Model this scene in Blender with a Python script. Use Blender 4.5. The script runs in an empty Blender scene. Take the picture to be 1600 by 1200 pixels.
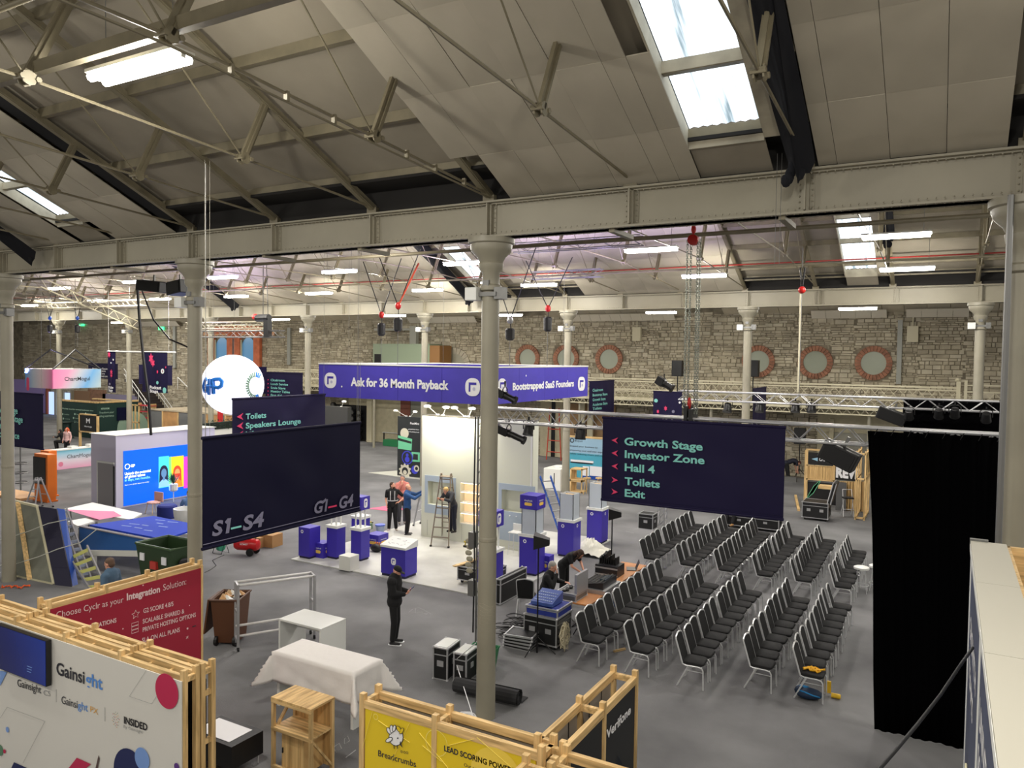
import bpy, math, random
import numpy as np
from mathutils import Vector, Matrix
random.seed(7)
SC = bpy.context.scene
COL = SC.collection
PI = math.pi
V = lambda *a: np.array(a, float)
# ---------------------------------------------------------------- camera (calibrated on the hall's 7.62 m column bays)
CH = 6.301
yaw, pitch, roll = 0.5163, 0.0357, -0.0138
FP = 1200.0
cy_, sy_ = math.cos(yaw), math.sin(yaw)
Fv = np.array([-sy_*math.cos(pitch), cy_*math.cos(pitch), -math.sin(pitch)])
R0 = np.array([cy_, sy_, 0.0]); D0 = -np.cross(R0, Fv)
Rv = R0*math.cos(roll)+D0*math.sin(roll); Dv = -R0*math.sin(roll)+D0*math.cos(roll)
cam = bpy.data.cameras.new('camera'); camo = bpy.data.objects.new('camera', cam); COL.objects.link(camo)
cam.sensor_width = 36; cam.lens = 36*FP/1600; cam.clip_start = 0.05; cam.clip_end = 400
camo.matrix_world = Matrix(((Rv[0], -Dv[0], -Fv[0], 0), (Rv[1], -Dv[1], -Fv[1], 0), (Rv[2], -Dv[2], -Fv[2], CH), (0, 0, 0, 1)))
SC.camera = camo
SC.view_settings.view_transform = 'Standard'; SC.view_settings.look = 'None'
SC.view_settings.gamma = 1.0; SC.view_settings.use_curve_mapping = False
SC.view_settings.exposure = 0.48
wd = bpy.data.worlds.new('daylight'); SC.world = wd; wd.use_nodes = True
wd.node_tree.nodes['Background'].inputs[0].default_value = (1.0, 0.96, 0.9, 1); wd.node_tree.nodes['Background'].inputs[1].default_value = 0.42
TUBE_W = 115.0; TUBE_UP = 165.0      # watts of one twin fluorescent fitting
def ray(x, y): return Fv+Rv*(x-800)/FP+Dv*(y-600)/FP
def fl(x, y, z=0.0):
    d = ray(x, y); t = (z-CH)/d[2]; return (d[0]*t, d[1]*t, z)
def onY(x, y, Y): d = ray(x, y); t = Y/d[1]; return (d[0]*t, Y, d[2]*t+CH)
def onX(x, y, X): d = ray(x, y); t = X/d[0]; return (X, d[1]*t, d[2]*t+CH)
# ---------------------------------------------------------------- materials
def lin(c): 
    return tuple(((v/255)/12.92 if v/255 <= 0.04045 else ((v/255+0.055)/1.055)**2.4) for v in c)+(1,)
MATS = {}
def mat(name, c, rough=0.6, metal=0.0, var=0.0, scale=3.0, bump=0.0, bscale=40.0, emit=0.0, stretch=None, c2=None, coat=0, spec=None):
    if name in MATS: return MATS[name]
    m = bpy.data.materials.new(name); m.use_nodes = True; nt = m.node_tree; b = nt.nodes['Principled BSDF']
    b.inputs['Base Color'].default_value = lin(c); b.inputs['Roughness'].default_value = rough; b.inputs['Metallic'].default_value = metal
    if spec is not None: b.inputs['Specular IOR Level'].default_value = spec
    if coat: b.inputs['Coat Weight'].default_value = coat
    if emit:
        b.inputs['Emission Color'].default_value = lin(c); b.inputs['Emission Strength'].default_value = emit
    tc = None
    if var or bump or c2:
        tc = nt.nodes.new('ShaderNodeTexCoord'); mp = nt.nodes.new('ShaderNodeMapping'); nt.links.new(tc.outputs['Object'], mp.inputs[0])
        if stretch: mp.inputs['Scale'].default_value = stretch
    if var or c2:
        n = nt.nodes.new('ShaderNodeTexNoise'); n.inputs['Scale'].default_value = scale; n.inputs['Detail'].default_value = 6; nt.links.new(mp.outputs[0], n.inputs[0])
        r = nt.nodes.new('ShaderNodeValToRGB'); a = c2 or c
        lo = lin(tuple(max(0, v*(1-var)) for v in c)); hi = lin(tuple(min(255, v*(1+var*0.6)) for v in a))
        r.color_ramp.elements[0].color = lo; r.color_ramp.elements[1].color = hi
        r.color_ramp.elements[0].position = 0.32; r.color_ramp.elements[1].position = 0.68
        nt.links.new(n.outputs[0], r.inputs[0]); nt.links.new(r.outputs[0], b.inputs['Base Color'])
    if bump:
        n2 = nt.nodes.new('ShaderNodeTexNoise'); n2.inputs['Scale'].default_value = bscale; n2.inputs['Detail'].default_value = 4; nt.links.new(mp.outputs[0], n2.inputs[0])
        bp = nt.nodes.new('ShaderNodeBump'); bp.inputs['Strength'].default_value = bump; bp.inputs['Distance'].default_value = 0.02
        nt.links.new(n2.outputs[0], bp.inputs['Height']); nt.links.new(bp.outputs[0], b.inputs['Normal'])
    MATS[name] = m; return m
def glow(name, c, s):
    if name in MATS: return MATS[name]
    m = bpy.data.materials.new(name); m.use_nodes = True; nt = m.node_tree; nt.nodes.clear()
    e = nt.nodes.new('ShaderNodeEmission'); o = nt.nodes.new('ShaderNodeOutputMaterial'); e.inputs[0].default_value = lin(c); e.inputs[1].default_value = s
    nt.links.new(e.outputs[0], o.inputs[0]); MATS[name] = m; return m
def grad(name, stops, axis=0, lo=0, hi=1, emit=0, rough=.5, rot=0):
    """banded or graded print on a flat panel, along an object axis"""
    m = bpy.data.materials.new(name); m.use_nodes = True; nt = m.node_tree; b = nt.nodes['Principled BSDF']
    tc = nt.nodes.new('ShaderNodeTexCoord'); mp = nt.nodes.new('ShaderNodeMapping'); nt.links.new(tc.outputs['Object'], mp.inputs[0])
    mp.inputs['Rotation'].default_value = rot if isinstance(rot, tuple) else (0, rot, 0)
    s = nt.nodes.new('ShaderNodeSeparateXYZ'); nt.links.new(mp.outputs[0], s.inputs[0])
    mr = nt.nodes.new('ShaderNodeMapRange'); mr.inputs[1].default_value = lo; mr.inputs[2].default_value = hi
    nt.links.new(s.outputs[axis], mr.inputs[0]); r = nt.nodes.new('ShaderNodeValToRGB'); nt.links.new(mr.outputs[0], r.inputs[0])
    els = r.color_ramp.elements
    for i, (p, c) in enumerate(stops):
        e = els[i] if i < 2 else els.new(p)
        e.position = p; e.color = lin(c)
    nt.links.new(r.outputs[0], b.inputs['Base Color']); b.inputs['Roughness'].default_value = rough
    if emit:
        nt.links.new(r.outputs[0], b.inputs['Emission Color']); b.inputs['Emission Strength'].default_value = emit
    return m
CREAM = mat('cream_paint', (146, 141, 124), 0.45, var=.06, scale=1.2)
GIRD = mat('girder_paint', (148, 142, 124), 0.5, var=.05, scale=.8)
BOARD = mat('ceiling_board_paint', (172, 164, 146), 0.75, var=.05, scale=.7, c2=(178, 170, 152))
DECK = mat('roof_deck', (146, 138, 122), 0.85, var=.12, scale=.5, bump=.2, bscale=3)
IRON = mat('truss_paint', (124, 116, 94), 0.5, var=.08, scale=3)
BLACK = mat('black_cloth', (8, 8, 9), 0.95, spec=.1)
DRAPE = mat('black_drape', (4, 4, 5), 1.0, spec=.02)
NAVY = mat('navy_banner', (25, 20, 56), 0.6, bump=.25, bscale=1.5, spec=.2)
NAVYD = mat('navy_banner_dark', (17, 16, 42), 0.65, bump=.3, bscale=1.3, spec=.15)
SILVER = mat('aluminium', (182, 182, 184), 0.38, 0.6)
CHROME = mat('chair_steel', (216, 217, 218), 0.3, 0.4)
STEEL = mat('dull_steel', (120, 120, 118), 0.45, 0.6)
WHITE = mat('white_laminate', (225, 226, 222), 0.4)
WHITEM = mat('white_matt', (222, 222, 214), 0.7)
PURP = mat('indigo_vinyl', (58, 44, 165), 0.45)
PURPH = mat('indigo_fascia', (72, 62, 176), 0.5, var=.03)
FABRIC = mat('black_seat_fabric', (18, 18, 20), 0.85, bump=.15, bscale=90)
WOOD = mat('pine', (206, 170, 112), 0.6, var=.14, scale=3, stretch=(6, 6, .6), c2=(222, 188, 132))
WOODX = mat('pine_rail', (206, 170, 112), 0.6, var=.14, scale=3, stretch=(.6, 8, 8), c2=(222, 188, 132))
WOODY = mat('pine_rail_long', (206, 170, 112), 0.6, var=.14, scale=3, stretch=(8, .6, 8), c2=(222, 188, 132))
PLY = mat('tan_plywood', (196, 150, 98), 0.6, var=.1, scale=2)
BLK = mat('black_plastic', (16, 16, 17), 0.5)
BLKM = mat('black_metal', (20, 20, 21), 0.4, .3)
RED = mat('signal_red', (190, 30, 26), 0.4)
TEAL = mat('teal_print', (132, 208, 200), 0.5)
PINK = mat('pink_print', (228, 62, 110), 0.5)
WPRINT = mat('white_print', (238, 238, 240), 0.5)
GPRINT = mat('grey_print', (128, 126, 150), 0.5)
DPRINT = mat('charcoal_print', (45, 45, 52), 0.5)
BLUE = mat('royal_blue', (20, 70, 160), 0.5)
SKIN = mat('skin', (205, 150, 125), 0.55)
# ---------------------------------------------------------------- mesh builder
class MB:
    def __init__(s): s.v = []; s.f = []; s.m = []; s.mats = []
    def mi(s, m):
        if m is None: return -1
        if m not in s.mats: s.mats.append(m)
        return s.mats.index(m)
    def add(s, vs, fs, m=None):
        o = len(s.v); s.v += [tuple(map(float, v)) for v in vs]; k = s.mi(m)
        for f in fs: s.f.append(tuple(i+o for i in f)); s.m.append(k)
        return s
    def bx(s, x0, x1, y0, y1, z0, z1, m=None):
        vs = [(x, y, z) for x in (x0, x1) for y in (y0, y1) for z in (z0, z1)]
        return s.add(vs, [(0, 1, 3, 2), (4, 6, 7, 5), (0, 4, 5, 1), (2, 3, 7, 6), (0, 2, 6, 4), (1, 5, 7, 3)], m)
    def bar(s, p, q, w, h=None, m=None, up=(0, 0, 1)):
        p = np.array(p, float); q = np.array(q, float); h = h or w
        d = q-p; d /= np.linalg.norm(d)+1e-12; u = np.array(up, float)
        if abs(d@u) > .98: u = np.array([1., 0, 0])
        a = np.cross(d, u); a /= np.linalg.norm(a); b = np.cross(a, d)
        vs = [e+a*i*w/2+b*j*h/2 for e in (p, q) for i, j in ((-1, -1), (1, -1), (1, 1), (-1, 1))]
        return s.add(vs, [(3, 2, 1, 0), (4, 5, 6, 7), (0, 1, 5, 4), (1, 2, 6, 5), (2, 3, 7, 6), (3, 0, 4, 7)], m)
    def tube(s, pts, r, n=6, m=None, caps=True):
        P = [np.array(p, float) for p in pts]; rs = r if isinstance(r, (list, tuple)) else [r]*len(P)
        vs = []; fs = []; a = None
        for i, p in enumerate(P):
            d = (P[min(i+1, len(P)-1)]-P[max(i-1, 0)]); d /= np.linalg.norm(d)+1e-12
            if a is None:
                u = np.array([0, 0, 1.]) if abs(d[2]) < .9 else np.array([1., 0, 0]); a = np.cross(d, u)
            else: a = a-d*(a@d)
            a /= np.linalg.norm(a)+1e-12; b = np.cross(d, a)
            for k in range(n): t = 2*PI*k/n; vs.append(p+(a*math.cos(t)+b*math.sin(t))*rs[i])
        for i in range(len(P)-1):
            for k in range(n): fs.append((i*n+k, i*n+(k+1) % n, (i+1)*n+(k+1) % n, (i+1)*n+k))
        if caps: fs += [tuple(range(n))[::-1], tuple((len(P)-1)*n+k for k in range(n))]
        return s.add(vs, fs, m)
    def lathe(s, prof, c=(0, 0, 0), n=16, m=None, ax=2):
        vs = []; fs = []
        for r, z in prof:
            for k in range(n):
                t = 2*PI*k/n; a, b = r*math.cos(t), r*math.sin(t)
                v = {2: (a, b, z), 1: (a, z, b), 0: (z, a, b)}[ax]; vs.append((v[0]+c[0], v[1]+c[1], v[2]+c[2]))
        for i in range(len(prof)-1):
            for k in range(n): fs.append((i*n+k, i*n+(k+1) % n, (i+1)*n+(k+1) % n, (i+1)*n+k))
        fs += [tuple(range(n))[::-1], tuple((len(prof)-1)*n+k for k in range(n))]
        return s.add(vs, fs, m)
    def ell(s, c, r, n=12, k=8, m=None, rot=None):
        vs = []; fs = []
        for i in range(k+1):
            th = PI*i/k
            for j in range(n):
                ph = 2*PI*j/n; v = np.array([r[0]*math.sin(th)*math.cos(ph), r[1]*math.sin(th)*math.sin(ph), r[2]*math.cos(th)])
                if rot is not None: v = rot@v
                vs.append(v+np.array(c))
        for i in range(k):
            for j in range(n): fs.append((i*n+j, (i+1)*n+j, (i+1)*n+(j+1) % n, i*n+(j+1) % n))
        return s.add(vs, fs, m)
    def poly(s, pts, o, a, b, t=0.004, m=None):
        """flat outline pts (2D) placed at o along axes a,b with thickness t"""
        o, a, b = (np.array(q, float) for q in (o, a, b)); nrm = np.cross(a, b); nrm /= np.linalg.norm(nrm); n = len(pts)
        vs = [o+a*x+b*y for x, y in pts]+[o+a*x+b*y+nrm*t for x, y in pts]
        fs = [tuple(range(n))[::-1], tuple(range(n, 2*n))]+[(i, (i+1) % n, n+(i+1) % n, n+i) for i in range(n)]
        return s.add(vs, fs, m)
    def build(s, name, m=None, parent=None, smooth=False, kind=None, label=None, bevel=0):
        me = bpy.data.meshes.new(name); me.from_pydata(s.v, [], s.f)
        ms = list(s.mats) or [m]
        if s.mats and -1 in s.m:
            ms.append(m); s.m = [len(ms)-1 if k < 0 else k for k in s.m]
        for q in ms: me.materials.append(q if q is not None else m)
        if len(ms) > 1: me.polygons.foreach_set('material_index', s.m)
        if smooth: me.polygons.foreach_set('use_smooth', [True]*len(me.polygons))
        me.update()
        o = bpy.data.objects.new(name, me); COL.objects.link(o)
        if parent is not None: o.parent = parent
        if bevel:
            b = o.modifiers.new('b', 'BEVEL'); b.width = bevel; b.segments = 2; b.limit_method = 'ANGLE'
        if kind: o['kind'] = kind
        if label: o['label'] = label
        return o
def smooth_angle(o, deg=40):
    me = o.data
    me.polygons.foreach_set('use_smooth', [True]*len(me.polygons)); me.set_sharp_from_angle(angle=math.radians(deg)); return o
def thing(name, label, cat, loc=(0, 0, 0), rz=0, group=None):
    o = bpy.data.objects.new(name, None); COL.objects.link(o); o.location = loc; o.rotation_euler = (0, 0, rz)
    o.empty_display_size = .1; o['label'] = label; o['category'] = cat
    if group: o['group'] = group
    return o
def tag(o, label, cat, group=None, kind=None):
    o['label'] = label; o['category'] = cat
    if group: o['group'] = group
    if kind: o['kind'] = kind
    return o
def struct(o): o['kind'] = 'structure'; return o
KIDS = {}
def kids(o): return [c for c in COL.objects if c.parent == o]
def dup(root, loc, rz=None, label=None, group=None, ch=None):
    r = root.copy(); COL.objects.link(r); r.location = loc
    if rz is not None: r.rotation_euler = (0, 0, rz)
    if label: r['label'] = label
    if group: r['group'] = group
    if root.name not in KIDS:
        ks = [c for c in COL.objects if c.parent == root]; KIDS[root.name] = [(c, [g for g in COL.objects if g.parent == c]) for c in ks]
    for c0, gs in KIDS[root.name]:
        c = c0.copy(); COL.objects.link(c); c.parent = r
        for g0 in gs: g = g0.copy(); COL.objects.link(g); g.parent = c
    return r
def share(o, parent, loc=(0, 0, 0), rot=(0, 0, 0), scale=(1, 1, 1)):
    c = o.copy(); COL.objects.link(c); c.parent = parent; c.location = loc; c.rotation_euler = rot; c.scale = scale; return c
# ---------------------------------------------------------------- lettering
TXT = {}
def tmesh(s, off):
    k = (s, off)
    if k not in TXT:
        cu = bpy.data.curves.new('t', 'FONT'); cu.body = s; cu.resolution_u = 3; cu.offset = off; cu.size = 1
        ob = bpy.data.objects.new('t', cu); me = bpy.data.meshes.new_from_object(ob)
        vs = [tuple(v.co) for v in me.vertices]; fs = [tuple(p.vertices) for p in me.polygons]
        bpy.data.objects.remove(ob); bpy.data.meshes.remove(me)
        TXT[k] = (vs, fs)
    return TXT[k]
def text(mb, s, o, a, b, w, h, m=None, off=0.012):
    """lettering s, lower-left at o, running along a, up along b; total width w, capital height h"""
    vs, fs = tmesh(s, off)
    if not vs: return
    xs = [v[0] for v in vs]; x0 = min(xs); W = max(xs)-x0
    o, a, b = (np.array(q, float) for q in (o, a, b)); sx = w/W; sy = h/0.70
    mb.add([o+a*(v[0]-x0)*sx+b*v[1]*sy for v in vs], fs, m)
def circ(r, n=20, c=(0, 0), ry=None): return [(c[0]+r*math.cos(2*PI*i/n), c[1]+(ry or r)*math.sin(2*PI*i/n)) for i in range(n)]
def ring(mb, o, a, b, r0, r1, n=24, m=None, rm=1):
    o, a, b = (np.array(q, float) for q in (o, a, b)); vs = []; fs = []
    for i in range(n):
        t = 2*PI*i/n
        for r in (r0, r1): vs.append(o+a*r*math.cos(t)+b*r*rm*math.sin(t))
    for i in range(n): j = (i+1) % n; fs.append((2*i, 2*i+1, 2*j+1, 2*j))
    mb.add(vs, fs, m)
def rrect(w, h, r, n=4):
    pts = []
    for cx, cy, a0 in ((w/2-r, h/2-r, 0), (-w/2+r, h/2-r, 90), (-w/2+r, -h/2+r, 180), (w/2-r, -h/2+r, 270)):
        for i in range(n+1): t = math.radians(a0+90*i/n); pts.append((cx+r*math.cos(t), cy+r*math.sin(t)))
    return pts
# ================================================================ STRUCTURE
BAY = 7.623; TX = BAY/3; C1X = -22.104; C2X = -44.85
G1Y, G2Y, WY = 11.3, 30.14, 43.5
GB, GT = 8.34, 8.89
SL = 0.457
XL, XR = -112.0, 16.0
CARPET = mat('grey_carpet', (107, 107, 109), 0.95, var=.13, scale=.45, c2=(119, 119, 120), bump=.25, bscale=55)
STONE = mat('rubble_stone', (170, 163, 145), 0.9, var=.25, scale=1.6, c2=(176, 168, 148), bump=.5, bscale=9)
nt = STONE.node_tree; b_ = nt.nodes['Principled BSDF']
geo = nt.nodes.new('ShaderNodeNewGeometry'); rr = nt.nodes.new('ShaderNodeValToRGB')
rr.color_ramp.elements[0].color = lin((140, 131, 112)); rr.color_ramp.elements[1].color = lin((196, 188, 168))
e_ = rr.color_ramp.elements.new(.5); e_.color = lin((176, 166, 144))
nt.links.new(geo.outputs['Random Per Island'], rr.inputs[0])
mx = nt.nodes.new('ShaderNodeMix'); mx.data_type = 'RGBA'; mx.inputs[0].default_value = .6
old = b_.inputs['Base Color'].links[0].from_socket
nt.links.new(old, mx.inputs[6]); nt.links.new(rr.outputs[0], mx.inputs[7]); nt.links.new(mx.outputs[2], b_.inputs['Base Color'])
MORTAR = mat('mortar', (128, 120, 103), 0.95, var=.2, scale=2)
BRICK = mat('red_brick', (152, 106, 84), 0.85, var=.2, scale=3)
GLASS = mat('painted_pane', (150, 156, 140), 0.4)

m = MB(); m.bx(XL, XR, -9, WY+.3, -.2, 0); struct(m.build('floor', CARPET))
# chalk scribbles on the carpet
CHALK = mat('chalk', (150, 150, 150), .9)
# ---- back wall in rubble stone
m = MB(); m.bx(XL, XR, WY, WY+.5, -.2, 9.4); wall = struct(m.build('wall_back', MORTAR))
WINS = [(-23.54, 6.2, 1), (-20.8, 6.22, 1), (-17.92, 6.22, 1), (-9.11, 6.22, 1), (-6.16, 6.22, 1), (-3.35, 6.22, 1)]
def in_win(x, z): return any((x-wx)**2+(z-wz)**2 < .93**2 for wx, wz, _ in WINS)
m = MB(); x0 = XL+30
while x0 < 8:
    sw = random.uniform(.7, 2.0); z = random.uniform(.0, .05)
    while z < 8.85:
        h = random.choice([.09, .12, .15, .19, .24])*random.uniform(.85, 1.15); x = x0+random.uniform(-.12, .12)
        while x < x0+sw-.08:
            w = min(random.uniform(.14, .6)*(1.0 if x > -55 else 1.6), x0+sw+random.uniform(-.05, .15)-x)
            if w > .06 and not in_win(x+w/2, z+h/2):
                d = random.uniform(.015, .06); g = .012; j = [random.uniform(-.02, .02) for _ in range(4)]
                m.add([(x+g, WY, z+g), (x+w-g, WY, z+g), (x+w-g, WY, z+h-g), (x+g, WY, z+h-g),
                       (x+g*2, WY-d, z+g*2+j[0]), (x+w-g*2, WY-d, z+g*2+j[1]), (x+w-g*2, WY-d, z+h-g*2+j[2]), (x+g*2, WY-d, z+h-g*2+j[3])],
                      [(4, 5, 6, 7), (0, 1, 5, 4), (1, 2, 6, 5), (2, 3, 7, 6), (3, 0, 4, 7)])
            x += max(w, .06)
        z += h
    x0 += sw
m.build('rubble_stones', STONE, wall, kind='stuff')
for i, (wx, wz, _) in enumerate(WINS):
    w = thing(f'window_{i+1}', 'round window', 'window', (wx, WY-.06, wz)); del w['category']; del w['label']; struct(w)
    m = MB(); nb = 28
    for k in range(nb):
        t0, t1 = 2*PI*(k+.06)/nb, 2*PI*(k+.94)/nb; vs = []
        for y in (-.06, .06):
            for t in (t0, t1):
                for r in (.60, .88): vs.append((r*math.cos(t), y, r*math.sin(t)))
        m.add(vs, [(0, 1, 3, 2), (4, 6, 7, 5), (0, 4, 5, 1), (2, 3, 7, 6), (0, 2, 6, 4), (1, 5, 7, 3)])
    m.build('brick_surround', BRICK, w, kind='stuff')
    m = MB(); m.lathe([(.62, .05), (.62, .02), (.60, .02)], n=32, ax=1); m.build('pane', GLASS, w)
# stone arch over a blocked opening, left of the round windows
w = thing('window_7', '', '', (-29.12, WY-.08, 5.6)); del w['category']; del w['label']; struct(w)
m = MB(); nb = 11
for k in range(nb):
    t0, t1 = PI*(k+.05)/nb, PI*(k+.95)/nb; vs = []
    for y in (-.07, .06):
        for t in (t0, t1):
            for r in (.85, 1.25): vs.append((r*math.cos(t), y, r*math.sin(t)))
    m.add(vs, [(0, 1, 3, 2), (4, 6, 7, 5), (0, 4, 5, 1), (2, 3, 7, 6), (0, 2, 6, 4), (1, 5, 7, 3)])
m.build('arch_stones', mat('pale_stone', (172, 165, 148), .85, var=.08), w, kind='stuff')
m = MB(); m.poly([(.86*math.cos(PI*k/12), .86*math.sin(PI*k/12)) for k in range(13)]+[(-.86, -.8), (.86, -.8)], (0, .0, 0), (1, 0, 0), (0, 0, 1), .04); m.build('infill', mat('painted_infill', (150, 148, 132), .7), w)
# conduit strips running down the wall
for i, (px, y0, y1, wd_) in enumerate([(1407, 500, 600, .22), (452, 512, 570, .3), (273, 510, 575, .3)]):
    a = onY(px, y0, WY-.12); bq = onY(px, y1, WY-.12)
    m = MB(); m.bx(a[0]-wd_/2, a[0]+wd_/2, WY-.2, WY-.05, bq[2], a[2]); struct(m.build(f'trim_{i+1}', mat('grey_duct', (150, 152, 145), .5)))
# ---- ceiling
ceil = bpy.data.objects.new('ceiling', None); COL.objects.link(ceil); struct(ceil)
def zb(Y):   # underside plane of boards and rafters
    if Y <= 1.88: return 8.93+SL*(Y+7.54)
    if Y <= G1Y: return 8.93+SL*(G1Y-Y)
    if Y <= 20.72: return 8.93+SL*(Y-G1Y)
    if Y <= G2Y: return 8.93+SL*(G2Y-Y)
    if Y <= 36.82: return 8.93+SL*(Y-G2Y)
    return 8.93+SL*(WY-Y)
def slab(m, x0, x1, ya, yb, off, t, mt=None):
    za, zb_ = zbs(ya), zbs(yb)
    vs = [(x, y, z+o) for x in (x0, x1) for y, z in ((ya, za), (yb, zb_)) for o in (off, off+t)]
    return m.add(vs, [(0, 1, 3, 2), (4, 6, 7, 5), (0, 4, 5, 1), (2, 3, 7, 6), (0, 2, 6, 4), (1, 5, 7, 3)], mt)
zbs = zb
# skylight holes: near slope at X -3.23..-2.25 and one every second bay
SKY = [-3.24-k*2*BAY for k in range(6)]
def deck(m, ya, yb, sky):
    xs = [XR]
    for s in sky: xs += [s+1.02, s]
    xs.append(XL)
    for i in range(0, len(xs)-1, 2): slab(m, xs[i+1], xs[i], ya, yb, .24, .06)
m = MB()
slab(m, XL, XR, 1.88, -7.54, .24, .06); 
deck(m, 1.88, 10.95, SKY); slab(m, XL, XR, 11.75, 20.72, .24, .06); deck(m, 20.72, 29.75, SKY); slab(m, XL, XR, 30.6, 36.82, .24, .06); slab(m, XL, XR, 36.82, 43.6, .24, .06)
for s in SKY:   # below the glass
    slab(m, s, s+1.02, 10.66, 11.26, .02, .02); slab(m, s, s+1.02, 29.45, 30.0, .02, .02)
m.build('roof_deck', DECK, ceil)
m = MB()   # dark boxes stand in for the shaded void behind the girder tops
for gy in (G1Y, G2Y):
    m.bx(XL, XR, gy-.75, gy+.75, 9.32, 9.37); m.bx(XL, XR, gy-.03, gy+.03, 8.95, 9.32)
m.build('valley_shade_box', mat('valley_shade', (30, 28, 26), .9), ceil)
# purlins
m = MB()
def purl(ya):
    z = zb(ya); m.bx(-60, XR, ya-.05, ya+.05, z+.09, z+.25)
for y in (10.62, 9.45, 8.03, 6.55, 5.1, 3.6, 12.2, 13.6, 15.0, 16.5, 18, 19.5, 21.9, 23.4, 24.9, 26.3, 27.6, 28.9, 29.6): purl(y)
m.build('purlins', IRON, ceil, kind='stuff')
# skylight reveals, glass and bars
PANE = bpy.data.materials.new('skylight_sheet'); PANE.use_nodes = True; nt = PANE.node_tree; nt.nodes.clear()
em = nt.nodes.new('ShaderNodeEmission'); ou = nt.nodes.new('ShaderNodeOutputMaterial'); tc = nt.nodes.new('ShaderNodeTexCoord'); mp = nt.nodes.new('ShaderNodeMapping')
mp.inputs['Scale'].default_value = (9, .6, .6); n = nt.nodes.new('ShaderNodeTexNoise'); n.inputs['Scale'].default_value = 1.0; n.inputs['Detail'].default_value = 5; cr = nt.nodes.new('ShaderNodeValToRGB')
cr.color_ramp.elements[0].position = .30; cr.color_ramp.elements[0].color = lin((96, 110, 116)); cr.color_ramp.elements[1].position = .60; cr.color_ramp.elements[1].color = lin((238, 247, 255))
nt.links.new(tc.outputs['Object'], mp.inputs[0]); nt.links.new(mp.outputs[0], n.inputs[0]); nt.links.new(n.outputs[0], cr.inputs[0]); nt.links.new(cr.outputs[0], em.inputs[0]); em.inputs[1].default_value = 2.2; nt.links.new(em.outputs[0], ou.inputs[0])
SKYFR = mat('skylight_timber', (168, 160, 140), .7, var=.1)
for i, s in enumerate(SKY):
    for j, (ya, yb, bars) in enumerate(((10.62, 4.2, (9.45, 7.6, 5.8)), (29.4, 24.0, (27.6, 26.3)))):
        if j == 0 and i > 2: continue
        w = bpy.data.objects.new(f'window_{8+2*i+j}', None); COL.objects.link(w); struct(w)
        m = MB(); N = 16
        for k in range(N):   # corrugated translucent sheet
            xa, xb = s+1.02*k/N, s+1.02*(k+1)/N; o1, o2 = (.27+.02*(k % 2)), (.27+.02*((k+1) % 2))
            m.add([(xa, ya, zb(ya)+o1), (xb, ya, zb(ya)+o2), (xb, yb, zb(yb)+o2), (xa, yb, zb(yb)+o1)], [(0, 1, 2, 3)])
        m.build('corrugated_sheet', PANE, w)
        m = MB(); slab(m, s-.03, s, ya, yb, .0, .27); m.build('reveal_board', SKYFR, w)
        m = MB(); slab(m, s+1.02, s+1.32, ya, yb, .02, .22); m.build('reveal_board', SKYFR, w)
        for yc in bars:
            m = MB(); m.bx(s, s+1.02, yc-.06, yc+.06, zb(yc)+.1, zb(yc)+.25); m.build('glazing_bar', SKYFR, w)
        m = MB(); m.bx(s, s+1.02, ya-.02, ya+.03, zb(ya)-.02, zb(ya)+.26); m.build('sill_board', SKYFR, w)
# ceiling boards, one object each
def board(x0, x1, ya, yb, mt=BOARD, t=.015):
    m = MB(); g = .003; cx = (x0+x1)/2; cyy = (ya+yb)/2; cz = (zb(ya)+zb(yb))/2
    za, zb_ = zb(ya), zb(yb); j = random.uniform(-.006, .006)
    vs = [(x-cx, y-cyy, z-cz+o+j) for x in (x0+g, x1-g) for y, z in ((ya-g if ya > yb else ya+g, za), (yb+g if ya > yb else yb-g, zb_)) for o in (-t, 0)]
    m.add(vs, [(0, 1, 3, 2), (4, 6, 7, 5), (0, 4, 5, 1), (2, 3, 7, 6), (0, 2, 6, 4), (1, 5, 7, 3)])
    o = m.build('ceiling_board', mt, ceil); o.location = (cx, cyy, cz); return o
NB = 0
def boards(xs, ys, skip=None):
    global NB
    for i in range(len(xs)-1):
        for j in range(len(ys)-1):
            if skip and skip(i, j): continue
            board(xs[i], xs[i+1], ys[j], ys[j+1]); NB += 1
ysn = [11.22, 10.2, 8.96, 7.75, 6.5, 5.3]
boards([-6.98, -6.45, -5.82, -5.17, -4.52, -3.87, -3.55, -3.24], ysn, lambda i, j: (j == 0 and i == 0) or (j >= 2 and i == 6))
boards([-1.62, -1.38, -.74, -.1, .55], [11.22, 10.12, 8.96, 7.75, 6.5, 5.3])
boards([-17.15, -16.4, -15.7, -15.0], [11.22, 9.9, 8.6, 7.3, 6.0])
boards([-25.6, -24.4, -23.2, -22.0, -20.8, -19.6, -18.6], [11.22, 9.9, 8.6, 7.3])
ysm = [30.05, 28.9, 27.7, 26.4, 25.1, 23.8]
boards([-16.4+.95*k for k in range(11)], ysm, lambda i, j: j == 0 and i < 3)
boards([-29.6+1.1*k for k in range(10)]+[-18.9], ysm)
m = MB()    # boards too far off to tell apart
for x0 in np.arange(-30.8, -75, -1.22):
    for ya, yb in zip(ysm[:-1], ysm[1:]): slab(m, x0+.01, x0+1.2, ya-.01, yb+.01, -.015, .015)
for x0 in np.arange(-74, 6, 1.0):
    if -13.3 < x0 < -11.7 or -3 < x0 < -2 or -24.3 < x0 < -22: continue
    slab(m, x0+.01, x0+.99, 39, 43.3, -.2, .015)
m.build('distant_boards', BOARD, ceil, kind='stuff')
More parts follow.
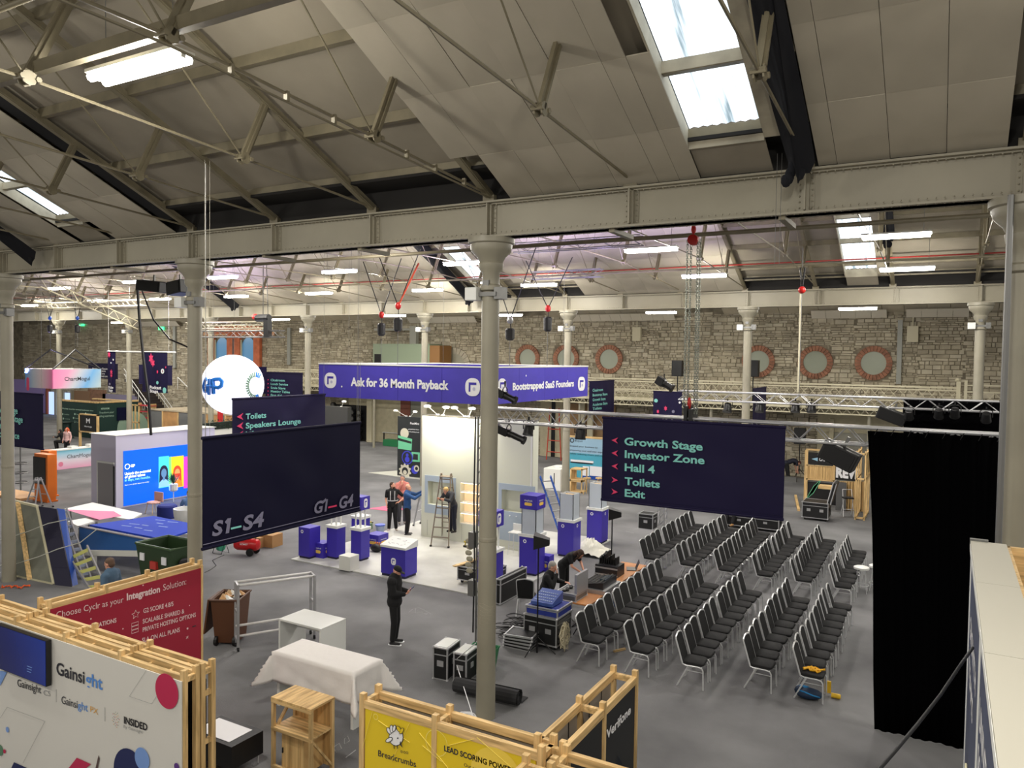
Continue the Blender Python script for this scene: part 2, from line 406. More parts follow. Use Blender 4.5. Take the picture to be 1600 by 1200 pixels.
for pa, pb in ((893, 1055), (1268, 1386), (1416, 1514), (640, 745), (200, 280)):
    xa, xb = onY(pa, 492, 43.1)[0], onY(pb, 492, 43.1)[0]; nb_ = max(2, int((xb-xa)/.62))
    for k in range(nb_):
        m = MB(); m.add([(xa+(xb-xa)*(k+u)/nb_, y_, z_) for u in (.01, .99) for y_, z_ in ((43.15, 8.52), (43.17, 8.52), (42.75, 8.9), (42.77, 8.92))], [(0, 1, 3, 2), (4, 6, 7, 5), (0, 4, 5, 1), (2, 3, 7, 6), (0, 2, 6, 4), (1, 5, 7, 3)]); m.build('eave_board', mat('eave_white', (196, 190, 176), .7), ceil)
# ---- riveted girders
def girder(gy, label):
    t = thing('riveted_girder', label, 'girder', (0, gy, 0))
    m = MB(); m.bx(XL, XR, -.012, .012, GB, GT); m.build('web', GIRD, t)
    for z0, nm in ((GB-.03, 'bottom_flange'), (GT, 'top_flange')):
        m = MB(); m.bx(XL, XR, -.19, .19, z0, z0+.03); m.bx(XL, XR, -.1, .1, z0-.0 if z0 < 8.5 else z0-.02, z0+(.05 if z0 < 8.5 else .03)); m.build(nm, GIRD, t)
    k0 = 0
    m = MB(); m.bx(-.05, .05, -.1, .1, GB+.02, GT); m.bx(-.012, .012, -.17, .17, GB+.02, GT)
    for zz in np.arange(GB+.07, GT, .08):
        for xx in (-.085, .085): m.ell((xx, -.03, zz), (.014, .02, .014), 6, 4)
    m.bx(-.11, .11, -.03, .03, GB+.02, GT)
    st = m.build('stiffener', GIRD, t); X0 = C1X if gy < 20 else C2X
    st.location.x = X0+3*BAY
    for k in range(-15, 3*7+2):
        X = X0+3*BAY+TX*(k-8)
        if k != 8 and -64 < X < 5: share(st, t, (X, 0, 0))
    m = MB(); x = -40 if gy < 20 else -30
    while x < 3:
        m.ell((x, -.112, GT-.03), (.013, .014, .013), 5, 3); m.ell((x, -.112, GB+.05), (.013, .014, .013), 5, 3)
        if gy < 20:
            for yy in (-.15, .15): m.ell((x, yy, GB-.03), (.012, .012, .012), 5, 3)
        x += .1
    m.build('rivets', GIRD, t, kind='stuff')
    return t
g1 = girder(G1Y, 'large riveted iron girder crossing the picture above the nearest columns')
g2 = girder(G2Y, 'smaller looking riveted girder far off, in front of the stone wall')
m = MB(); m.bar((0, -.1, GB-.05), (0, .75, GB-.05), .09, .07); br = m.build('bracket', IRON, g1)
br.location.x = C1X+3*BAY-.3
for k in (-9, -8, -7, -6, -5, -4, -3, -2, -1, 1): share(br, g1, (C1X+3*BAY+TX*k-.3, 0, 0))
# ---- cast iron columns
def column(x, y, label, grp, detail=True):
    t = thing('iron_column', label, 'column', (x, y, 0), 0, grp)
    m = MB(); m.lathe([(.172, 0), (.168, .3), (.155, 3.2), (.152, 3.22), (.152, 7.4)], n=24); smooth_angle(sh_ := m.build('shaft', CREAM, t))
    m = MB(); m.lathe([(.14, 7.4), (.185, 7.43), (.185, 7.5), (.15, 7.53), (.15, 7.72), (.2, 7.78), (.215, 7.88), (.2, 7.9), (.24, 7.98), (.34, 8.08), (.36, 8.14), (.36, 8.2), (.40, 8.22), (.40, GB-.031)], n=28); smooth_angle(m.build('capital', CREAM, t))
    m = MB(); m.lathe([(.157, 3.1), (.162, 3.12), (.162, 3.16), (.157, 3.18)], n=24); m.build('collar', CREAM, sh_)
    return t
ORD = ['nearest', 'second', 'third', 'fourth', 'fifth', 'sixth', 'seventh', 'eighth', 'ninth', 'tenth', 'eleventh', 'twelfth']
c0 = column(C1X+2*BAY, G1Y, 'tall cream iron column in the middle, in front of the indigo fascia sign', 'columns under the near girder')
dup(c0, (C1X+3*BAY, G1Y, 0), label='cream iron column at the right edge beside the black drape')
dup(c0, (C1X+BAY, G1Y, 0), label='cream iron column left of the blank side of the dark hanging banner')
dup(c0, (C1X, G1Y, 0), label='cream iron column at the left edge in front of the leaning panels')
far_l = ['far cream column crossed by the black drape truss at far right', 'far cream column with a loudspeaker, above the middle of the dark direction banner', 'far cream column standing between round windows beside the indigo fascia',
         'far cream column rising behind the long side of the indigo fascia', 'far cream column just right of the white balloon', 'far cream column half hidden behind the near left column', 'far cream column behind the podcast banners', 'far cream column behind the pastel hanging fascia', 'far cream column at the far left end of the hall']
for i, k in enumerate((6, 5, 4, 3, 2, 1, 0, -1, -2)): dup(c0, (C2X+k*BAY, G2Y, 0), label=far_l[i], group='columns under the far girder')
# junction boxes strapped to columns
jb = thing('junction_box', 'white electrical box strapped to the middle column below its capital', 'electrical box', (C1X+2*BAY, G1Y, 7.62-.35), 0, 'boxes on the columns')
m = MB(); m.bx(-.37, -.14, -.25, -.05, -.02, .2); m.build('box', WHITE, jb, bevel=.01)
m = MB(); m.bx(.15, .3, -.15, .05, 0, .2); m.build('floodlight', STEEL, jb); m = MB(); m.bx(-.2, .2, -.17, -.145, .05, .12); m.bx(-.06, .06, -.18, .0, .22, .32); m.build('strap', STEEL, jb)
dup(jb, (C1X+BAY, G1Y, 7.3), label='white electrical box on the near left column beside two stage lights')
dup(jb, (C1X, G1Y, 7.2), label='white electrical box on the column at the left edge')
jl = ['far right', 'above the direction banner', 'beside the round windows', 'above the indigo fascia', 'right of the balloon', 'behind the podcast banners', 'behind the pastel fascia']
for i, k in enumerate((6, 5, 4, 3, 2, 0, -1)): dup(jb, (C2X+k*BAY, G2Y, 7.45), label='small white electrical box high on the far column '+jl[i])
# ---- roof trusses
def truss(x, ya, label, span=18.84):
    t = thing('roof_truss', label, 'truss', (x, ya, 0), 0, 'iron roof trusses')
    h = span/2; N = [(0, 9.03), (3.1, 9.25), (6.25, 9.45)]
    def zr(d): return 8.93+SL*d
    m = MB(); m.bar((0, 0, zr(0)+.06), (0, h, zr(h)+.06), .10, .12); m.bar((0, 0, zr(0)+.02), (0, h, zr(h)+.02), .14, .02); m.build('rafter', IRON, t)
    m = MB(); m.bar((0, span, zr(0)+.06), (0, h, zr(h)+.06), .10, .12); m.bar((0, span, zr(0)+.02), (0, h, zr(h)+.02), .14, .02); m.build('rafter', IRON, t)
    def S(d): return d
    for mir in (0, 1):
        f = (lambda d: span-d) if mir else (lambda d: d)
        tops = [(2.68, zr(2.68)), (5.36, zr(5.36)), (h, zr(h))]
        for i in (1, 2):
            m = MB(); m.bar((0, f(N[i][0]), N[i][1]), (0, f(tops[i-1][0]), tops[i-1][1]), .05, .13, up=(0, 1, 0)); m.bar((0, f(N[i][0]), N[i][1]), (0, f(tops[i-1][0]), tops[i-1][1]), .12, .04, up=(0, 1, 0)); m.build('strut', IRON, t)
            m = MB(); m.tube([(0, f(N[i][0]), N[i][1]), (0, f(tops[i][0]), tops[i][1])], .013, 5); m.build('diagonal_rod', IRON, t)
            m = MB(); m.tube([(0, f(N[i-1][0]), N[i-1][1]), (0, f(N[i][0]), N[i][1])], .021, 6); m.build('tie_rod', IRON, t)
            m = MB()
            for xx in (-.05, .05): m.lathe([(.09, xx-.01), (.09, xx+.01)], (0, f(N[i][0]), N[i][1]), 8, ax=0)
            m.lathe([(.035, -.08), (.035, .08)], (0, f(N[i][0])-.08, N[i][1]), 6, ax=0); m.lathe([(.035, -.08), (.035, .08)], (0, f(N[i][0])+.1, N[i][1]), 6, ax=0)
            m.build('pin_plate', IRON, t)
        m = MB(); m.bx(-.11, .11, f(0)-.12, f(0)+.12, GT+.03, GT+.14); m.build('shoe', IRON, t)
    m = MB(); m.tube([(0, N[2][0], N[2][1]), (0, span-N[2][0], N[2][1])], .021, 6); m.build('tie_rod', IRON, t)
    return t
nl = ['landing at the right edge column', 'beside the large skylight', 'between the middle column and the large skylight', 'landing above the middle column', 'just left of the middle column', 'between the two left columns, nearer the left one', 'landing above the near left column', 'at far left past the dark gap', 'furthest left but one', 'furthest left']
t0 = truss(C1X+3*BAY, G1Y-18.84, 'near iron roof truss '+nl[0])
for k in range(1, 10): dup(t0, (C1X+3*BAY-k*TX, G1Y-18.84, 0), label='near iron roof truss '+nl[k])
NUMS = 'first second third fourth fifth sixth seventh eighth ninth tenth eleventh twelfth thirteenth fourteenth fifteenth sixteenth seventeenth eighteenth nineteenth twentieth twenty-first twenty-second twenty-third twenty-fourth'.split()
for k in range(-1, 24): dup(t0, (C1X+3*BAY-k*TX, G1Y, 0), label='middle span roof truss, '+('past the right edge column' if k < 0 else NUMS[k]+' from the right edge column leftward'))
# cable conduit clipped under the truss above the middle column
cn = MB(); X = C1X+2*BAY
cn.tube([(X+.02, 11.2, 8.98), (X+.02, 8.2, 9.15), (X+.02, 5.05, 9.35), (X+.02, 2, 9.38)], .016, 5)
for d in (10.4, 9.6, 8.9, 7.4, 6.6, 5.8): zc = 9.0+(11.3-d)*.06; cn.bx(X-.01, X+.05, d-.02, d+.02, zc-.03, zc+.09)
tag(cn.build('cable_conduit', IRON), 'thin grey conduit clipped beneath the tie rod above the middle column', 'conduit')
# long pipes running the length of the roof
def pipe(name, label, y, z, r, mt, x0=-70, x1=6, cat='pipe'):
    m = MB(); m.tube([(x0, y, z), (x1, y, z)], r, 8); return tag(m.build(name, mt, smooth=True), label, cat)
m = MB(); m.bx(-40, 6, 5.1, 5.2, 9.52, 9.66); tag(m.build('tie_beam', IRON), 'long pale beam running under the near trusses past the bright twin tube', 'beam')
pipe('longitudinal_rod', 'slim pale rod along the near roof above the twin tube light', 4.3, 9.75, .03, IRON, cat='rod')
yb1 = onY(1400, 346, 17.5); pipe('longitudinal_pipe', 'cream pipe running the length of the hall just beyond the near girder', 17.5, yb1[2], .05, IRON)
pipe('sprinkler_pipe', 'thin red sprinkler pipe along the far roof slope', 28.2, 9.72, .025, mat('pipe_red', (160, 50, 45), .5))
yb1 = onY(1400, 407, 25.5); pipe('longitudinal_pipe', 'pale pipe running beside the red sprinkler pipe', 25.5, yb1[2], .035, IRON)
# black-out cloths gathered beside the skylights
def cloth(name, label, x, ya, yb, w, drop):
    m = MB(); n = 14; kx = 9; vs = []
    for i in range(n+1):
        s = i/n; Y = ya+(yb-ya)*s; z0 = zb(Y)-.03
        for k in range(kx):
            u = k/(kx-1)-.5; ww = w*(1-.35*s**2)
            vs.append((x+u*ww+.05*math.sin(6*s+k), Y, z0-drop*(1-(2*u)**2)*(.5+.5*s)-.05*math.sin(k*2.3+i*.7)-(.25*s**6)))
    fs = [(i*kx+k, i*kx+k+1, (i+1)*kx+k+1, (i+1)*kx+k) for i in range(n) for k in range(kx-1)]
    m.add(vs, fs)
    e = (x, yb, zb(yb)-.35)
    for q in range(7): m.ell((e[0]-.05+random.uniform(-.12, .1), e[1]-.05, e[2]+random.uniform(-.16, .15)), (random.uniform(.05, .09), .07, random.uniform(.08, .16)), 7, 5)
    return tag(m.build(name, mat('blackout_cloth', (12, 13, 20), .95), smooth=True), label, 'cloth', 'blackout cloths by the skylights')
cloth('blackout_cloth', 'long black cloth hanging beside the large bright skylight', -1.78, 5.0, 10.75, .42, .25)
cloth('blackout_cloth', 'black cloth bunched at the far left above the near girder', -20.3, 6.5, 11.0, .4, .35)
cloth('blackout_cloth', 'black cloth beside the bright skylight left of the middle column', -19.1, 22, 29.6, .7, .3)
cloth('blackout_cloth', 'black cloth high right of the skylight at the upper right of the hall', -1.75, 22, 26.8, .4, .2)
cloth('blackout_cloth', 'black cloth on the far roof right of the near left column', -34.5, 22, 29.5, 1.1, .3)
m = MB(); slab(m, -15.0, -14.62, 10.9, 3.2, .05, .02); m.build('gap_shade_strip', mat('gap_shade', (14, 14, 16), 1), ceil)  # dark strips stand in for the shade inside the open roof gaps
m = MB(); slab(m, -7.2, -6.92, 29.9, 22, .02, .02); slab(m, -22.6, -22.2, 29.9, 22, .02, .02); m.build('gap_shade_strip', MATS['gap_shade'], ceil)
# ---- fluorescent fittings
TUBE = glow('tube_glow', (255, 250, 238), 26.0)
def fitting(x, y, z, label, L=1.55, main=False, wl=.9):
    t = thing('tube_light', label, 'ceiling light', (x, y, z), 0, 'twin tube lights')
    m = MB(); m.bx(-L/2, L/2, -.15, .15, .03, .07); m.bx(-L/2, L/2, -.03, .03, -.02, .03); hs = m.build('housing', WHITE, t)
    for yy in (-.09, .09):
        m = MB(); m.tube([(-L/2+.03, yy, -.01), (L/2-.03, yy, -.01)], .055, 8); m.build('tube', TUBE, hs)
    m = MB()
    for xx in (-.6, .6): m.tube([(xx, 0, .07), (xx, 0, min(wl, zb(y)-z-.05))], .006, 4)
    m.build('suspension_wire', STEEL, t)
    return t
def lamp(x, y, z, w=None, L=1.5):
    ld = LAMPD if w is None else LAMPD2
    o = bpy.data.objects.new('tube_and_fill_lamp', ld); COL.objects.link(o); o.location = (x, y, z-.09)
    o = bpy.data.objects.new('tube_and_fill_side', LAMPP); COL.objects.link(o); o.location = (x, y, z-.16)
LAMPD = bpy.data.lights.new('tube_and_fill_lamp', 'AREA'); LAMPD.shape = 'RECTANGLE'; LAMPD.size = 1.5; LAMPD.size_y = .3; LAMPD.energy = TUBE_W; LAMPD.color = (1.0, .955, .87)
LAMPP = bpy.data.lights.new('tube_and_fill_side', 'POINT'); LAMPP.shadow_soft_size = .14; LAMPP.energy = TUBE_UP; LAMPP.color = LAMPD.color
f0 = None
LIGHTS = [(1017, 390, 9.4, 'large in view, beyond the near girder, right of the middle column'), (1100, 431, 9.2, 'below and right of the red chain hoist wheel'), (1400, 368, 9.4, 'upper of the two crossing the far skylight'),
 (1417, 420, 9.2, 'lower of the two crossing the far skylight'), (1033, 488, 8.6, 'low, under the far girder above the round windows'), (1340, 482, 8.6, 'low, under the far girder at right'), (530, 424, 9.4, 'between the near left and middle columns, upper'),
 (498, 458, 9.2, 'between the near left and middle columns, lower'), (668, 453, 9.2, 'just above the red chain hooks'), (725, 411, 9.4, 'crossing the bright skylight left of the middle column'), (842, 445, 9.2, 'immediately right of the middle column'),
 (796, 492, 8.6, 'low, touching the right side of the middle column'), (616, 493, 8.6, 'low, over the indigo fascia hoists'), (348, 433, 9.4, 'immediately right of the near left column, upper'), (369, 463, 9.2, 'right of the near left column, lower'),
 (438, 499, 8.6, 'low, beside the black cage of winches'), (250, 467, 9.2, 'left of the near left column, lower'), (212, 440, 9.4, 'left of the near left column beside the stage lights'), (185, 504, 8.6, 'low, above the podcast banners'), (92, 450, 9.4, 'far left, upper'), (152, 470, 9.2, 'far left, middle'), (46, 477, 9.2, 'at the left edge')]
for px, py, z, lb in LIGHTS:
    p = fl(px, py, z); lb = 'bright tube light '+lb
    if z < 9:
        if 'FL' not in globals(): FL = fitting(*p, lb, wl=3.0)
        else: dup(FL, p, label=lb)
        lamp(*p); continue
    if f0 is None: f0 = fitting(*p, lb)
    else: dup(f0, p, label=lb)
    lamp(*p)
p = fl(216, 106, 9.5); big = dup(f0, p, label='very large looking twin tube light at upper left, nearest of all'); lamp(*p)
for q in [(-.7, 4.2, 9.5), (-8.2, -1.5, 9.5), (-.7, -1.5, 9.5), (6.5, 5.5, 9.5), (-16, 4.2, 9.5), (5.6, 14, 9.4), (5.6, 24, 9.3), (-24, 4, 9.5), (-16, -1.5, 9.5)]:   # unseen lamps without fittings, added on the same grid to brighten the near span
    lamp(*q)
for q in [(-74, 33, 9.3), (-74, 24, 9.3), (-56, 36.5, 8.6), (-60, 12, 9.3), (-14, 16, 9.4), (-20, 24, 9.3), (-33, 22, 9.3), (-45, 26, 9.3), (-60, 26, 9.3), (-30, 37, 8.6), (-48, 37, 8.6), (-64, 37, 8.6)]: lamp(*q)  # more added lamps, no fittings modelled, lifting the dim far left and middle hall
# ================================================================ GALLERY along the far wall
CRM = mat('gallery_cream', (196, 189, 162), .5)
gal = thing('gallery', 'cream iron gallery with lattice balustrade along the stone wall', 'gallery', (0, 40.4, 0))
GX0, GX1 = -52.0, onY(1497, 600, 40.4)[0]
m = MB(); m.bx(GX0, GX1, 0, 3.0, 4.0, 4.15); m.build('deck', CRM, gal)
for z, r, nm in ((5.15, .035, 'handrail'), (5.02, .03, 'rail'), (4.56, .035, 'rail'), (4.46, .02, 'rail'), (4.0, .05, 'bottom_chord'), (3.72, .03, 'bottom_chord')):
    m = MB(); m.bx(GX0, GX1, -.04, .04, z-r, z+r); m.build(nm, CRM, gal)
m = MB(); x = GX0
while x < GX1-.4:
    for z0, z1 in ((4.58, 5.0), (4.05, 4.44)):
        m.bar((x, 0, z0), (x+.36, 0, z1), .045, .02); m.bar((x, .01, z1), (x+.36, .01, z0), .045, .02)
    m.bar((x, 0, 3.74), (x+.18, 0, 3.97), .04, .02); m.bar((x+.18, 0, 3.97), (x+.36, 0, 3.74), .04, .02)
    x += .40
m.build('lattice_bars', CRM, gal, kind='stuff')
for k in range(-1, 7):
    m = MB(); X = C2X+k*BAY+3.5
    if X > GX1: continue
    m.lathe([(.09, 0), (.08, 3.7)], (X, .15, 0), 10); m.build('post', CREAM, gal)
m = MB(); m.bx(GX1-.06, GX1+.1, -.08, .08, 3.7, 5.45); m.lathe([(.1, 5.45), (.14, 5.5), (.05, 5.6)], (GX1, 0, 0), 10); m.build('newel_post', CRM, gal)
g2b = thing('stair_gallery', 'cream lattice landing right of the newel post, behind the right edge column', 'gallery', (GX1+.3, 40.0, 0))
for z in (5.3, 5.0, 4.5, 3.9):
    m = MB(); m.bx(0, 3.5, -.04, .04, z-.03, z+.03); m.build('rail', CRM, g2b)
m = MB()
for k in range(9):
    for z0, z1 in ((4.0, 4.45), (4.55, 4.95)): m.bar((k*.38, 0, z0), (k*.38+.36, 0, z1), .05, .02); m.bar((k*.38, 0, z1), (k*.38+.36, 0, z0), .05, .02)
m.build('lattice_bars', CRM, g2b, kind='stuff')
for xx in (0, 1.6): m = MB(); m.bx(xx-.06, xx+.06, -.05, .05, 0, 5.5); m.build('post', CRM, g2b)
# plastered bays and openings under and on the gallery
PL = mat('cream_plaster', (186, 178, 150), .8, var=.05)
def wallpanel(name, px0, px1, py0, py1, mt, Y=WY-.14, t=.1, kind=True):
    a = onY(px0, py0, Y); b = onY(px1, py1, Y); z1 = a[2]; z0 = max(0.01, b[2])
    m = MB(); m.bx(a[0], b[0], Y, Y+t, z0, z1); o = m.build(name, mt)
    return struct(o) if kind else o
TRI = [4]
def trim(*a, **k): o = wallpanel(f'trim_{TRI[0]}', *a, **k); TRI[0] += 1; return o
trim(1278, 1420, 640, 760, PL); trim(1300, 1400, 675, 760, mat('roller_shutter', (150, 148, 135), .5, .3), Y=WY-.2)
trim(1296, 1300, 655, 760, PL, Y=WY-.4, t=.3)
trim(545, 625, 618, 720, PL); trim(626, 640, 618, 715, mat('maroon_door', (120, 70, 55), .6), Y=WY-.2); trim(640, 660, 618, 715, mat('grey_panel', (130, 130, 118), .7)); trim(660, 735, 618, 715, mat('beige_panel', (170, 164, 136), .7))
trim(845, 880, 618, 725, PL); trim(862, 866, 620, 715, BLKM, Y=WY-.2); trim(880, 960, 630, 715, mat('warm_panel', (160, 130, 95), .7))
for px in (573, 905, 918): trim(px, px+7, 622, 715, CRM, Y=WY-.7, t=.15)
# sage plant enclosure on the gallery with a brown door
a = onY(583, 537, 41.8); b = onY(671, 572, 41.8)
t = thing('plant_enclosure', 'sage green cabinet on the gallery above the indigo fascia', 'cabinet', (a[0], 41.8, 4.15))
m = MB(); m.bx(0, b[0]-a[0], 0, 1.5, 0, a[2]-4.15); m.build('cabinet', mat('sage', (142, 156, 132), .6), t)
m = MB(); m.bx(.15, .75, -.03, .05, .9, 2.2); m.build('louvre', BLKM, t)
m = MB(); m.bx(b[0]-a[0], b[0]-a[0]+.8, .02, 1.4, 0, a[2]-4.25); m.build('door', mat('brown_door', (140, 100, 55), .6), t)
a = onY(640, 508, 42.5); m = MB(); m.bx(a[0], a[0]+.55, 42.5, 42.8, 5.6, 8.3); m.bx(a[0]-3.2, a[0], 42.6, 42.75, 8.0, 8.15); tag(m.build('ventilation_duct', mat('duct_grey', (150, 150, 140), .5)), 'grey vertical duct rising from the sage cabinet on the gallery', 'duct')
# arched windows with red frames, far wall at left
for i, px in enumerate((346, 387)):
    w = bpy.data.objects.new(f'window_{30+i}', None); COL.objects.link(w); struct(w); a = onY(px, 560, WY-.2); z1 = onY(px, 531, WY-.2)[2]
    m = MB(); m.bx(a[0]-1.5, a[0]-.8, WY-.35, WY-.08, 4.2, z1+.5); m.bx(a[0]+.8, a[0]+1.5, WY-.35, WY-.08, 4.2, z1+.5); m.bx(a[0]-1.5, a[0]+1.5, WY-.35, WY-.08, z1+.5, z1+1.1); m.build('brick_pier', mat('orange_brick', (190, 105, 70), .8, var=.1), w)
    m = MB(); m.poly([(.8*math.cos(PI*k/10), 1.0*math.sin(PI*k/10)) for k in range(11)]+[(-.8, -1.2), (.8, -1.2)], (a[0], WY-.1, z1-.8), (1, 0, 0), (0, 0, 1), .03); m.build('pane', mat('blue_pane', (80, 130, 170), .3, emit=.3), w)
    m = MB(); m.bx(a[0]-.8, a[0]-.68, WY-.25, WY-.15, 4.2, z1); m.bx(a[0]+.68, a[0]+.8, WY-.25, WY-.15, 4.2, z1); m.bx(a[0]-.8, a[0]+.8, WY-.25, WY-.15, z1-2.1, z1-1.9); m.build('frame', CRM, w)
trim(318, 428, 519, 524, mat('peach_lintel', (214, 160, 120), .7), Y=WY-.3)
# glazed entrance far left, stairs, lilac lit wall
m = MB(); a = onY(73, 612, 43.1); b = onY(110, 690, 43.1)
d = bpy.data.objects.new('door_1', None); COL.objects.link(d); struct(d)
m.bx(a[0], b[0], 43.2, 43.25, 0, a[2]); m.build('lit_glass', mat('entrance_glass', (170, 195, 240), .2, emit=.9), d)
for px in (72, 85, 97, 110): q = onY(px, 640, 43.0); m = MB(); m.bx(q[0]-.12, q[0]+.12, 43.05, 43.3, 0, a[2]+.3); m.build('mullion', mat('brick_column', (150, 80, 60), .8) if px == 72 else CREAM, d)
trim(18, 70, 592, 665, mat('lilac_lit_wall', (150, 132, 196), .7)); trim(112, 140, 610, 640, mat('brown_wall', (140, 110, 85), .7), Y=WY-.2); trim(137, 165, 608, 660, mat('brick_wall_far', (140, 105, 85), .8, var=.15)); trim(160, 215, 615, 690, mat('lilac_lit_grey', (140, 134, 160), .7))  # violet light falling on the lilac walls is put into their colour
st = thing('staircase', 'dark staircase with white handrails coming down behind the podcast banners', 'staircase', onY(262, 690, 42.0)[:2]+(0,))
for k in range(16):
    m = MB(); m.bx(-k*.28-.3, -k*.28, -.9, .9, 3.9*k/16, 3.9*(k+1)/16); m.build('step', mat('stair_dark', (52, 44, 44), .7), st)
for yy in (-.95, .95):
    for dz in (.45, .9): m = MB(); m.tube([(0, yy, dz), (-4.5, yy, 3.9+dz)], .03, 5); m.build('handrail', WHITE, st)
    m = MB()
    for k in range(0, 16, 3): m.tube([(-k*.28, yy, 3.9*k/16), (-k*.28, yy, 3.9*k/16+.9)], .02, 5)
    m.build('balusters', WHITE, st, kind='stuff')
m = MB(); a = onY(290, 615, 42); m.tube([(a[0]-1, 42, 4.2), (a[0]+2.2, 42, 2.2)], .035, 5); m.tube([(a[0]-1, 42, 4.2), (a[0]-1, 42, 3.2)], .035, 5); tag(m.build('stair_rail', WHITE), 'white sloping handrail right of the staircase', 'handrail')
# emergency exit signs and wall speakers
EX = mat('exit_green', (60, 200, 130), .4, emit=2.0)
for px, py, s in ((128, 507, 'left'), (252, 513, 'right')):
    p = onY(px, py, WY-.2); t = thing('exit_sign', f'small lit green exit sign high on the stone wall, {s} of the two', 'sign', p, 0, 'exit signs')
    m = MB(); m.bx(-.35, .35, -.05, .05, -.14, .14); m.build('panel', EX, t)
    m = MB(); m.bx(-.25, -.1, -.06, -.05, -.09, .09); m.bx(.0, .22, -.06, -.05, -.02, .03); m.build('pictogram', WPRINT, t)
for px, py, s in ((995, 522, 'above the round window right of the indigo fascia'), (1426, 522, 'right of the vertical duct at far right')):
    p = onY(px, py, WY-.25); m = MB(); m.bx(p[0]-.25, p[0]+.25, p[1]-.1, p[1]+.15, p[2]-.4, p[2]+.4); m.tube([(p[0], p[1], p[2]+.4), (p[0], p[1], p[2]+1.0)], .03, 5); tag(m.build('wall_speaker', CRM), 'cream column speaker on the stone wall '+s, 'speaker')
for px, py, s in ((1059, 575, 'centre'), (1177, 575, 'right, behind a far column')):
    p = onY(px, py, 40.2); t = thing('loudspeaker', f'black loudspeaker on a pole on the gallery, {s}', 'speaker', (p[0], p[1], 4.15))
    m = MB(); m.bx(-.28, .28, -.2, .2, p[2]-4.6, p[2]-3.75); m.build('cabinet', BLK, t, bevel=.02); m = MB(); m.tube([(0, 0, 0), (0, 0, p[2]-4.6)], .03, 6); m.tube([(-.3, 0, .02), (.3, 0, .02)], .02, 5); m.build('stand', BLKM, t)
# ================================================================ CHAIRS
def make_chair():
    t = thing('banquet_chair', '', 'chair', (0, 0, 0))
    m = MB(); n = 20; P = rrect(.42, .44, .09, 4); vs = []
    for z, s in ((.445, .96), (.452, 1), (.485, 1), (.5, .93)): vs += [(x*s+.02, y*s, z) for x, y in P]
    k = len(P); fs = [tuple(range(k))[::-1], tuple(range(3*k, 4*k))]+[(r*k+i, r*k+(i+1) % k, (r+1)*k+(i+1) % k, (r+1)*k+i) for r in range(3) for i in range(k)]
    m.add(vs, fs); smooth_angle(m.build('seat', FABRIC, t), 50)
    # arched back panel, leaning back
    m = MB(); out = [(-.185, 0), (.185, 0), (.195, .25), (.198, .385), (.185, .415), (.1, .44), (0, .455), (-.1, .44), (-.185, .415), (-.198, .385), (-.195, .25)]
    vs = [(-.185-.14*(b/.45)+o, a, .50+b) for o in (-.02, .018) for a, b in out]; k = len(out)
    m.add(vs, [tuple(range(k)), tuple(range(k, 2*k))[::-1]]+[(i, k+i, k+(i+1) % k, (i+1) % k) for i in range(k)]); m.build('backrest', FABRIC, t)
    m = MB(); pts = [(-.185-.14*(b/.45), a*1.05, .50+b*1.03) for a, b in out]; pts = pts[1:]+pts[:1]
    m.tube([(-.17, .2, .44)]+pts[0:10]+[(-.17, -.2, .44)], .017, 5); m.build('back_frame', CHROME, t)
    m = MB()
    for s in (-1, 1): m.tube([(-.17, s*.2, .44), (-.1, s*.21, .425), (.12, s*.21, .43), (.2, s*.2, .41)], .0125, 5)
    m.tube([(.19, -.2, .42), (.19, .2, .42)], .01, 5); m.tube([(-.12, -.2, .43), (-.12, .2, .43)], .01, 5); m.build('seat_frame', CHROME, t)
    for s in (-1, 1):
        m = MB(); m.tube([(.2, s*.2, .41), (.225, s*.205, .36), (.235, s*.21, .0)], .015, 5); m.build('leg', CHROME, t)
        m = MB(); m.tube([(-.06, s*.2, .42), (-.27, s*.215, .0)], .015, 5); m.build('leg', CHROME, t)
    m = MB()
    for s in (-1, 1): m.tube([(-.105, s*.203, .33), (.228, s*.206, .33)], .008, 4)
    m.build('stretcher', CHROME, t)
    return t
ch0 = None
OR = ['first', 'second', 'third', 'fourth', 'fifth', 'sixth', 'seventh', 'eighth', 'ninth', 'tenth', 'eleventh']
COLS_N = [(-6.24, 14.57, 11), (-5.16, 14.60, 11), (-4.1, 14.55, 11), (-2.96, 15.1, 10), (-2.06, 15.15, 10)]
COLS_F = [(-7.42, 21.52, 11), (-6.29, 21.45, 11), (-5.23, 21.47, 11), (-4.17, 21.53, 11), (-3.18, 21.56, 11), (-2.2, 21.5, 9)]
CHAIRS = []
for blk, cols, nm in (('near', COLS_N, 'chairs in the near block'), ('far', COLS_F, 'chairs in the far block')):
    for ci, (x, y, n) in enumerate(cols):
        for k in range(n):
            lab = f'black padded banquet chair, {OR[k]} from the camera end, {OR[ci]} line from the left, {blk} block'
            yy = y+k*.495; xx = x+random.uniform(-.03, .03)-.02; rz = random.uniform(-.05, .05)
            if ch0 is None: ch0 = make_chair(); ch0.location = (xx, yy, 0); ch0['label'] = lab; ch0['group'] = nm; o = ch0
            else: o = dup(ch0, (xx, yy, 0), rz, lab, nm)
            CHAIRS.append(o)
p = fl(822, 960); dup(ch0, (p[0], p[1], 0), PI*.62, 'black padded banquet chair left of the seated grey haired man', 'loose chairs')
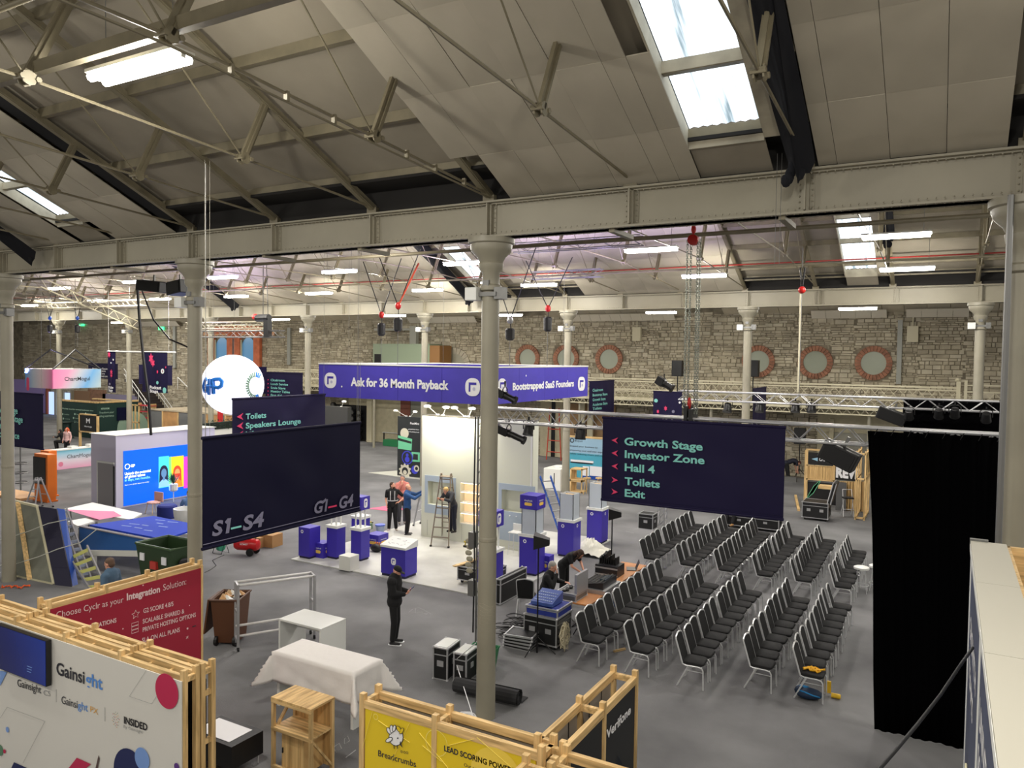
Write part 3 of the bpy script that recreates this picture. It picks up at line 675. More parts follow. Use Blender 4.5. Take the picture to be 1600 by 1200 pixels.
# white wire stools stacked beside the chairs
p = fl(1345, 925); ws = thing('white_stool', 'white low stool with wire frame, left of the pair by the drape edge', 'stool', p, 0, 'white stools')
m = MB(); m.lathe([(.15, .62), (.2, .64), (.2, .69), (.15, .71)], n=16); smooth_angle(m.build('seat', WHITE, ws)); m = MB()
for a_ in range(4): t_ = PI/4+a_*PI/2; m.tube([(.13*math.cos(t_), .13*math.sin(t_), .63), (.22*math.cos(t_), .22*math.sin(t_), 0)], .01, 5)
ring_ = [(.19*math.cos(2*PI*k/12), .19*math.sin(2*PI*k/12), .2) for k in range(13)]; m.tube(ring_, .008, 5); m.build('frame', CHROME, ws)
dup(ws, (p[0]+.35, p[1]+.4, 0), label='white low stool with wire frame, right of the pair by the drape edge')
# things left on the nearest chair and beneath it
cx_, cy_2 = COLS_N[4][0], COLS_N[4][1]
m = MB(); pts = [(cx_+.1*math.cos(i*.9)+.01*i-.08, cy_2+.09*math.sin(i*1.3), .515+.03*abs(math.sin(i*1.7))) for i in range(22)]; m.tube(pts, .018, 5)
tag(m.build('yellow_strap', mat('strap_yellow', (240, 180, 30), .6)), 'bundled yellow strap on the chair nearest the camera at right', 'strap')
p = fl(1264, 1092); bg = thing('backpack', 'blue and black backpack lying on the carpet beneath the nearest right chair', 'backpack', p, .2)
m = MB(); m.ell((0, 0, .1), (.24, .15, .1), 14, 8); m.ell((-.14, .05, .12), (.12, .12, .09), 10, 6); m.build('body', mat('navy_nylon', (18, 40, 66), .7), bg, smooth=True)
m = MB(); m.tube([(-.22, 0, .14), (-.1, -.12, .17), (.05, -.14, .13), (.18, -.12, .1)], .015, 5); m.ell((-.1, .07, .18), (.12, .07, .03), 8, 5); m.build('trim', mat('bright_blue_nylon', (20, 120, 180), .6), bg, smooth=True)
p = fl(1299, 1090); m = MB(); m.lathe([(.045, 0), (.045, .14), (.035, .16)], (0, 0, 0), 12, ax=0); m.bx(-.12, -.02, .06, .1, .0, .22); o = m.build('tool_can', mat('tool_yellow', (235, 190, 40), .5)); o.location = (p[0], p[1], .05); tag(o, 'yellow and silver tool on the floor right of the backpack', 'tool')
p = fl(968, 1017); m = MB(); m.bar((-.15, 0, .02), (.15, 0, .02), .05, .04); o = m.build('timber_offcut', WOODX); o.location = p; o.rotation_euler.z = .55+.5; tag(o, 'short pale timber offcut on the carpet between the nearest chairs', 'timber')
# ================================================================ TRUSSES, DRAPES
def lattice_truss(name, label, x0, x1, y, z0, z1, dep=.29, cell=.27, r=.025, mt=SILVER, fine=True, cat='truss'):
    t = thing(name, label, cat, ((x0+x1)/2, y, z0)); L = x1-x0; h = z1-z0
    for yy in (0, dep):
        for zz in (0, h):
            m = MB(); m.tube([(-L/2, yy, zz), (L/2, yy, zz)], r, 8); m.build('chord', mt, t, smooth=True)
    n = int(L/cell); c = L/n
    if fine:
        m = MB(); m.tube([(0, 0, 0), (c, 0, h)], r*.42, 5); b0 = m.build('brace', mt, t); m = MB(); m.tube([(0, 0, h), (c, 0, 0)], r*.42, 5); b1 = m.build('brace', mt, t)
        b0.location = (-L/2, 0, 0); b1.location = (-L/2+c, 0, 0)
        for k in range(n):
            b = (b0, b1)[k % 2]
            if k > 1: share(b, t, (-L/2+k*c, 0, 0))
            share(b, t, (-L/2+k*c, dep, 0))
        m = MB()
        for k in range(n): m.tube([(-L/2+k*c, 0, (k % 2)*h), (-L/2+k*c, dep, (k % 2)*h)], r*.4, 4)
        m.build('cross_bars', mt, t, kind='stuff')
    else:
        m = MB()
        for k in range(n):
            a, b = (0, h) if k % 2 else (h, 0)
            for yy in (0, dep): m.tube([(-L/2+k*c, yy, a), (-L/2+(k+1)*c, yy, b)], r*.45, 4)
        m.build('lacing', mt, t, kind='stuff')
    return t
TY = 14.43
tr1 = lattice_truss('lighting_truss', 'long aluminium box truss carrying the dark direction banner and the black drape', -8.85, .95, TY, 4.86, 5.16)
tr2 = lattice_truss('lighting_truss', 'second aluminium truss further off, hung with small black stage lights', -7.49, 1.2, 24.0, 5.0, 5.28, cell=.33)
def drape(name, label, x0, x1, y, z0, z1, n=60, amp=.05, slant=0):
    m = MB(); vs = []; rows = 6
    for j in range(rows+1):
        for i in range(n+1):
            u = j/rows; x = x0+(x1-x0)*i/n+slant*u*(1-i/n); e = .05*math.sin(u*5)*(1 if i == 0 else 0)
            vs.append((x+e*.6, y+amp*math.sin(i*1.35)*(.35+.65*min(1, u*3) if False else .4)+.02*math.sin(i*.4+u*3), z1+(z0-z1)*u))
    m.add(vs, [(j*(n+1)+i, (j+1)*(n+1)+i, (j+1)*(n+1)+i+1, j*(n+1)+i+1) for j in range(rows) for i in range(n)])
    o = m.build('cloth', DRAPE, None, smooth=True); t = thing(name, label, 'drape', ((x0+x1)/2, y, z0)); o.parent = t; o.location = (-(x0+x1)/2, -y, -z0)
    md = o.modifiers.new('s', 'SOLIDIFY'); md.thickness = .01
    m = MB()
    for i in range(9):
        x = x0+(x1-x0)*(i+.5)/9-(x0+x1)/2; m.tube([(x, -.02, z1-z0), (x+.03, -.1, z1-z0+.05), (x-.02, -.06, z1-z0-.06)], .006, 4)
    m.build('ties', BLK, t, kind='stuff')
    return t
drape('black_drape', 'tall black drape hanging floor to truss at right', -1.16, 1.1, TY-.07, 0.01, 5.12, slant=.27)
drape('black_drape', 'black backdrop hung on the second truss behind the tall drape', onY(1411, 630, 24.4)[0], 1.5, 24.6, 2.0, 5.25, n=40)
# thin pole at right, truss leg left of the middle column
p = onY(1562, 790, 10.9); m = MB(); m.tube([(p[0], 10.9, 0), (p[0], 10.9, 8.3)], .035, 8); tag(m.build('steel_pole', STEEL), 'thin steel pole just left of the right edge column', 'pole')
p = fl(748, 1010); t = thing('truss_upright', 'slim dark upright with base plate left of the middle column', 'stand', p)
for q in (-.08, .08): m = MB(); m.tube([(q, 0, 0), (q, 0, 5.0)], .022, 6); m.build('chord', STEEL, t)
m = MB()
for k in range(19): m.tube([(-.08, 0, .1+k*.26), (.08, 0, .1+(k+1)*.26)], .01, 4)
m.build('lacing', STEEL, t, kind='stuff'); m = MB(); m.poly([(-.35, -.3), (.1, -.25), (.12, .25), (-.1, .3)], (0, 0, 0), (1, 0, 0), (0, 1, 0), .012); m.build('base_plate', STEEL, t)
m = MB(); m.tube([(-.12, -.05, 5.0), (-.13, -.06, 3.2), (-.10, -.06, 2.0), (-.12, -.05, .3)], .018, 6); m.build('cable', BLK, t)
for z in (1.1, 2.15): m = MB(); m.bx(-.24, -.1, -.1, .08, z, z+.34); m.build('junction_box', STEEL, t)
m = MB()
for k in range(6): m.ell((-.26-.03*(k % 2), 0, 1.62+.13*k), (.09, .05, .06), 8, 5)
m.build('fixings', mat('putty', (160, 155, 135), .8), t, kind='stuff')
# vertical white truss tower behind the chairs
p = fl(1034, 822); t = thing('truss_tower', 'short white lattice tower standing behind the far chair block', 'truss', p)
for a in (-.14, .14):
    for b in (-.14, .14): m = MB(); m.tube([(a, b, 0), (a, b, 3.2)], .025, 6); m.build('chord', SILVER, t)
m = MB()
for k in range(11):
    for b in (-.14, .14): m.tube([(-.14, b, k*.28), (.14, b, (k+1)*.28)], .012, 4); m.tube([(b, -.14, k*.28), (b, .14, (k+1)*.28)], .012, 4)
m.build('lacing', SILVER, t, kind='stuff')
# black case by the tower and low road case with a seated pair of boots
def case(name, label, loc, sx, sy, sz, rz=0, wheels=False, edge=SILVER, face=BLK, cat='flight case', lid=False, handles=True):
    t = thing(name, label, cat, loc, rz); z0 = .11 if wheels else 0
    m = MB(); m.bx(-sx/2, sx/2, -sy/2, sy/2, z0, z0+sz); bd_ = m.build('body', face, t)
    m = MB(); e = .028
    for a in (-1, 1):
        for b in (-1, 1):
            m.bar((a*sx/2, b*sy/2, z0), (a*sx/2, b*sy/2, z0+sz), e); 
            for z in (z0, z0+sz): m.bar((-sx/2, b*sy/2, z), (sx/2, b*sy/2, z), e) if a > 0 else None; m.bar((a*sx/2, -sy/2, z), (a*sx/2, sy/2, z), e) if b > 0 else None
    for b in (-1, 1): m.bar((-sx/2, b*sy/2, z0+sz*.78), (sx/2, b*sy/2, z0+sz*.78), .02); m.bar((b*sx/2, -sy/2, z0+sz*.78), (b*sx/2, sy/2, z0+sz*.78), .02)
    m.build('edging', edge, t)
    if handles:
        for q in ((-.25, .25) if sx > .7 else (0,)):
            m = MB(); m.bx(q*sx-.07, q*sx+.07, -sy/2-.012, -sy/2+.01, z0+sz*.42, z0+sz*.6); m.bx(sx/2-.01, sx/2+.012, -.06, .06, z0+sz*.42, z0+sz*.6); m.build('handle', SILVER, bd_)
    m = MB()
    for a in (-1, 1):
        for b in (-1, 1):
            for z in (z0, z0+sz): m.ell((a*sx/2, b*sy/2, z), (.032, .032, .032), 6, 4)
    m.build('corners', edge, t)
    if wheels:
        for a in (-1, 1):
            for b in (-1, 1): m = MB(); m.lathe([(.05, -.02), (.05, .02)], (a*(sx/2-.09), b*(sy/2-.09), .05), 10, ax=0); m.bx(a*(sx/2-.09)-.03, a*(sx/2-.09)+.03, b*(sy/2-.09)-.03, b*(sy/2-.09)+.03, .07, .11); m.build('castor', BLK, t)
    return t
p = fl(1022, 826); case('amplifier_case', 'small black case standing left of the white lattice tower', (p[0]-.25, p[1], 0), .55, .5, .55)
p = fl(1175, 828); case('road_case', 'long low black road case behind the far chairs, under the banner', (p[0], p[1]+.3, 0), 1.9, .7, .42, wheels=True)
# ================================================================ BANNERS AND FASCIAS
def banner(name, label, plane, c, u0, u1, z0, z1, mt=NAVY, group=None, wires=None, sag=.03):
    """hanging banner; plane 'Y' runs along X at Y=c, plane 'X' runs along Y at X=c"""
    L = u1-u0; t = thing(name, label, 'banner', ((u0+u1)/2, c, z0) if plane == 'Y' else (c, (u0+u1)/2, z0), 0, group)
    P = (lambda u, d, z: (u, -d, z)) if plane == 'Y' else (lambda u, d, z: (d, u, z))
    h = z1-z0; m = MB(); nu, nz = 28, 16; vs = []
    ph = random.random()*6
    for side in (0, 1):
        for j in range(nz+1):
            for i in range(nu+1):
                u, v = i/nu, j/nz; ed = 4*u*(1-u)*v*(1-v)*4
                d = sag*ed*(.35*math.sin(9*(u-v*.5)+ph)+.3*math.sin(13*(u+v*.8)+ph)+.2*math.sin(23*u+5*v))
                dd = d+(.006 if side == 0 else -.006); vs.append(P(-L/2+L*u, dd, h*v))
    n1 = (nu+1)*(nz+1); fs = []
    for j in range(nz):
        for i in range(nu):
            a = j*(nu+1)+i; q = (a, a+1, a+nu+2, a+nu+1); fs.append(q); fs.append(tuple(n1+w for w in q)[::-1])
    m.add(vs, fs); m.build('cloth', mt, t, smooth=True)
    for z, nm in ((h, 'top_batten'), (.02, 'bottom_batten')):
        m = MB(); m.tube([P(-L/2-.01, 0, z), P(L/2+.01, 0, z)], .028, 8); m.build(nm, mt, t)
    m = MB(); m.bar(P(-L/2, .012, .09), P(L/2, .012, .09), .004, .012); m.build('hem', GPRINT if mt == NAVYD else mt, t)
    if wires:
        m = MB()
        for u in (-L/2+.06, L/2-.06): m.tube([P(u, 0, h), P(u, 0, wires-z0)], .005, 4)
        m.build('suspension_wires', STEEL, t)
    return t, P
def put(t, P, plane, c, s, pxl, pxr, pyb, hpx, mt, off=.012, d=.035, name='lettering', up=(0, 0, 1), bold=None):
    f = (lambda x, y: onY(x, y, c-d)) if plane == 'Y' else (lambda x, y: onX(x, y, c+d))
    a = np.array(f(pxl, pyb)); b = np.array(f(pxr, pyb)); top = np.array(f(pxl, pyb-hpx)); w = abs((b-a)[0 if plane == 'Y' else 1]); h = top[2]-a[2]
    o = a-np.array(t.location); m = MB(); text(m, s, o, (1, 0, 0) if plane == 'Y' else (0, 1, 0), up, w, h, off=off); return m.build(name, mt, t)
def arrow(t, plane, c, px, py, s, left, mt=PINK, d=.035):
    f = (lambda x, y: onY(x, y, c-d)) if plane == 'Y' else (lambda x, y: onX(x, y, c+d)); o = np.array(f(px, py))-np.array(t.location)
    k = -1 if left else 1; pts = [(k*s, 0), (-k*s, s*.85), (-k*s*.35, 0), (-k*s, -s*.85)]
    if not left: pts = pts[::-1]
    m = MB(); m.poly(pts, o, (1, 0, 0) if plane == 'Y' else (0, 1, 0), (0, 0, 1), .003); return m.build('arrow', mt, t)
ax = {'Y': (1, 0, 0), 'X': (0, 1, 0)}
t, P = banner('direction_banner', 'large dark navy banner listing Growth Stage down to Exit, with pink arrows', 'Y', TY-.09, -6.02, -2.5, 3.42, 5.1, NAVY)
for s, l, r, yb, arr in (('Growth Stage', 975.5, 1098, 695, 1), ('Investor Zone', 976, 1101, 715, 1), ('Hall 4', 976, 1023, 735.5, 1), ('Toilets', 976, 1031, 757, 0), ('Exit', 976, 1008, 775.5, 0)):
    put(t, P, 'Y', TY-.09, s, l, r, yb, 11.5, TEAL, off=.028); arrow(t, 'Y', TY-.09, 960.5, yb-7, .07, arr)
t, P = banner('direction_banner', 'large dark navy banner marked S1-S4 and G1-G4, mostly blank', 'X', -10.0, 7.94, 11.6, 3.22, 4.97, NAVYD, wires=9.2)
def slant(s, l, r, yl, hpx, mt): put(t, P, 'X', -10.0, s, l, r, yl, hpx, mt, off=.03, up=(0, .18, 1))
slant('S1', 331, 358, 838, 22, GPRINT); slant('S4', 379, 411, 829, 22, GPRINT); slant('G1', 490, 510, 803, 18, GPRINT); slant('G4', 529, 551, 795, 18, GPRINT)
def flag1(px, py, h):
    a = np.array(onX(px, py, -9.965))-np.array(t.location); b = np.array(onX(px-5, py+h*.28, -9.965))-np.array(t.location); m = MB(); m.bar(a, b, .006, .045); m.build('lettering', GPRINT, t)
flag1(357.5, 811, 22); flag1(509.5, 780, 18)
for l, r, y, mt in ((361, 377, 826, TEAL), (513, 526, 793, PINK)):
    a = np.array(onX(l, y, -9.965))-np.array(t.location); b = np.array(onX(r, y-3.5, -9.965))-np.array(t.location); m = MB(); m.bar(a, (a[0], b[1], a[2]), .006, .03); m.build('dash', mt, t)
t, P = banner('direction_banner', 'dark navy banner with Toilets and Speakers Lounge, behind the S1-S4 banner', 'X', -16.5, onX(363, 624, -16.5)[1], onX(508, 618, -16.5)[1], 3.35, 5.07, NAVY, wires=9.4)
for s, l, r, yb in (('Toilets', 384, 416, 655), ('Speakers Lounge', 384, 470, 669.5), ('Lifts', 384, 404, 683)):
    put(t, P, 'X', -16.5, s, l, r, yb, 8.5, TEAL, off=.025); arrow(t, 'X', -16.5, 375, yb-4, .11, 1)
t, P = banner('direction_banner', 'dark navy banner at the left edge listing Growth Stage and Lunch Service', 'Y', 13.4, -27.7, -24.2, 3.22, 4.93, NAVY, wires=9.3)
for s, r, yb, w in (('Growth Stage', 27.5, 643, 40), ('Bootstrap Stage', 35.5, 656, 46), ('Toilets', 5, 668, 20), ('Lunch Service', 30, 681, 42)):
    put(t, P, 'Y', 13.4, s, r-w, r, yb, 9.5, TEAL, off=.025)
t, P = banner('direction_banner', 'far navy banner listing Cloakroom, Lunch Service, Scale Stage, First Aid beside the balloon', 'Y', 38.15, -41.46, -37.93, 3.3, 4.98, NAVY)
for s, r, yb in (('Cloakroom', 445, 595.5), ('Lunch Service', 450, 601.5), ('Scale Stage', 446, 607.5), ('Meeting Tables', 453, 613), ('First Aid', 440, 619)):
    put(t, P, 'Y', 38.15, s, 423, r, yb, 3.6, TEAL, off=.02); arrow(t, 'Y', 38.15, 419, yb-2, .07, 0)
t, P = banner('direction_banner', 'small navy banner showing behind the balloon and the Cloakroom banner', 'X', -42.5, 36.2, 39.2, 3.4, 5.3, NAVY)
xs_ = -15.9; t, P = banner('direction_banner', 'small navy banner listing Bootstrap Stage, just right of the indigo fascia', 'X', xs_, 36.0, 39.35, 3.35, 5.08, NAVY)
for s, r, yb in (('Cloakroom', 942, 612), ('Bootstrap Stage', 949, 619.5), ('Growth Stage', 946, 627), ('Accelerate Stage', 949, 634.5), ('Toilets', 940, 641)):
    put(t, P, 'X', xs_, s, 926, r, yb, 4.2, TEAL, off=.02)
def motif(t, f, items):
    for k, (px, py, r, mt) in enumerate(items):
        o = np.array(f(px, py))-np.array(t.location); m = MB()
        pl = (1, 0, 0) if abs(f(px+5, py)[0]-f(px, py)[0]) > 1e-6 else (0, 1, 0)
        if mt is PINK: m.poly([(r*(1 if i % 2 else .55)*math.cos(i*PI/6), r*1.4*(1 if i % 2 else .55)*math.sin(i*PI/6)) for i in range(12)], o, pl, (0, 0, 1), .004)
        else: m.poly(circ(r, 10), o, pl, (0, 0, 1), .004)
        m.build('printed_motif', mt, t)
t, P = banner('stage_banner', 'small navy banner with a pink microphone print behind the second truss', 'Y', 34, *[onY(x, 612, 34)[0] for x in (1021, 1066)], 3.1, onY(1040, 612, 34)[2], NAVY)
motif(t, lambda x, y: onY(x, y, 33.96), [(1025, 626, .09, TEAL), (1040, 638, .09, PINK), (1062, 629, .05, WPRINT), (1028, 643, .07, PINK), (1052, 643, .07, GPRINT)])
t, P = banner('stage_banner', 'narrow navy banner hanging left of the round windows, beyond the second truss', 'X', -7.6, 35.4, 38.2, 3.3, 5.0, NAVY)
# podcast banners hang from a white pipe
PY = 25.0
a = onY(168, 549, PY); b = onY(274, 549, PY); m = MB(); m.tube([(a[0], PY, a[2]), (b[0], PY, a[2])], .04, 8); m.tube([(a[0]+.1, PY, a[2]), (a[0]+.1, PY, 9.6)], .008, 5); m.tube([(b[0]-.5, PY, a[2]), (b[0]-.5, PY, 9.6)], .006, 5); tag(m.build('banner_pipe', WHITE), 'white horizontal pipe carrying the podcast banners', 'pipe')
t, P = banner('stage_banner', 'navy banner reading Podcast Stage with pink blossom print', 'Y', PY-.02, onY(223, 552, PY)[0], onY(262, 552, PY)[0], onY(240, 613, PY)[2], a[2]-.03, NAVY)
motif(t, lambda x, y: onY(x, y, PY-.06), [(236, 560, .2, PINK), (239, 567, .16, PINK), (254, 580, .13, WPRINT), (254, 580, .06, PINK), (226, 575, .06, WPRINT), (246, 598, .09, TEAL), (257, 610, .15, TEAL), (246, 581, .07, PINK), (259, 574, .05, PINK)])
put(t, P, 'Y', PY-.02, 'Podcast', 234, 252, 607.5, 5, WPRINT, .03); put(t, P, 'Y', PY-.02, 'Stage', 234, 247, 613, 4.5, WPRINT, .03)
t, P = banner('stage_banner', 'narrow navy banner with pink print left of the Podcast Stage banner', 'Y', PY-.02, onY(169, 549, PY)[0], onY(181, 549, PY)[0], onY(175, 613, PY)[2], a[2]-.03, NAVY)
motif(t, lambda x, y: onY(x, y, PY-.06), [(170.5, 554, .13, PINK), (174, 582, .12, PINK), (174, 586, .1, PINK), (177, 562, .05, WPRINT), (173.5, 567, .04, WPRINT), (171.5, 600, .07, GPRINT)])
put(t, P, 'Y', PY-.02, 'Pulse', 169.5, 177, 607, 4, WPRINT, .03); put(t, P, 'Y', PY-.02, 'Stage', 169.5, 176, 611.5, 4, WPRINT, .03)
t, P = banner('direction_banner', 'navy banner half hidden behind the Podcast Stage banner', 'Y', 30.0, onY(217, 575, 30)[0], onY(269, 575, 30)[0], onY(240, 601, 30)[2], onY(240, 571, 30)[2], NAVY)
t, P = banner('direction_banner', 'navy banner with four lines of small text behind the narrow podcast banner', 'Y', 34.0, onY(138, 568, 34)[0], onY(184, 568, 34)[0], onY(150, 591, 34)[2], onY(150, 568, 34)[2], NAVY)
for s, l, r, yb in (('Accelerate Room', 144, 168, 577), ('Stage', 157, 165, 581), ('Zone', 157, 164, 585), ('Cloakroom', 157, 168, 589)): put(t, P, 'Y', 34, s, l, r, yb, 3, WPRINT, .02)
# ---- indigo fascia ring above the white stand
FX0, FX1, FY0, FY1, FZ0, FZ1 = -17.19, -10.93, 18.0, 24.55, 4.95, 6.0
t = thing('hanging_fascia', 'square indigo fascia reading Ask for 36 Month Payback and Bootstrapped SaaS Founders', 'sign', ((FX0+FX1)/2, (FY0+FY1)/2, FZ0))
hx, hy, hz = (FX1-FX0)/2, (FY1-FY0)/2, FZ1-FZ0
n = 4
for (nm, o, a, L) in (('fascia_panel', (-hx, -hy, 0), (1, 0, 0), 2*hx), ('fascia_panel', (hx, -hy, 0), (0, 1, 0), 2*hy), ('fascia_panel', (-hx, hy, 0), (1, 0, 0), 2*hx), ('fascia_panel', (-hx, -hy, 0), (0, 1, 0), 2*hy)):
    for k in range(n):
        m = MB(); q0 = np.array(o)+np.array(a)*(L*k/n+.004); q1 = np.array(o)+np.array(a)*(L*(k+1)/n-.004)
        m.bar(q0+(0, 0, hz/2), q1+(0, 0, hz/2), .05, hz-.03); m.build(nm, PURPH, t)
m = MB()
for (p_, q_) in (((-hx, -hy), (hx, -hy)), ((hx, -hy), (hx, hy)), ((hx, hy), (-hx, hy)), ((-hx, hy), (-hx, -hy))): m.bar((*p_, hz), (*q_, hz), .09, .04)
m.build('top_rail', WHITE, t)
m = MB()
for a_ in (-1, 1):
    for b_2 in (-1, 1): m.tube([(a_*hx*.8, b_2*hy*.8, hz), (a_*hx*.8, b_2*hy*.8, 9.3-FZ0)], .006, 4)
m.build('suspension_wires', STEEL, t)
put(t, None, 'Y', FY0-.03, 'Ask for 36 Month Payback', 548, 701, 602.5, 12.5, WPRINT, .04, d=.005)
put(t, None, 'X', FX1+.03, 'Bootstrapped SaaS Founders', 801, 896.5, 609.5, 11, WPRINT, .04, d=.005)
def logo(t, plane, c, pxl, pxr, pyc, hp, d=.006):
    f = (lambda x, y: onY(x, y, c-d)) if plane == 'Y' else (lambda x, y: onX(x, y, c+d)); a = np.array(f(pxl, pyc)); b = np.array(f(pxr, pyc)); T = f(pxl, pyc-hp/2)
    w = abs((b-a)[0 if plane == 'Y' else 1]); h = 2*(T[2]-a[2]); A = np.array(ax[plane], float); Z = np.array((0, 0, 1.))
    ctr = a+A*w/2-np.array(t.location); m = MB(); m.poly(rrect(w, h, min(w, h)*.42, 5), ctr, A, Z, .003, m=WPRINT)
    n_ = np.cross(A, Z); s = w*.25
    m.add([ctr+n_*.006+A*x*w+Z*y*h for x, y in ((-.26, -.26), (-.14, -.26), (-.14, .12), (.26, .12), (.26, .26), (-.26, .26))], [(0, 1, 2, 5), (2, 3, 4, 5)], PURP)
    m.add([ctr+n_*.006+A*x*w+Z*y*h for x, y in circ(.1, 10, (.1, -.1))], [tuple(range(10))], mat('logo_grey', (190, 190, 215), .5))
    return m.build('logo', None, t)
logo(t, 'Y', FY0-.03, 507, 525.5, 594, 24); logo(t, 'Y', FY0-.03, 727, 750, 604.5, 28); logo(t, 'X', FX1+.03, 778, 791, 604, 25); logo(t, 'X', FX1+.03, 903, 914, 600, 22)
m = MB()
for px, py in ((534, 604), (822, 587)):
    o = np.array(onY(px, py, FY0-.04) if px < 700 else onX(px, py, FX1+.04))-np.array(t.location)
    m.poly(circ(.03, 8), o, (1, 0, 0) if px < 700 else (0, 1, 0), (0, 0, 1), .003)
m.build('printed_dot', WPRINT, t)
# ---- pastel fascia
cy2 = 24.0; zt, zb2 = 5.27, 4.2
pa = onY(40, 576, cy2)[0]; x_r = onY(158, 579, cy2)[0]; pc = onY(82.5, 577, cy2)
# left flank faces the camera, right flank runs along Y
X0p = pa; X1p = pc[0]
yR = onX(157, 579, X1p)[1]
PAS1 = grad('pastel_front', [(0, (90, 160, 225)), (.3, (190, 200, 215)), (.6, (222, 200, 205)), (1, (226, 120, 170))], 0, -1.3, 1.3)
PAS2 = grad('pastel_side', [(0, (222, 120, 172)), (.25, (226, 150, 185)), (.42, (190, 195, 205)), (.6, (110, 170, 220)), (.8, (180, 200, 205)), (1, (120, 185, 215))], 1, -1.8, 1.8, rot=(.5, 0, 0))
t = thing('hanging_fascia', 'pastel pink and blue fascia with a round hot pink mark, hung at left', 'sign', ((X0p+X1p)/2, (cy2+yR)/2, zb2)); wx, wy = (X1p-X0p)/2, (yR-cy2)/2
m = MB(); m.bar((-wx, -wy, .53), (wx, -wy, .53), .05, 1.06); m.build('front_panel', PAS1, t)
m = MB(); m.bar((wx, -wy, .53), (wx, wy, .53), .05, 1.06); m.build('side_panel', PAS2, t)
m = MB(); m.bar((wx, wy, .53), (-wx, wy, .53), .05, 1.06); m.bar((-wx, wy, .53), (-wx, -wy, .53), .05, 1.06); m.build('back_panel', WHITEM, t)
put(t, None, 'X', X1p+.03, 'ChartMogul', 101, 140.5, 595, 6, DPRINT, .01, d=.006)
o = np.array(onY(43.5, 600, cy2-.03))-np.array(t.location); m = MB(); m.poly([(x, y) for x, y in rrect(.26, .75, .12)], o, (1, 0, 0), (0, 0, 1), .004); m.build('printed_mark', PINK, t)
m = MB()
A1 = np.array(onY(79, 546, cy2+1))-np.array(t.location); A2 = np.array(onX(118, 546, X1p-1))-np.array(t.location)
for A_ in (A1, A2):
    for c_ in ((-wx, -wy, 1.06), (wx, wy, 1.06)) if A_ is A1 else ((wx, -wy, 1.06), (wx, wy, 1.06)): m.tube([A_, c_], .045, 5)
    m.tube([A_, A_+(0, 0, 4.0)], .012, 5)
m.build('sling', BLK, t)
# ---- white balloon lantern
bc = np.array(onY(364, 601, 23.0)); R_ = (onY(364, 555, 23.0)[2]-onY(364, 648, 23.0)[2])/2
t = thing('balloon', 'big glowing white balloon with blue GP letters and a sunburst mark', 'balloon', tuple(bc))
def bpt(px, py, k=1.006):   # point on the sphere seen at a pixel
    d = ray(px, py); d = d/np.linalg.norm(d); oc = np.array([0, 0, CH])-bc; b_2 = d@oc; c_2 = oc@oc-R_*R_; q = b_2*b_2-c_2
    s = -b_2-math.sqrt(max(q, 0)); return (oc+d*s)*k
m = MB(); m.ell((0, 0, 0), (R_, R_, R_), 40, 24); m.build('envelope', mat('balloon_white', (238, 240, 255), .5, emit=.75), t, smooth=True)
BLT = mat('gp_blue', (20, 120, 215), .5)
def stroke(m, pts, r=.085):
    q = []
    for (x0, y0), (x1, y1) in zip(pts[:-1], pts[1:]):
        for s in np.linspace(0, 1, 5)[:-1]: q.append(bpt(x0+(x1-x0)*s, y0+(y1-y0)*s))
    q.append(bpt(*pts[-1])); m.tube(q, r, 5)
m = MB()
stroke(m, [(320.5, 596), (318.7, 604), (320, 611), (324, 611), (324, 604), (322, 604)]); stroke(m, [(320.5, 596), (322, 593), (323.5, 592)]); stroke(m, [(324, 603), (333, 603)]); stroke(m, [(334, 615), (333, 593), (343, 592), (347, 596), (346, 603), (341, 606), (336, 605)])
stroke(m, [(327, 616), (328, 592)]); m.build('lettering', BLT, t)
m = MB()
for k in range(30):
    a_ = 2*PI*k/30; e = lambda r: (399+r*.72*math.cos(a_), 603+r*math.sin(a_))
    if (e(21)[0]-364)**2+(e(21)[1]-601)**2 > 46**2: continue
    q = [bpt(*e(14), 1.004), bpt(*e(21), 1.004)]; m.tube(q, .04, 4, m=BLT if math.cos(a_) > .1 else mat('burst_grey', (120, 150, 130), .5))
m.build('sunburst', BLT, t)
m = MB(); m.tube([(0, 0, R_), (0, 0, 6.9-bc[2])], .03, 6); m.build('cord', BLK, t)
tt = lattice_truss('winch_truss', 'dark grid truss from which the white balloon hangs', onY(300, 520, 23)[0], onY(437, 520, 23)[0], 23, 6.98, 7.25, mt=STEEL, cell=.4, fine=False)
lattice_truss('lighting_truss', 'pale truss crossing behind the near left column above the balloon', onY(290, 508, 26)[0], onY(418, 508, 26)[0], 26, *[onY(360, y, 26)[2] for y in (513, 503)], mt=CRM, cell=.5, fine=False)
w0 = thing('winch', 'black winch cluster with red drum on the balloon truss', 'winch', onY(411, 497, 23))
m = MB(); m.lathe([(.16, -.35), (.16, .35)], n=12, ax=0); m.ell((-.45, 0, .05), (.16, .14, .14), 8, 6, m=RED); m.bx(.15, .40, -.12, .12, -.8, .0, m=BLK); m.build('motor', BLK, w0); m = MB(); m.tube([(0, 0, .1), (0, 0, 2.3)], .015, 5); m.tube([(.3, 0, .1), (.2, 0, 2.2)], .015, 5); m.build('cable', BLK, w0)
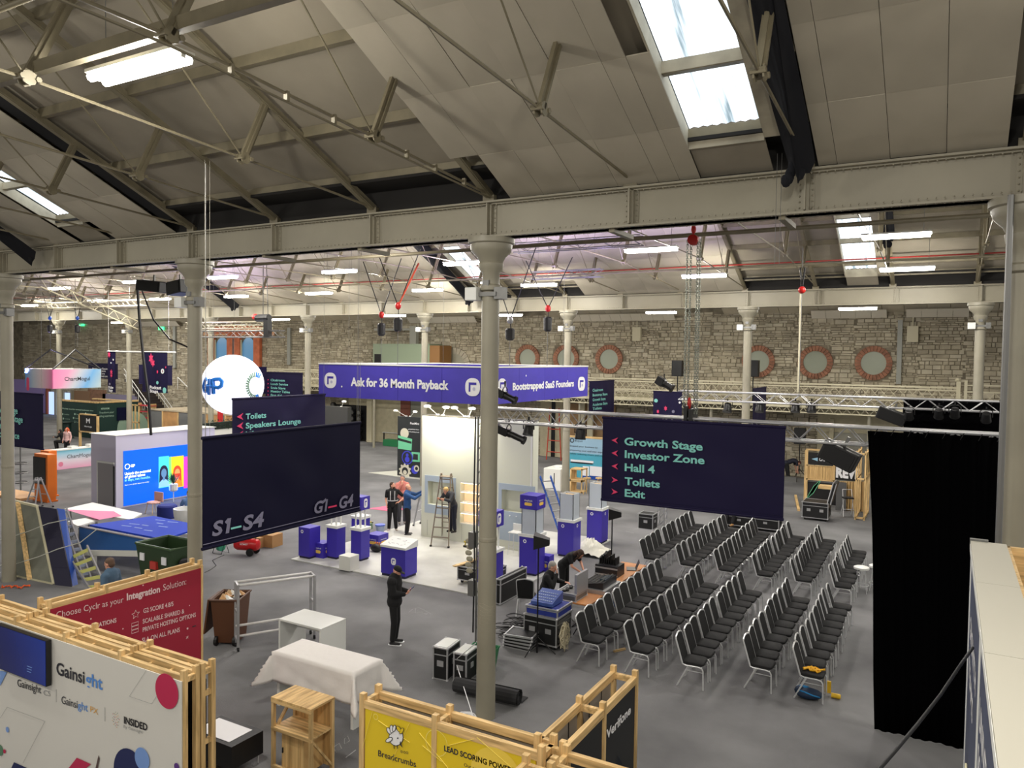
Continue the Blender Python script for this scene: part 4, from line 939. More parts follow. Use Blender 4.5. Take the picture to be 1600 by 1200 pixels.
# ---- hoists
def hoist(label, px, ytop, ybag0, ybag1, Y, zc, bag=True, col=RED, wire=0, ztop=None):
    p = onY(px, ybag0, Y); q = onY(px, ybag1, Y); a = onY(px, ytop, Y); t = thing('chain_hoist', label, 'hoist', (p[0], Y, q[2]))
    if bag: m = MB(); m.lathe([(.07, 0), (.13, .05), (.14, p[2]-q[2]-.05), (.1, p[2]-q[2])], n=12); m.build('chain_bag', BLK, t, smooth=False)
    h = p[2]-q[2]; m = MB(); m.ell((0, 0, a[2]-q[2]), (.10, .09, .12), 10, 7); m.build('hook_block', col, t, smooth=True)
    m = MB(); m.tube([(.02, 0, h), (.01, 0, a[2]-q[2])], .014, 5); m.tube([(0, 0, a[2]-q[2]), (-.9, .1, zc-q[2])], .016, 5); m.tube([(0, 0, a[2]-q[2]), (.9, -.1, zc-q[2])], .016, 5); m.build('bridle', BLK, t)
    if wire: m = MB(); m.tube([(0, 0, 0), (0, 0, wire-q[2])], .01, 4); m.build('wire', STEEL, t)
    return t
hoist('black chain bag with red block, left of the pair over the indigo fascia', 596, 492, 505, 525, 20.5, 9.5, wire=6.0)
hoist('black chain bag with red block, right of the pair over the indigo fascia', 622, 478, 497, 518, 19, 9.5, wire=6.0)
hoist('black chain bag hanging right of the middle column', 797, 500, 513, 532, 19.5, 9.5, col=SILVER, wire=6.0)
hoist('black chain bag under a red block, right of the middle column bag', 856, 482, 495, 518, 22.5, 9.5, wire=6.0)
hoist('black chain bag with blue hook, left of the pair over the pastel fascia', 78, 497, 508, 520, 25, 9.6, col=BLUE, wire=6.5)
hoist('black chain bag with blue hook, right of the pair over the pastel fascia', 121, 497, 508, 520, 25, 9.6, col=BLUE, wire=6.5)
m = MB(); a = onY(622, 478, 19); 
for k in range(14): m.tube([(a[0]+.055*k, 19, a[2]+.09*k), (a[0]+.055*(k+1), 19+.01*(k % 2), a[2]+.09*(k+1)+.02)], .03, 5)
tag(m.build('red_chain', mat('chain_orange', (205, 80, 50), .5)), 'orange red chain rising above the indigo fascia hoists', 'chain')
def links(m, x, y, z0, z1, r=.011, s=.05):
    z = z0; k = 0
    while z < z1:
        d = (.018, 0) if k % 2 else (0, .018)
        m.tube([(x-d[0], y-d[1], z), (x-d[0], y-d[1], z+s), (x+d[0], y+d[1], z+s), (x+d[0], y+d[1], z), (x-d[0], y-d[1], z)], r*.6, 4, caps=False); z += s*.85; k += 1
t = thing('chain_hoist', 'red hand chain hoist wheel with long looped chains, right of centre', 'hoist', (-4.3, 14.5, 8.35))
m = MB(); m.lathe([(.05, -.07), (.10, -.06), (.10, .06), (.05, .07)], (0, 0, .22), 16, ax=1); m.ell((0, 0, .42), (.05, .04, .09), 8, 6); smooth_angle(m.build('wheel', RED, t))
m = MB(); m.tube([(0, 0, .48), (0, 0, .75)], .02, 5); m.build('hook', BLK, t)
m = MB(); links(m, -.11, 0, -3.1, .2); links(m, -.05, .03, -3.1, .2); links(m, .09, 0, -3.1, .2); links(m, .13, .03, -3.1, .2); m.build('chain', mat('chain_steel', (140, 145, 135), .35, .8), t, kind='stuff')
p = onY(1075, 637, TY); t = thing('truss_sling', 'black sling and shackle holding the near truss below the red hoist', 'sling', (p[0], TY-.02, 4.95))
m = MB(); m.bx(-.06, .0, -.05, .35, -.1, .45); m.bx(.03, .1, -.05, .35, -.08, .4); m.build('sling', BLK, t); m = MB(); m.ell((0, .1, .5), (.04, .04, .12), 8, 6); m.build('shackle', RED, t)
t = thing('chain_hoist', 'small red hoist hook with black strap in front of the far girder at right', 'hoist', onY(1253, 453, 22)); z_ = t.location.z
m = MB(); m.ell((0, 0, 0), (.1, .09, .1), 10, 7); m.build('hook_block', RED, t, smooth=True); m = MB(); m.tube([(0, 0, .05), (-.06, 0, .6), (.06, 0, .6), (0, 0, .05)], .025, 5); m.tube([(0, 0, .6), (0, 0, 9.35-z_)], .01, 4); m.build('strap', BLK, t); m = MB(); m.tube([(0, 0, 0), (0, 0, 5.3-z_)], .008, 4); m.build('wire', STEEL, t)
# long vertical wires from the roof
for i, (px, Y, z0, z1, lb) in enumerate(((320, 8.0, 4.97, 9.2, 'left pair of long white ropes below the bright tube light'), (560, 11.6, 4.97, 9.2, 'right pair of long thin ropes in front of the near girder'))):
    m = MB()
    for dx in (0, .09): q = onX(px, 150, -10.0) if i == 0 else onX(px, 300, -10.0); m.tube([(-10.0, q[1]+dx, z0), (-10.0, q[1]+dx, 9.25)], .0035, 4)
    tag(m.build('rope', CREAM), lb, 'rope')
m = MB(); a = onY(1214, 270, 10.9); m.tube([(a[0], 10.9, 7.6), (a[0], 10.9, 9.1)], .003, 4); m.tube([(a[0]+.06, 10.9, 7.6), (a[0]+.06, 10.9, 9.1)], .003, 4); tag(m.build('rope', STEEL), 'thin paired cords hanging in front of the near girder at right', 'rope')
p = onY(1250, 500, 28); m = MB(); m.tube([(p[0], 28, 5.2), (p[0], 28, 8.6)], .03, 6); tag(m.build('drop_pole', CRM), 'thin pale pole hanging below the far girder at right', 'pole')
# ---- slim rigging trusses high in the middle span
for px0, px1, py, Y, lb, mt_ in ((802, 1000, 381, 20.0, 'upper of two right of the middle column', STEEL), (828, 938, 428, 24.0, 'lower of two right of the middle column', STEEL), (20, 222, 476, 22.0, 'far left above the pastel fascia', CRM), (322, 420, 512, 27.5, 'behind the balloon rigging', CRM)):
    a, b = onY(px0, py, Y), onY(px1, py, Y); zc = (a[2]+b[2])/2
    t = lattice_truss('rigging_truss', 'slim high rigging truss, '+lb, a[0], b[0], Y, zc-.13, zc+.13, mt=mt_, cell=.4, r=.016, fine=False)
    m = MB(); L2 = (b[0]-a[0])/2
    for u in (-.8, .8): m.tube([(u*L2, .1, .26), (u*L2, .1, zb(Y)-zc)], .006, 4)
    m.build('suspension_wires', STEEL, t)
a, b = onY(62, 432, 20), onY(215, 502, 28); m = MB()
for o_ in (0, .45): m.tube([(a[0], a[1], a[2]-o_), (b[0], b[1], b[2]-o_)], .035, 6)
for k in range(14): f0_, f1_ = k/14, (k+1)/14; A_, B_ = V(*a), V(*b); p_, q_ = A_+(B_-A_)*f0_, A_+(B_-A_)*f1_; m.tube([p_-V(0, 0, .45*(k % 2)), q_-V(0, 0, .45*((k+1) % 2))], .02, 4)
tag(m.build('sloping_girder', CRM), 'cream lattice girder sloping down to the right at upper left', 'truss')
# ---- stage lights
def par(label, px, py, Y, tilt=.3, r=.11, L=.26, sc=1, zz=None, yawd=0):
    p = onY(px, py, Y); t = thing('stage_light', label, 'stage light', p, yawd, 'stage lights on the trusses')
    m = MB(); m.lathe([(r*.75, -L/2), (r*.9, -L/4), (r, L/2-.03), (r*1.06, L/2-.03), (r*1.06, L/2)], n=14, m=BLKM); m.lathe([(r*.85, L/2-.005), (r*.85, L/2+.002)], n=14, m=STEEL)
    o = smooth_angle(m.build('housing', None, t)); o.rotation_euler = (PI-tilt, 0, 0)
    m = MB(); m.tube([(-r-.02, 0, 0), (-r-.02, 0, .16), (-r*.6, 0, .2), (r*.6, 0, .2), (r+.02, 0, .16), (r+.02, 0, 0)], .012, 5); m.tube([(0, 0, .2), (0, 0, .27)], .02, 6); m.build('yoke', BLKM, t)
    return t
def profile(label, px, py, Y, yawd, pit=.35, L=.75, r=.085, box=False):
    p = onY(px, py, Y); t = thing('profile_spotlight' if not box else 'moving_floodlight', label, 'stage light', p, yawd)
    m = MB(); m.lathe([(r*.8, -L/2), (r, -L/2+.1), (r, 0), (r*.85, .05), (r*.85, L/2-.05), (r*1.15, L/2-.05), (r*1.15, L/2)], n=12, ax=0); m.bx(-L/2, -.05, -r, r, -r, r); o = m.build('barrel', BLKM, t); o.rotation_euler = (0, pit, 0)
    m = MB(); m.tube([(-.03, -r-.03, 0), (-.03, -r-.03, .15), (-.03, 0, .22), (-.03, r+.03, .15), (-.03, r+.03, 0)], .012, 5); m.tube([(-.03, 0, .22), (-.03, 0, .33)], .02, 6); m.build('yoke', BLKM, t)
    return t
par('black stage light hanging right of the middle column', 826, 671, TY+.15); par('black stage light just left of the direction banner', 907, 677, TY+.15, tilt=.1)
profile('long black profile spotlight pointing right, beside the middle column', 797, 678, TY+.15, .1); profile('black profile spotlight above the truss in front of the indigo fascia', 791, 619, TY+.1, .1, pit=.4, L=.5)
for px, lb in ((1137, 'left of the set'), (1187, 'behind the banner corner'), (1268, 'right of the loudspeaker'), (1243, 'small square, centre')): par('small black stage light under the second truss, '+lb, px, 637, 24.1, r=.13, L=.28)
for px, py, lb in ((1420, 648, 'furthest left'), (1467, 646, 'second'), (1492, 645, 'third'), (1541, 652, 'furthest right')): par(f'black stage light before the black backdrop, {lb} of four', px, py, 23.6, r=.12, tilt=-.6)
profile('black spotlight lying on the second truss left of the hoist chain', 1039, 600, 24.1, 0, pit=.5, L=.6, r=.13)
def blinder(label, px, py, Y, w, h, d, ang, pit=0):
    p = onY(px, py, Y); t = thing('line_array_speaker', label, 'speaker', p, ang)
    m = MB(); m.bx(-w/2, w/2, -d/2, d/2, -h/2, h/2); o = m.build('cabinet', BLK, t, bevel=.02); o.rotation_euler = (0, pit, 0)
    m = MB(); m.bx(-w/2+.05, w/2-.05, -d/2-.015, -d/2, -h/2+.04, h/2-.04); o2 = m.build('grille', BLKM, t); o2.rotation_euler = (0, pit, 0)
    m = MB(); m.bar((-.0, 0, h/2+.02), (0, 0, h/2+.2), .05, .05); m.bar((-w/2, 0, h/2), (w/2, 0, h/2), .03, .04); o3 = m.build('bracket', STEEL, t); o3.rotation_euler = (0, pit, 0)
    return t
blinder('large black speaker tilted under the near truss, left of the drape', 1312, 712, TY+.2, .62, .34, .35, -.1, .42)
blinder('small black speaker tilted under the second truss above the near truss', 1393, 650, 24.1, .75, .35, .4, 0, .35)
blinder('pair of black stage speakers high left of the near left column, left one', 240, 448, 15, .9, .32, .5, .2, .1)
blinder('pair of black stage speakers high left of the near left column, right one', 283, 450, 14, .7, .36, .5, -.1, -.1)
p = fl(1244, 745); p = (p[0]+.3, p[1]+.4, 0); t = thing('loudspeaker', 'black loudspeaker on a stand by the stone wall, above the bending worker', 'speaker', (p[0], p[1]-1.4, 0)); m = MB(); m.bx(-.28, .28, -.2, .2, 1.9, 2.75); m.build('cabinet', BLK, t, bevel=.02); m = MB(); m.tube([(0, 0, .3), (0, 0, 1.9)], .025, 6)
for a_ in range(3): m.tube([(0, 0, .6), (.5*math.cos(a_*2.1), .5*math.sin(a_*2.1), 0)], .018, 5)
m.build('stand', BLKM, t)
# black cable loop hanging at left
m = MB(); m.tube([onY(x, y, 17) for x, y in ((214, 440), (218, 500), (224, 560), (232, 620), (236, 680))], .05, 6); m.tube([onY(x, y, 17) for x, y in ((222, 455), (240, 500), (265, 530), (300, 545))], .03, 5); tag(m.build('hanging_cable', BLK), 'thick black cable dropping left of the near left column', 'cable')
# ================================================================ PEOPLE
def cap(m, p, q, r0, r1, n=10):
    m.tube([p, q], [r0, r1], n); m.ell(p, (r0, r0, r0), n, 6); m.ell(q, (r1, r1, r1), n, 6)
def rem(m, name, mt, parent, vox=.012, sm=4):
    o = m.build(name, mt, parent, smooth=True); r = o.modifiers.new('r', 'REMESH'); r.mode = 'VOXEL'; r.voxel_size = vox; r.use_smooth_shade = True
    s = o.modifiers.new('s', 'SMOOTH'); s.iterations = sm; s.factor = .5; return o

def unit(v): v = np.array(v, float); return v/(np.linalg.norm(v)+1e-9)
def hand(m, wr, d, nrm, side, curl=.5):
    d = unit(d); nrm = unit(np.array(nrm)-d*(np.array(nrm)@d)); ac = np.cross(d, nrm)*side
    R = np.column_stack([ac, d, nrm]); m.ell(wr+d*.045, (.04, .052, .016), 10, 6, rot=R)
    for i, (o, L) in enumerate(((-.03, .062), (-.010, .075), (.010, .078), (.030, .070))):
        b = wr+d*.085+ac*o; k = b+(d*math.cos(curl*.6)+nrm*math.sin(curl*.6))*L*.5; e = k+(d*math.cos(curl*1.8)+nrm*math.sin(curl*1.8))*L*.55
        m.tube([b-d*.02, b, k, e], [.009, .0095, .0085, .007], 6); m.ell(e, (.007,)*3, 6, 4)
    b = wr+d*.02+ac*.035; k = b+(d*.6+ac*.6+nrm*.4)*.04; e = k+(d*.8+nrm*.5)*.035; m.tube([b, k, e], [.012, .0105, .008], 6); m.ell(e, (.008,)*3, 6, 4)
def person(label, loc, rz, top, trous, skin=None, hair=None, H=1.75, P={}, sleeves='long', capm=None, shoes=(20, 20, 22), vest=None, longhair=False, beard=None, female=False, sole=None, headyaw=0, headpitch=0, curl=(.6, .6), group=None, prone=0, bulk=0):
    t = thing('person', label, 'person', loc, rz, group); s = H/1.75
    J = dict(pel=(0, 0, .95), chest=(0, .0, 1.28), neck=(0, -.01, 1.47), head=(0, .02, 1.63), hipL=(-.09, 0, .92), hipR=(.09, 0, .92), knL=(-.10, .03, .50), knR=(.10, .03, .50), anL=(-.10, -.01, .09), anR=(.10, -.01, .09), ftL=(-.11, .15, .035), ftR=(.11, .15, .035),
             shL=(-.185, -.01, 1.42), shR=(.185, -.01, 1.42), elL=(-.24, -.04, 1.14), elR=(.24, -.04, 1.14), wrL=(-.25, .06, .90), wrR=(.25, .06, .90), hdL=(0, .3, -1), hdR=(0, .3, -1), nL=(1, 0, 0), nR=(-1, 0, 0))
    J.update(P); J = {k: V(*v) if k in ('hdL', 'hdR', 'nL', 'nR') else V(*v)*s for k, v in J.items()}
    sk = skin or SKIN; up = unit(J['head']-J['neck'])
    cyw, syw = math.cos(headyaw), math.sin(headyaw); fw = V(-syw, cyw, 0); fw = unit(fw-up*(fw@up)*.0); cp, sp = math.cos(headpitch), math.sin(headpitch)
    f = fw*cp+V(0, 0, 1)*sp; u = V(0, 0, 1)*cp-fw*sp; r = np.cross(f, u); HR = np.column_stack([r, f, u]); hc = J['head']
    hp = lambda x, y, z: hc+HR@V(x, y, z)*s
    m = MB(); m.ell(hp(0, -.005, .025), (.076*s, .095*s, .092*s), 14, 10, rot=HR); m.ell(hp(0, .018, -.045), (.058*s, .072*s, .07*s), 12, 8, rot=HR)
    m.ell(hp(0, .095, -.015), (.012*s, .02*s, .026*s), 8, 6, rot=HR); m.ell(hp(0, .085, -.062), (.022*s, .012*s, .009*s), 8, 5, rot=HR); m.ell(hp(0, .07, -.095), (.03*s, .025*s, .02*s), 8, 6, rot=HR)
    for q in (-1, 1): m.ell(hp(q*.078, -.005, -.01), (.010*s, .02*s, .032*s), 8, 6, rot=HR)
    cap(m, J['neck']-V(0, 0, .03), hp(0, -.015, -.07), .058*s, .052*s)
    wS = .9 if female else 1
    R3 = np.eye(3); ch = unit(J['neck']-J['chest']); side = V(1, 0, 0); fwd = np.cross(ch, side); TR = np.column_stack([side, -np.cross(side, ch)*-1, ch])
    def torso(m, k, low=True):
        m.ell(J['chest']+ch*.06*s, (.168*s*wS+k, .105*s+k, .2*s+k), 14, 8, rot=np.column_stack([side, np.cross(ch, side), ch]))
        mid = (J['chest']+J['pel'])/2; a = unit(J['chest']-J['pel']); B = np.column_stack([side, np.cross(a, side), a])
        m.ell(mid, (.145*s*wS+k, .1*s+k, .22*s+k), 14, 8, rot=B); cap(m, J['shL']*.9+J['chest']*.1, J['shR']*.9+J['chest']*.1, .06*s+k, .06*s+k)
        if low: m.ell(J['pel'], (.155*s+k, .112*s+k, .12*s+k), 14, 8)
    torso(m, 0)
    for q in 'LR':
        cap(m, J['sh'+q], J['el'+q], .05*s, .038*s); cap(m, J['el'+q], J['wr'+q], .038*s, .026*s)
        cap(m, J['hip'+q], J['kn'+q], .08*s, .055*s); cap(m, J['kn'+q], J['an'+q]+V(0, 0, .02), .052*s, .034*s)
        hand(m, J['wr'+q], J['hd'+q], J['n'+q], 1 if q == 'L' else -1, curl[0 if q == 'L' else 1])
    bo_ = rem(m, 'body', sk, t, .010, 2)
    m = MB(); torso(m, .030+bulk)
    for q in 'LR':
        el = J['el'+q]; wr = J['wr'+q]; cap(m, J['sh'+q], el if sleeves == 'long' else J['sh'+q]*.35+el*.65, .074*s+bulk*.5, .060*s+bulk*.5)
        if sleeves == 'long': cap(m, el, el*.08+wr*.92, .060*s+bulk*.5, .044*s+bulk*.3)
    m.ell(J['neck']-V(0, 0, .02), (.085*s, .08*s, .05*s), 10, 6)
    if capm == 'hood': m.ell(J['neck']+V(0, -.07, 0), (.11, .07, .06), 10, 6)
    rem(m, 'top', top, t, .013, 4)
    m = MB(); m.ell(J['pel']-V(0, 0, .02), (.165*s, .125*s, .12*s), 14, 8)
    for q in 'LR': cap(m, J['hip'+q], J['kn'+q], .104*s, .080*s); cap(m, J['kn'+q], J['an'+q]+V(0, 0, .02), .078*s, .064*s)
    rem(m, 'trousers', trous, t, .014, 4)
    for q in 'LR':
        a, b = J['an'+q], J['ft'+q]; m = MB(); d = unit(V(*(b-a)[:2], 0)) if np.linalg.norm((b-a)[:2]) > .02 else V(0, 1, 0); o = a-V(0, 0, .06)*s
        cap(m, o-d*.035, o+d*.15*s, .042*s, .036*s); cap(m, a, o, .045*s, .042*s); m.ell(o+d*.08-V(0, 0, .01), (.045, .045, .025), 8, 5); so_ = rem(m, 'shoe', mat('shoe%d%d%d' % shoes, shoes, .6), t, .011, 2)
        if sole: m = MB(); pts = rrect(.30, .10, .045); m.poly(pts, o+d*.055+V(0, 0, -.042), d, np.cross(V(0, 0, 1), d), .022); m.build('sole', sole, so_)
    if hair is not None:
        m = MB()
        if hair != 'bald' and capm != 'cap':
            m.ell(hp(0, -.02, .048), (.084*s, .097*s, .085*s), 14, 10, rot=HR); m.ell(hp(0, -.055, .0), (.078*s, .062*s, .085*s), 12, 8, rot=HR)
            if longhair:
                for q in (-.06, 0, .06): m.tube([hp(q, -.06, .04), hp(q*1.3, -.07, -.1), hp(q*1.4, -.02, -.25)+V(0, 0, -.05), hp(q*1.2, .03, -.30)+V(0, 0, -.06)], [.06*s, .06*s, .045*s, .02*s], 8)
                for q in (-.075, .075): m.tube([hp(q, .02, .05), hp(q*1.1, .05, -.06), hp(q, .06, -.22)], [.03, .035, .02], 6)
            rem(m, 'hair', hair, t, .011, 3)
    if capm == 'cap' or isinstance(capm, tuple):
        cm = BLKM if capm == 'cap' else mat('hat', capm, .7); m = MB(); m.ell(hp(0, -.008, .055), (.088*s, .104*s, .075*s), 14, 8, rot=HR); m.ell(hp(0, .12, .04), (.07*s, .07*s, .012*s), 12, 6, rot=HR); rem(m, 'cap', mat('cap_black', (16, 16, 18), .8) if capm == 'cap' else cm, t, .009, 2)
    if beard is not None:
        m = MB(); m.ell(hp(0, .03, -.075), (.058*s, .066*s, .05*s), 12, 8, rot=HR); rem(m, 'beard', beard, t, .009, 2)
        m = MB(); m.ell(hp(0, .088, -.055), (.024*s, .012*s, .010*s), 8, 5, rot=HR)
    m = MB()
    for q in (-1, 1): m.ell(hp(q*.03, .085, .012), (.011*s, .008*s, .007*s), 8, 5, rot=HR)
    m.build('eyes', mat('eye_dark', (40, 30, 26), .3), bo_, smooth=True)
    m = MB(); m.ell(hp(0, .092, -.062), (.02*s, .006*s, .005*s), 8, 5, rot=HR); m.build('mouth', mat('lip', (150, 85, 80), .5), bo_, smooth=True)
    if vest is not None:
        m = MB(); m.ell(J['chest']+ch*.05*s, (.195*s, .145*s, .22*s), 14, 8); mid = (J['chest']+J['pel'])/2; m.ell(mid, (.185*s, .142*s, .22*s), 14, 8); m.ell(J['pel']+V(0, 0, .02), (.165*s, .125*s, .09*s), 12, 6); rem(m, 'work_vest', vest, t, .014, 4)
        m = MB()
        for q in (-.075, .075): m.tube([(q*s, .10*s, 1.44*s), (q*s, .156*s, 1.3*s), (q*s, .152*s, 1.1*s)], .02, 6)
        m.tube([(.19*s*math.cos(a), .15*s*math.sin(a), 1.10*s) for a in np.linspace(0, 2*PI, 20)], .02, 5); m.build('reflective_strip', mat('reflective', (165, 165, 165), .4), t)
    return t
def face(px, py, qx, qy, z=0):   # rotation so that local +Y points from floor point p to floor point q
    a, b = fl(px, py, z), fl(qx, qy, z); return math.atan2(b[1]-a[1], b[0]-a[0])-PI/2
BKF = mat('black_hoodie', (18, 18, 20), .9); TRB = mat('black_trousers', (14, 14, 16), .85)
IR = math.atan2(sy_, cy_)   # direction of picture right on the floor
right = IR-PI/2
pr_ = dict(elR=(.22, .04, 1.16), wrR=(.10, .26, 1.14), elL=(-.22, .02, 1.15), wrL=(-.07, .27, 1.16), hdR=(-.35, 1, .35), hdL=(.35, 1, .35), nR=(-.3, -.2, 1), nL=(.3, -.2, 1), head=(0, .05, 1.61), neck=(0, .0, 1.46))
p = fl(616, 1005); man = person('man in black hoodie and black cap looking down at his phone', p, right-.15, BKF, TRB, hair=BLK, capm='cap', P=pr_, headpitch=-.5, shoes=(24, 24, 26), sole=WPRINT, curl=(1, 1), H=1.73, bulk=.028)
m = MB(); m.bx(-.037, .037, -.075, .075, -.005, .005); ph = m.build('case', BLK, man); ph.location = (.01, .385, 1.235); ph.rotation_euler = (.75, 0, .1); 
m = MB(); m.bx(-.033, .033, -.07, .07, .005, .007); sc_ = m.build('phone_screen', mat('phone_glow', (70, 76, 130), .3, emit=.3), man); sc_.location = ph.location; sc_.rotation_euler = ph.rotation_euler
pp = Matrix.Rotation(right-.15, 4, 'Z'); ph_t = thing('phone', 'phone held in the hands of the man in the black cap', 'phone', Vector(p)+pp @ Vector((.01, .385, 1.235)), right-.15)
for o in (ph, sc_): o.parent = ph_t; o.location = (0, 0, 0)
person('bearded man in black tee and grey trimmed work vest, hand on hip', fl(613, 829), -2.5, mat('black_tee', (17, 17, 19), .9), TRB, hair=mat('brown_hair', (60, 40, 28), .8), sleeves='short', beard=mat('brown_beard', (75, 45, 32), .8), vest=mat('vest_black', (26, 26, 28), .8), shoes=(190, 175, 165), headyaw=1.0, headpitch=.25, H=1.75,
       P=dict(elL=(-.42, -.06, 1.18), wrL=(-.23, .08, 1.05), hdL=(1, .4, -.2), nL=(0, 0, -1), elR=(.24, -.02, 1.13), wrR=(.2, .12, .95), anL=(-.13, 0, .09), anR=(.12, 0, .09), ftL=(-.17, .14, .035), ftR=(.17, .14, .035)))
person('bald man in blue sweater reaching up to the white wall', fl(636, 836), right, mat('blue_sweater', (34, 72, 122), .85), TRB, hair='bald', H=1.80, shoes=(70, 70, 68), headpitch=.1,
       P=dict(elR=(.22, .28, 1.30), wrR=(.12, .50, 1.44), elL=(-.2, .28, 1.36), wrL=(-.08, .52, 1.50), hdR=(-.2, .6, .8), hdL=(.2, .6, .8), nR=(0, 1, -.5), nL=(0, 1, -.5)))
person('man in pink shirt with hand to his chin, behind the bearded man', fl(628, 818), -2.3, mat('pink_shirt', (196, 120, 108), .8), mat('grey_trousers', (60, 60, 66), .8), hair=mat('grey_hair', (110, 104, 100), .8), H=1.82, shoes=(150, 140, 130),
       P=dict(elR=(.22, .12, 1.2), wrR=(.06, .17, 1.44), hdR=(-.3, -.1, 1), nR=(0, -1, 0), elL=(-.22, .08, 1.16), wrL=(.05, .2, 1.14), hdL=(1, .1, 0), nL=(0, -1, 0)), headyaw=-.5)
lp = fl(703, 852)
person('worker in grey jacket bending on the far side of the stepladder', (lp[0], lp[1]+.15, .42), 2.9+PI*0, mat('grey_jacket', (52, 54, 60), .85), mat('navy_trousers', (28, 32, 48), .85), hair=mat('straw_hair', (190, 160, 105), .8), H=1.7,
       P=dict(chest=(0, .14, 1.24), neck=(0, .24, 1.36), head=(0, .33, 1.46), shL=(-.18, .18, 1.36), shR=(.18, .18, 1.36), elL=(-.24, .34, 1.14), wrL=(-.12, .5, 1.2), elR=(.24, .34, 1.14), wrR=(.12, .5, 1.2), hdL=(0, 1, .2), hdR=(0, 1, .2)), headpitch=-.5)
sit = dict(pel=(0, 0, .52), chest=(0, .1, .85), neck=(0, .16, 1.04), head=(0, .22, 1.19), hipL=(-.1, .04, .52), hipR=(.1, .04, .52), knL=(-.14, .48, .52), knR=(.14, .48, .52), anL=(-.13, .42, .09), anR=(.13, .42, .09), ftL=(-.13, .56, .035), ftR=(.13, .56, .035), shL=(-.18, .13, .98), shR=(.18, .13, .98), elL=(-.24, .3, .8), elR=(.25, .28, .78), wrL=(-.1, .5, .82), wrR=(.04, .34, 1.05), hdL=(.2, 1, 0), hdR=(-.3, -.2, 1), nR=(0, -1, 0), nL=(0, 0, -1))
p = fl(848, 962); person('grey haired man in black seated at the mixing table, hand on chin', (p[0], p[1], 0), -PI/2+.25, BKF, TRB, hair=mat('silver_hair', (150, 146, 140), .8), P=sit, headpitch=-.3, H=1.8)
p = fl(880, 935); person('woman in black with long brown hair leaning over the mixing table', (p[0], p[1], 0), -PI/2-.1, BKF, TRB, hair=mat('dark_brown_hair', (62, 44, 36), .8), longhair=True, female=True, H=1.68, headpitch=-.9, sleeves='short',
       P=dict(chest=(0, .2, 1.16), neck=(0, .38, 1.26), head=(0, .5, 1.30), shL=(-.17, .3, 1.25), shR=(.17, .3, 1.25), elL=(-.24, .4, 1.0), elR=(.24, .4, 1.0), wrL=(-.1, .56, .86), wrR=(.1, .56, .86), hdL=(.3, 1, -.1), hdR=(-.3, 1, -.1), nL=(0, 0, -1), nR=(0, 0, -1), pel=(0, -.02, .93)))
d_ = ray(172, 881); p = d_*14.5+V(0, 0, CH); zp = p[2]-1.63*1.62/1.75; m = MB(); m.bx(-.4, .4, -.35, .35, 0, zp-.005); o = m.build('work_platform', WOOD); o.location = (p[0], p[1], 0); tag(o, 'low timber work platform under the man in the blue jacket', 'platform')
person('man in blue jacket looking left beside the small stepladder', (p[0], p[1], zp), right+PI-.15, mat('denim_jacket', (72, 98, 122), .85), TRB, hair=mat('brown_grey_hair', (92, 72, 58), .8), H=1.62, headpitch=-.15)
p = fl(92, 712); person('red haired woman in pale pink seated behind the pastel counter', (p[0], p[1]+.5, 0), PI+.4, mat('pale_pink_top', (220, 180, 176), .8), TRB, hair=mat('red_hair', (190, 84, 44), .8), longhair=True, female=True, H=1.65)
p = fl(78, 706); person('person in black crouching beside the red haired woman', (p[0]-.6, p[1]+1.2, 0), 2.2, BKF, TRB, hair=BLK, P=sit, H=1.7)
bend = dict(pel=(0, -.15, .9), chest=(0, .18, 1.02), neck=(0, .38, 1.0), head=(0, .5, .9), shL=(-.17, .32, 1.0), shR=(.17, .32, 1.0), elL=(-.2, .38, .72), elR=(.2, .38, .72), wrL=(-.12, .42, .48), wrR=(.12, .42, .48), hdL=(0, .2, -1), hdR=(0, .2, -1), hipL=(-.09, -.15, .88), hipR=(.09, -.15, .88), knL=(-.1, -.08, .48), knR=(.1, -.08, .48))
p = fl(1235, 748); person('worker in dark clothes bending down by the far stone wall', (p[0], p[1]-.5, 0), right, mat('dark_navy_top', (22, 24, 40), .85), TRB, hair=mat('auburn_hair', (84, 40, 30), .8), P=bend, headpitch=-1.2, sleeves='short', H=1.75)
p = fl(1145, 826); person('seated worker in tan boots mostly hidden by the direction banner', (p[0], p[1]+.55, .06), PI-.2, BKF, TRB, hair=BLK, P={**sit, 'anL': (-.13, .62, .16), 'anR': (.13, .66, .10), 'ftL': (-.13, .76, .12), 'ftR': (.13, .8, .06)}, shoes=(176, 134, 84), H=1.78)
p = fl(287, 830); person('person in pale blue jeans seated in the white tub chair, behind the near left column', (p[0]-.3, p[1]+.5, .0), PI*.35, mat('denim_light', (96, 128, 178), .8), mat('denim_light', (96, 128, 178), .8), hair=BLK, P=sit, H=1.75)
# ================================================================ MIXING POSITION
def corners(pL, pC, pR, z=0):
    a, b, c = fl(*pL, z), fl(*pC, z), fl(*pR, z); return a[0], (b[0]+c[0])/2, b[1], c[1]
TAN = mat('table_ply', (190, 128, 76), .45, var=.1, scale=2)
def table(name, label, x0, x1, y0, y1, z, top, leg=SILVER, cat='table'):
    t = thing(name, label, cat, ((x0+x1)/2, (y0+y1)/2, 0)); w, d = (x1-x0)/2, (y1-y0)/2
    m = MB(); m.bx(-w, w, -d, d, z-.035, z); m.build('tabletop', top, t, bevel=.006)
    for a in (-1, 1):
        for b in (-1, 1): m = MB(); m.tube([(a*(w-.06), b*(d-.12), z-.03), (a*(w-.06), b*(d-.12), 0)], .015, 6); m.build('leg', leg, t)
    return t
table('folding_table', 'tan folding table, nearer of the two under the mixing desk', -7.55, -6.85, 15.7, 17.6, .75, TAN)
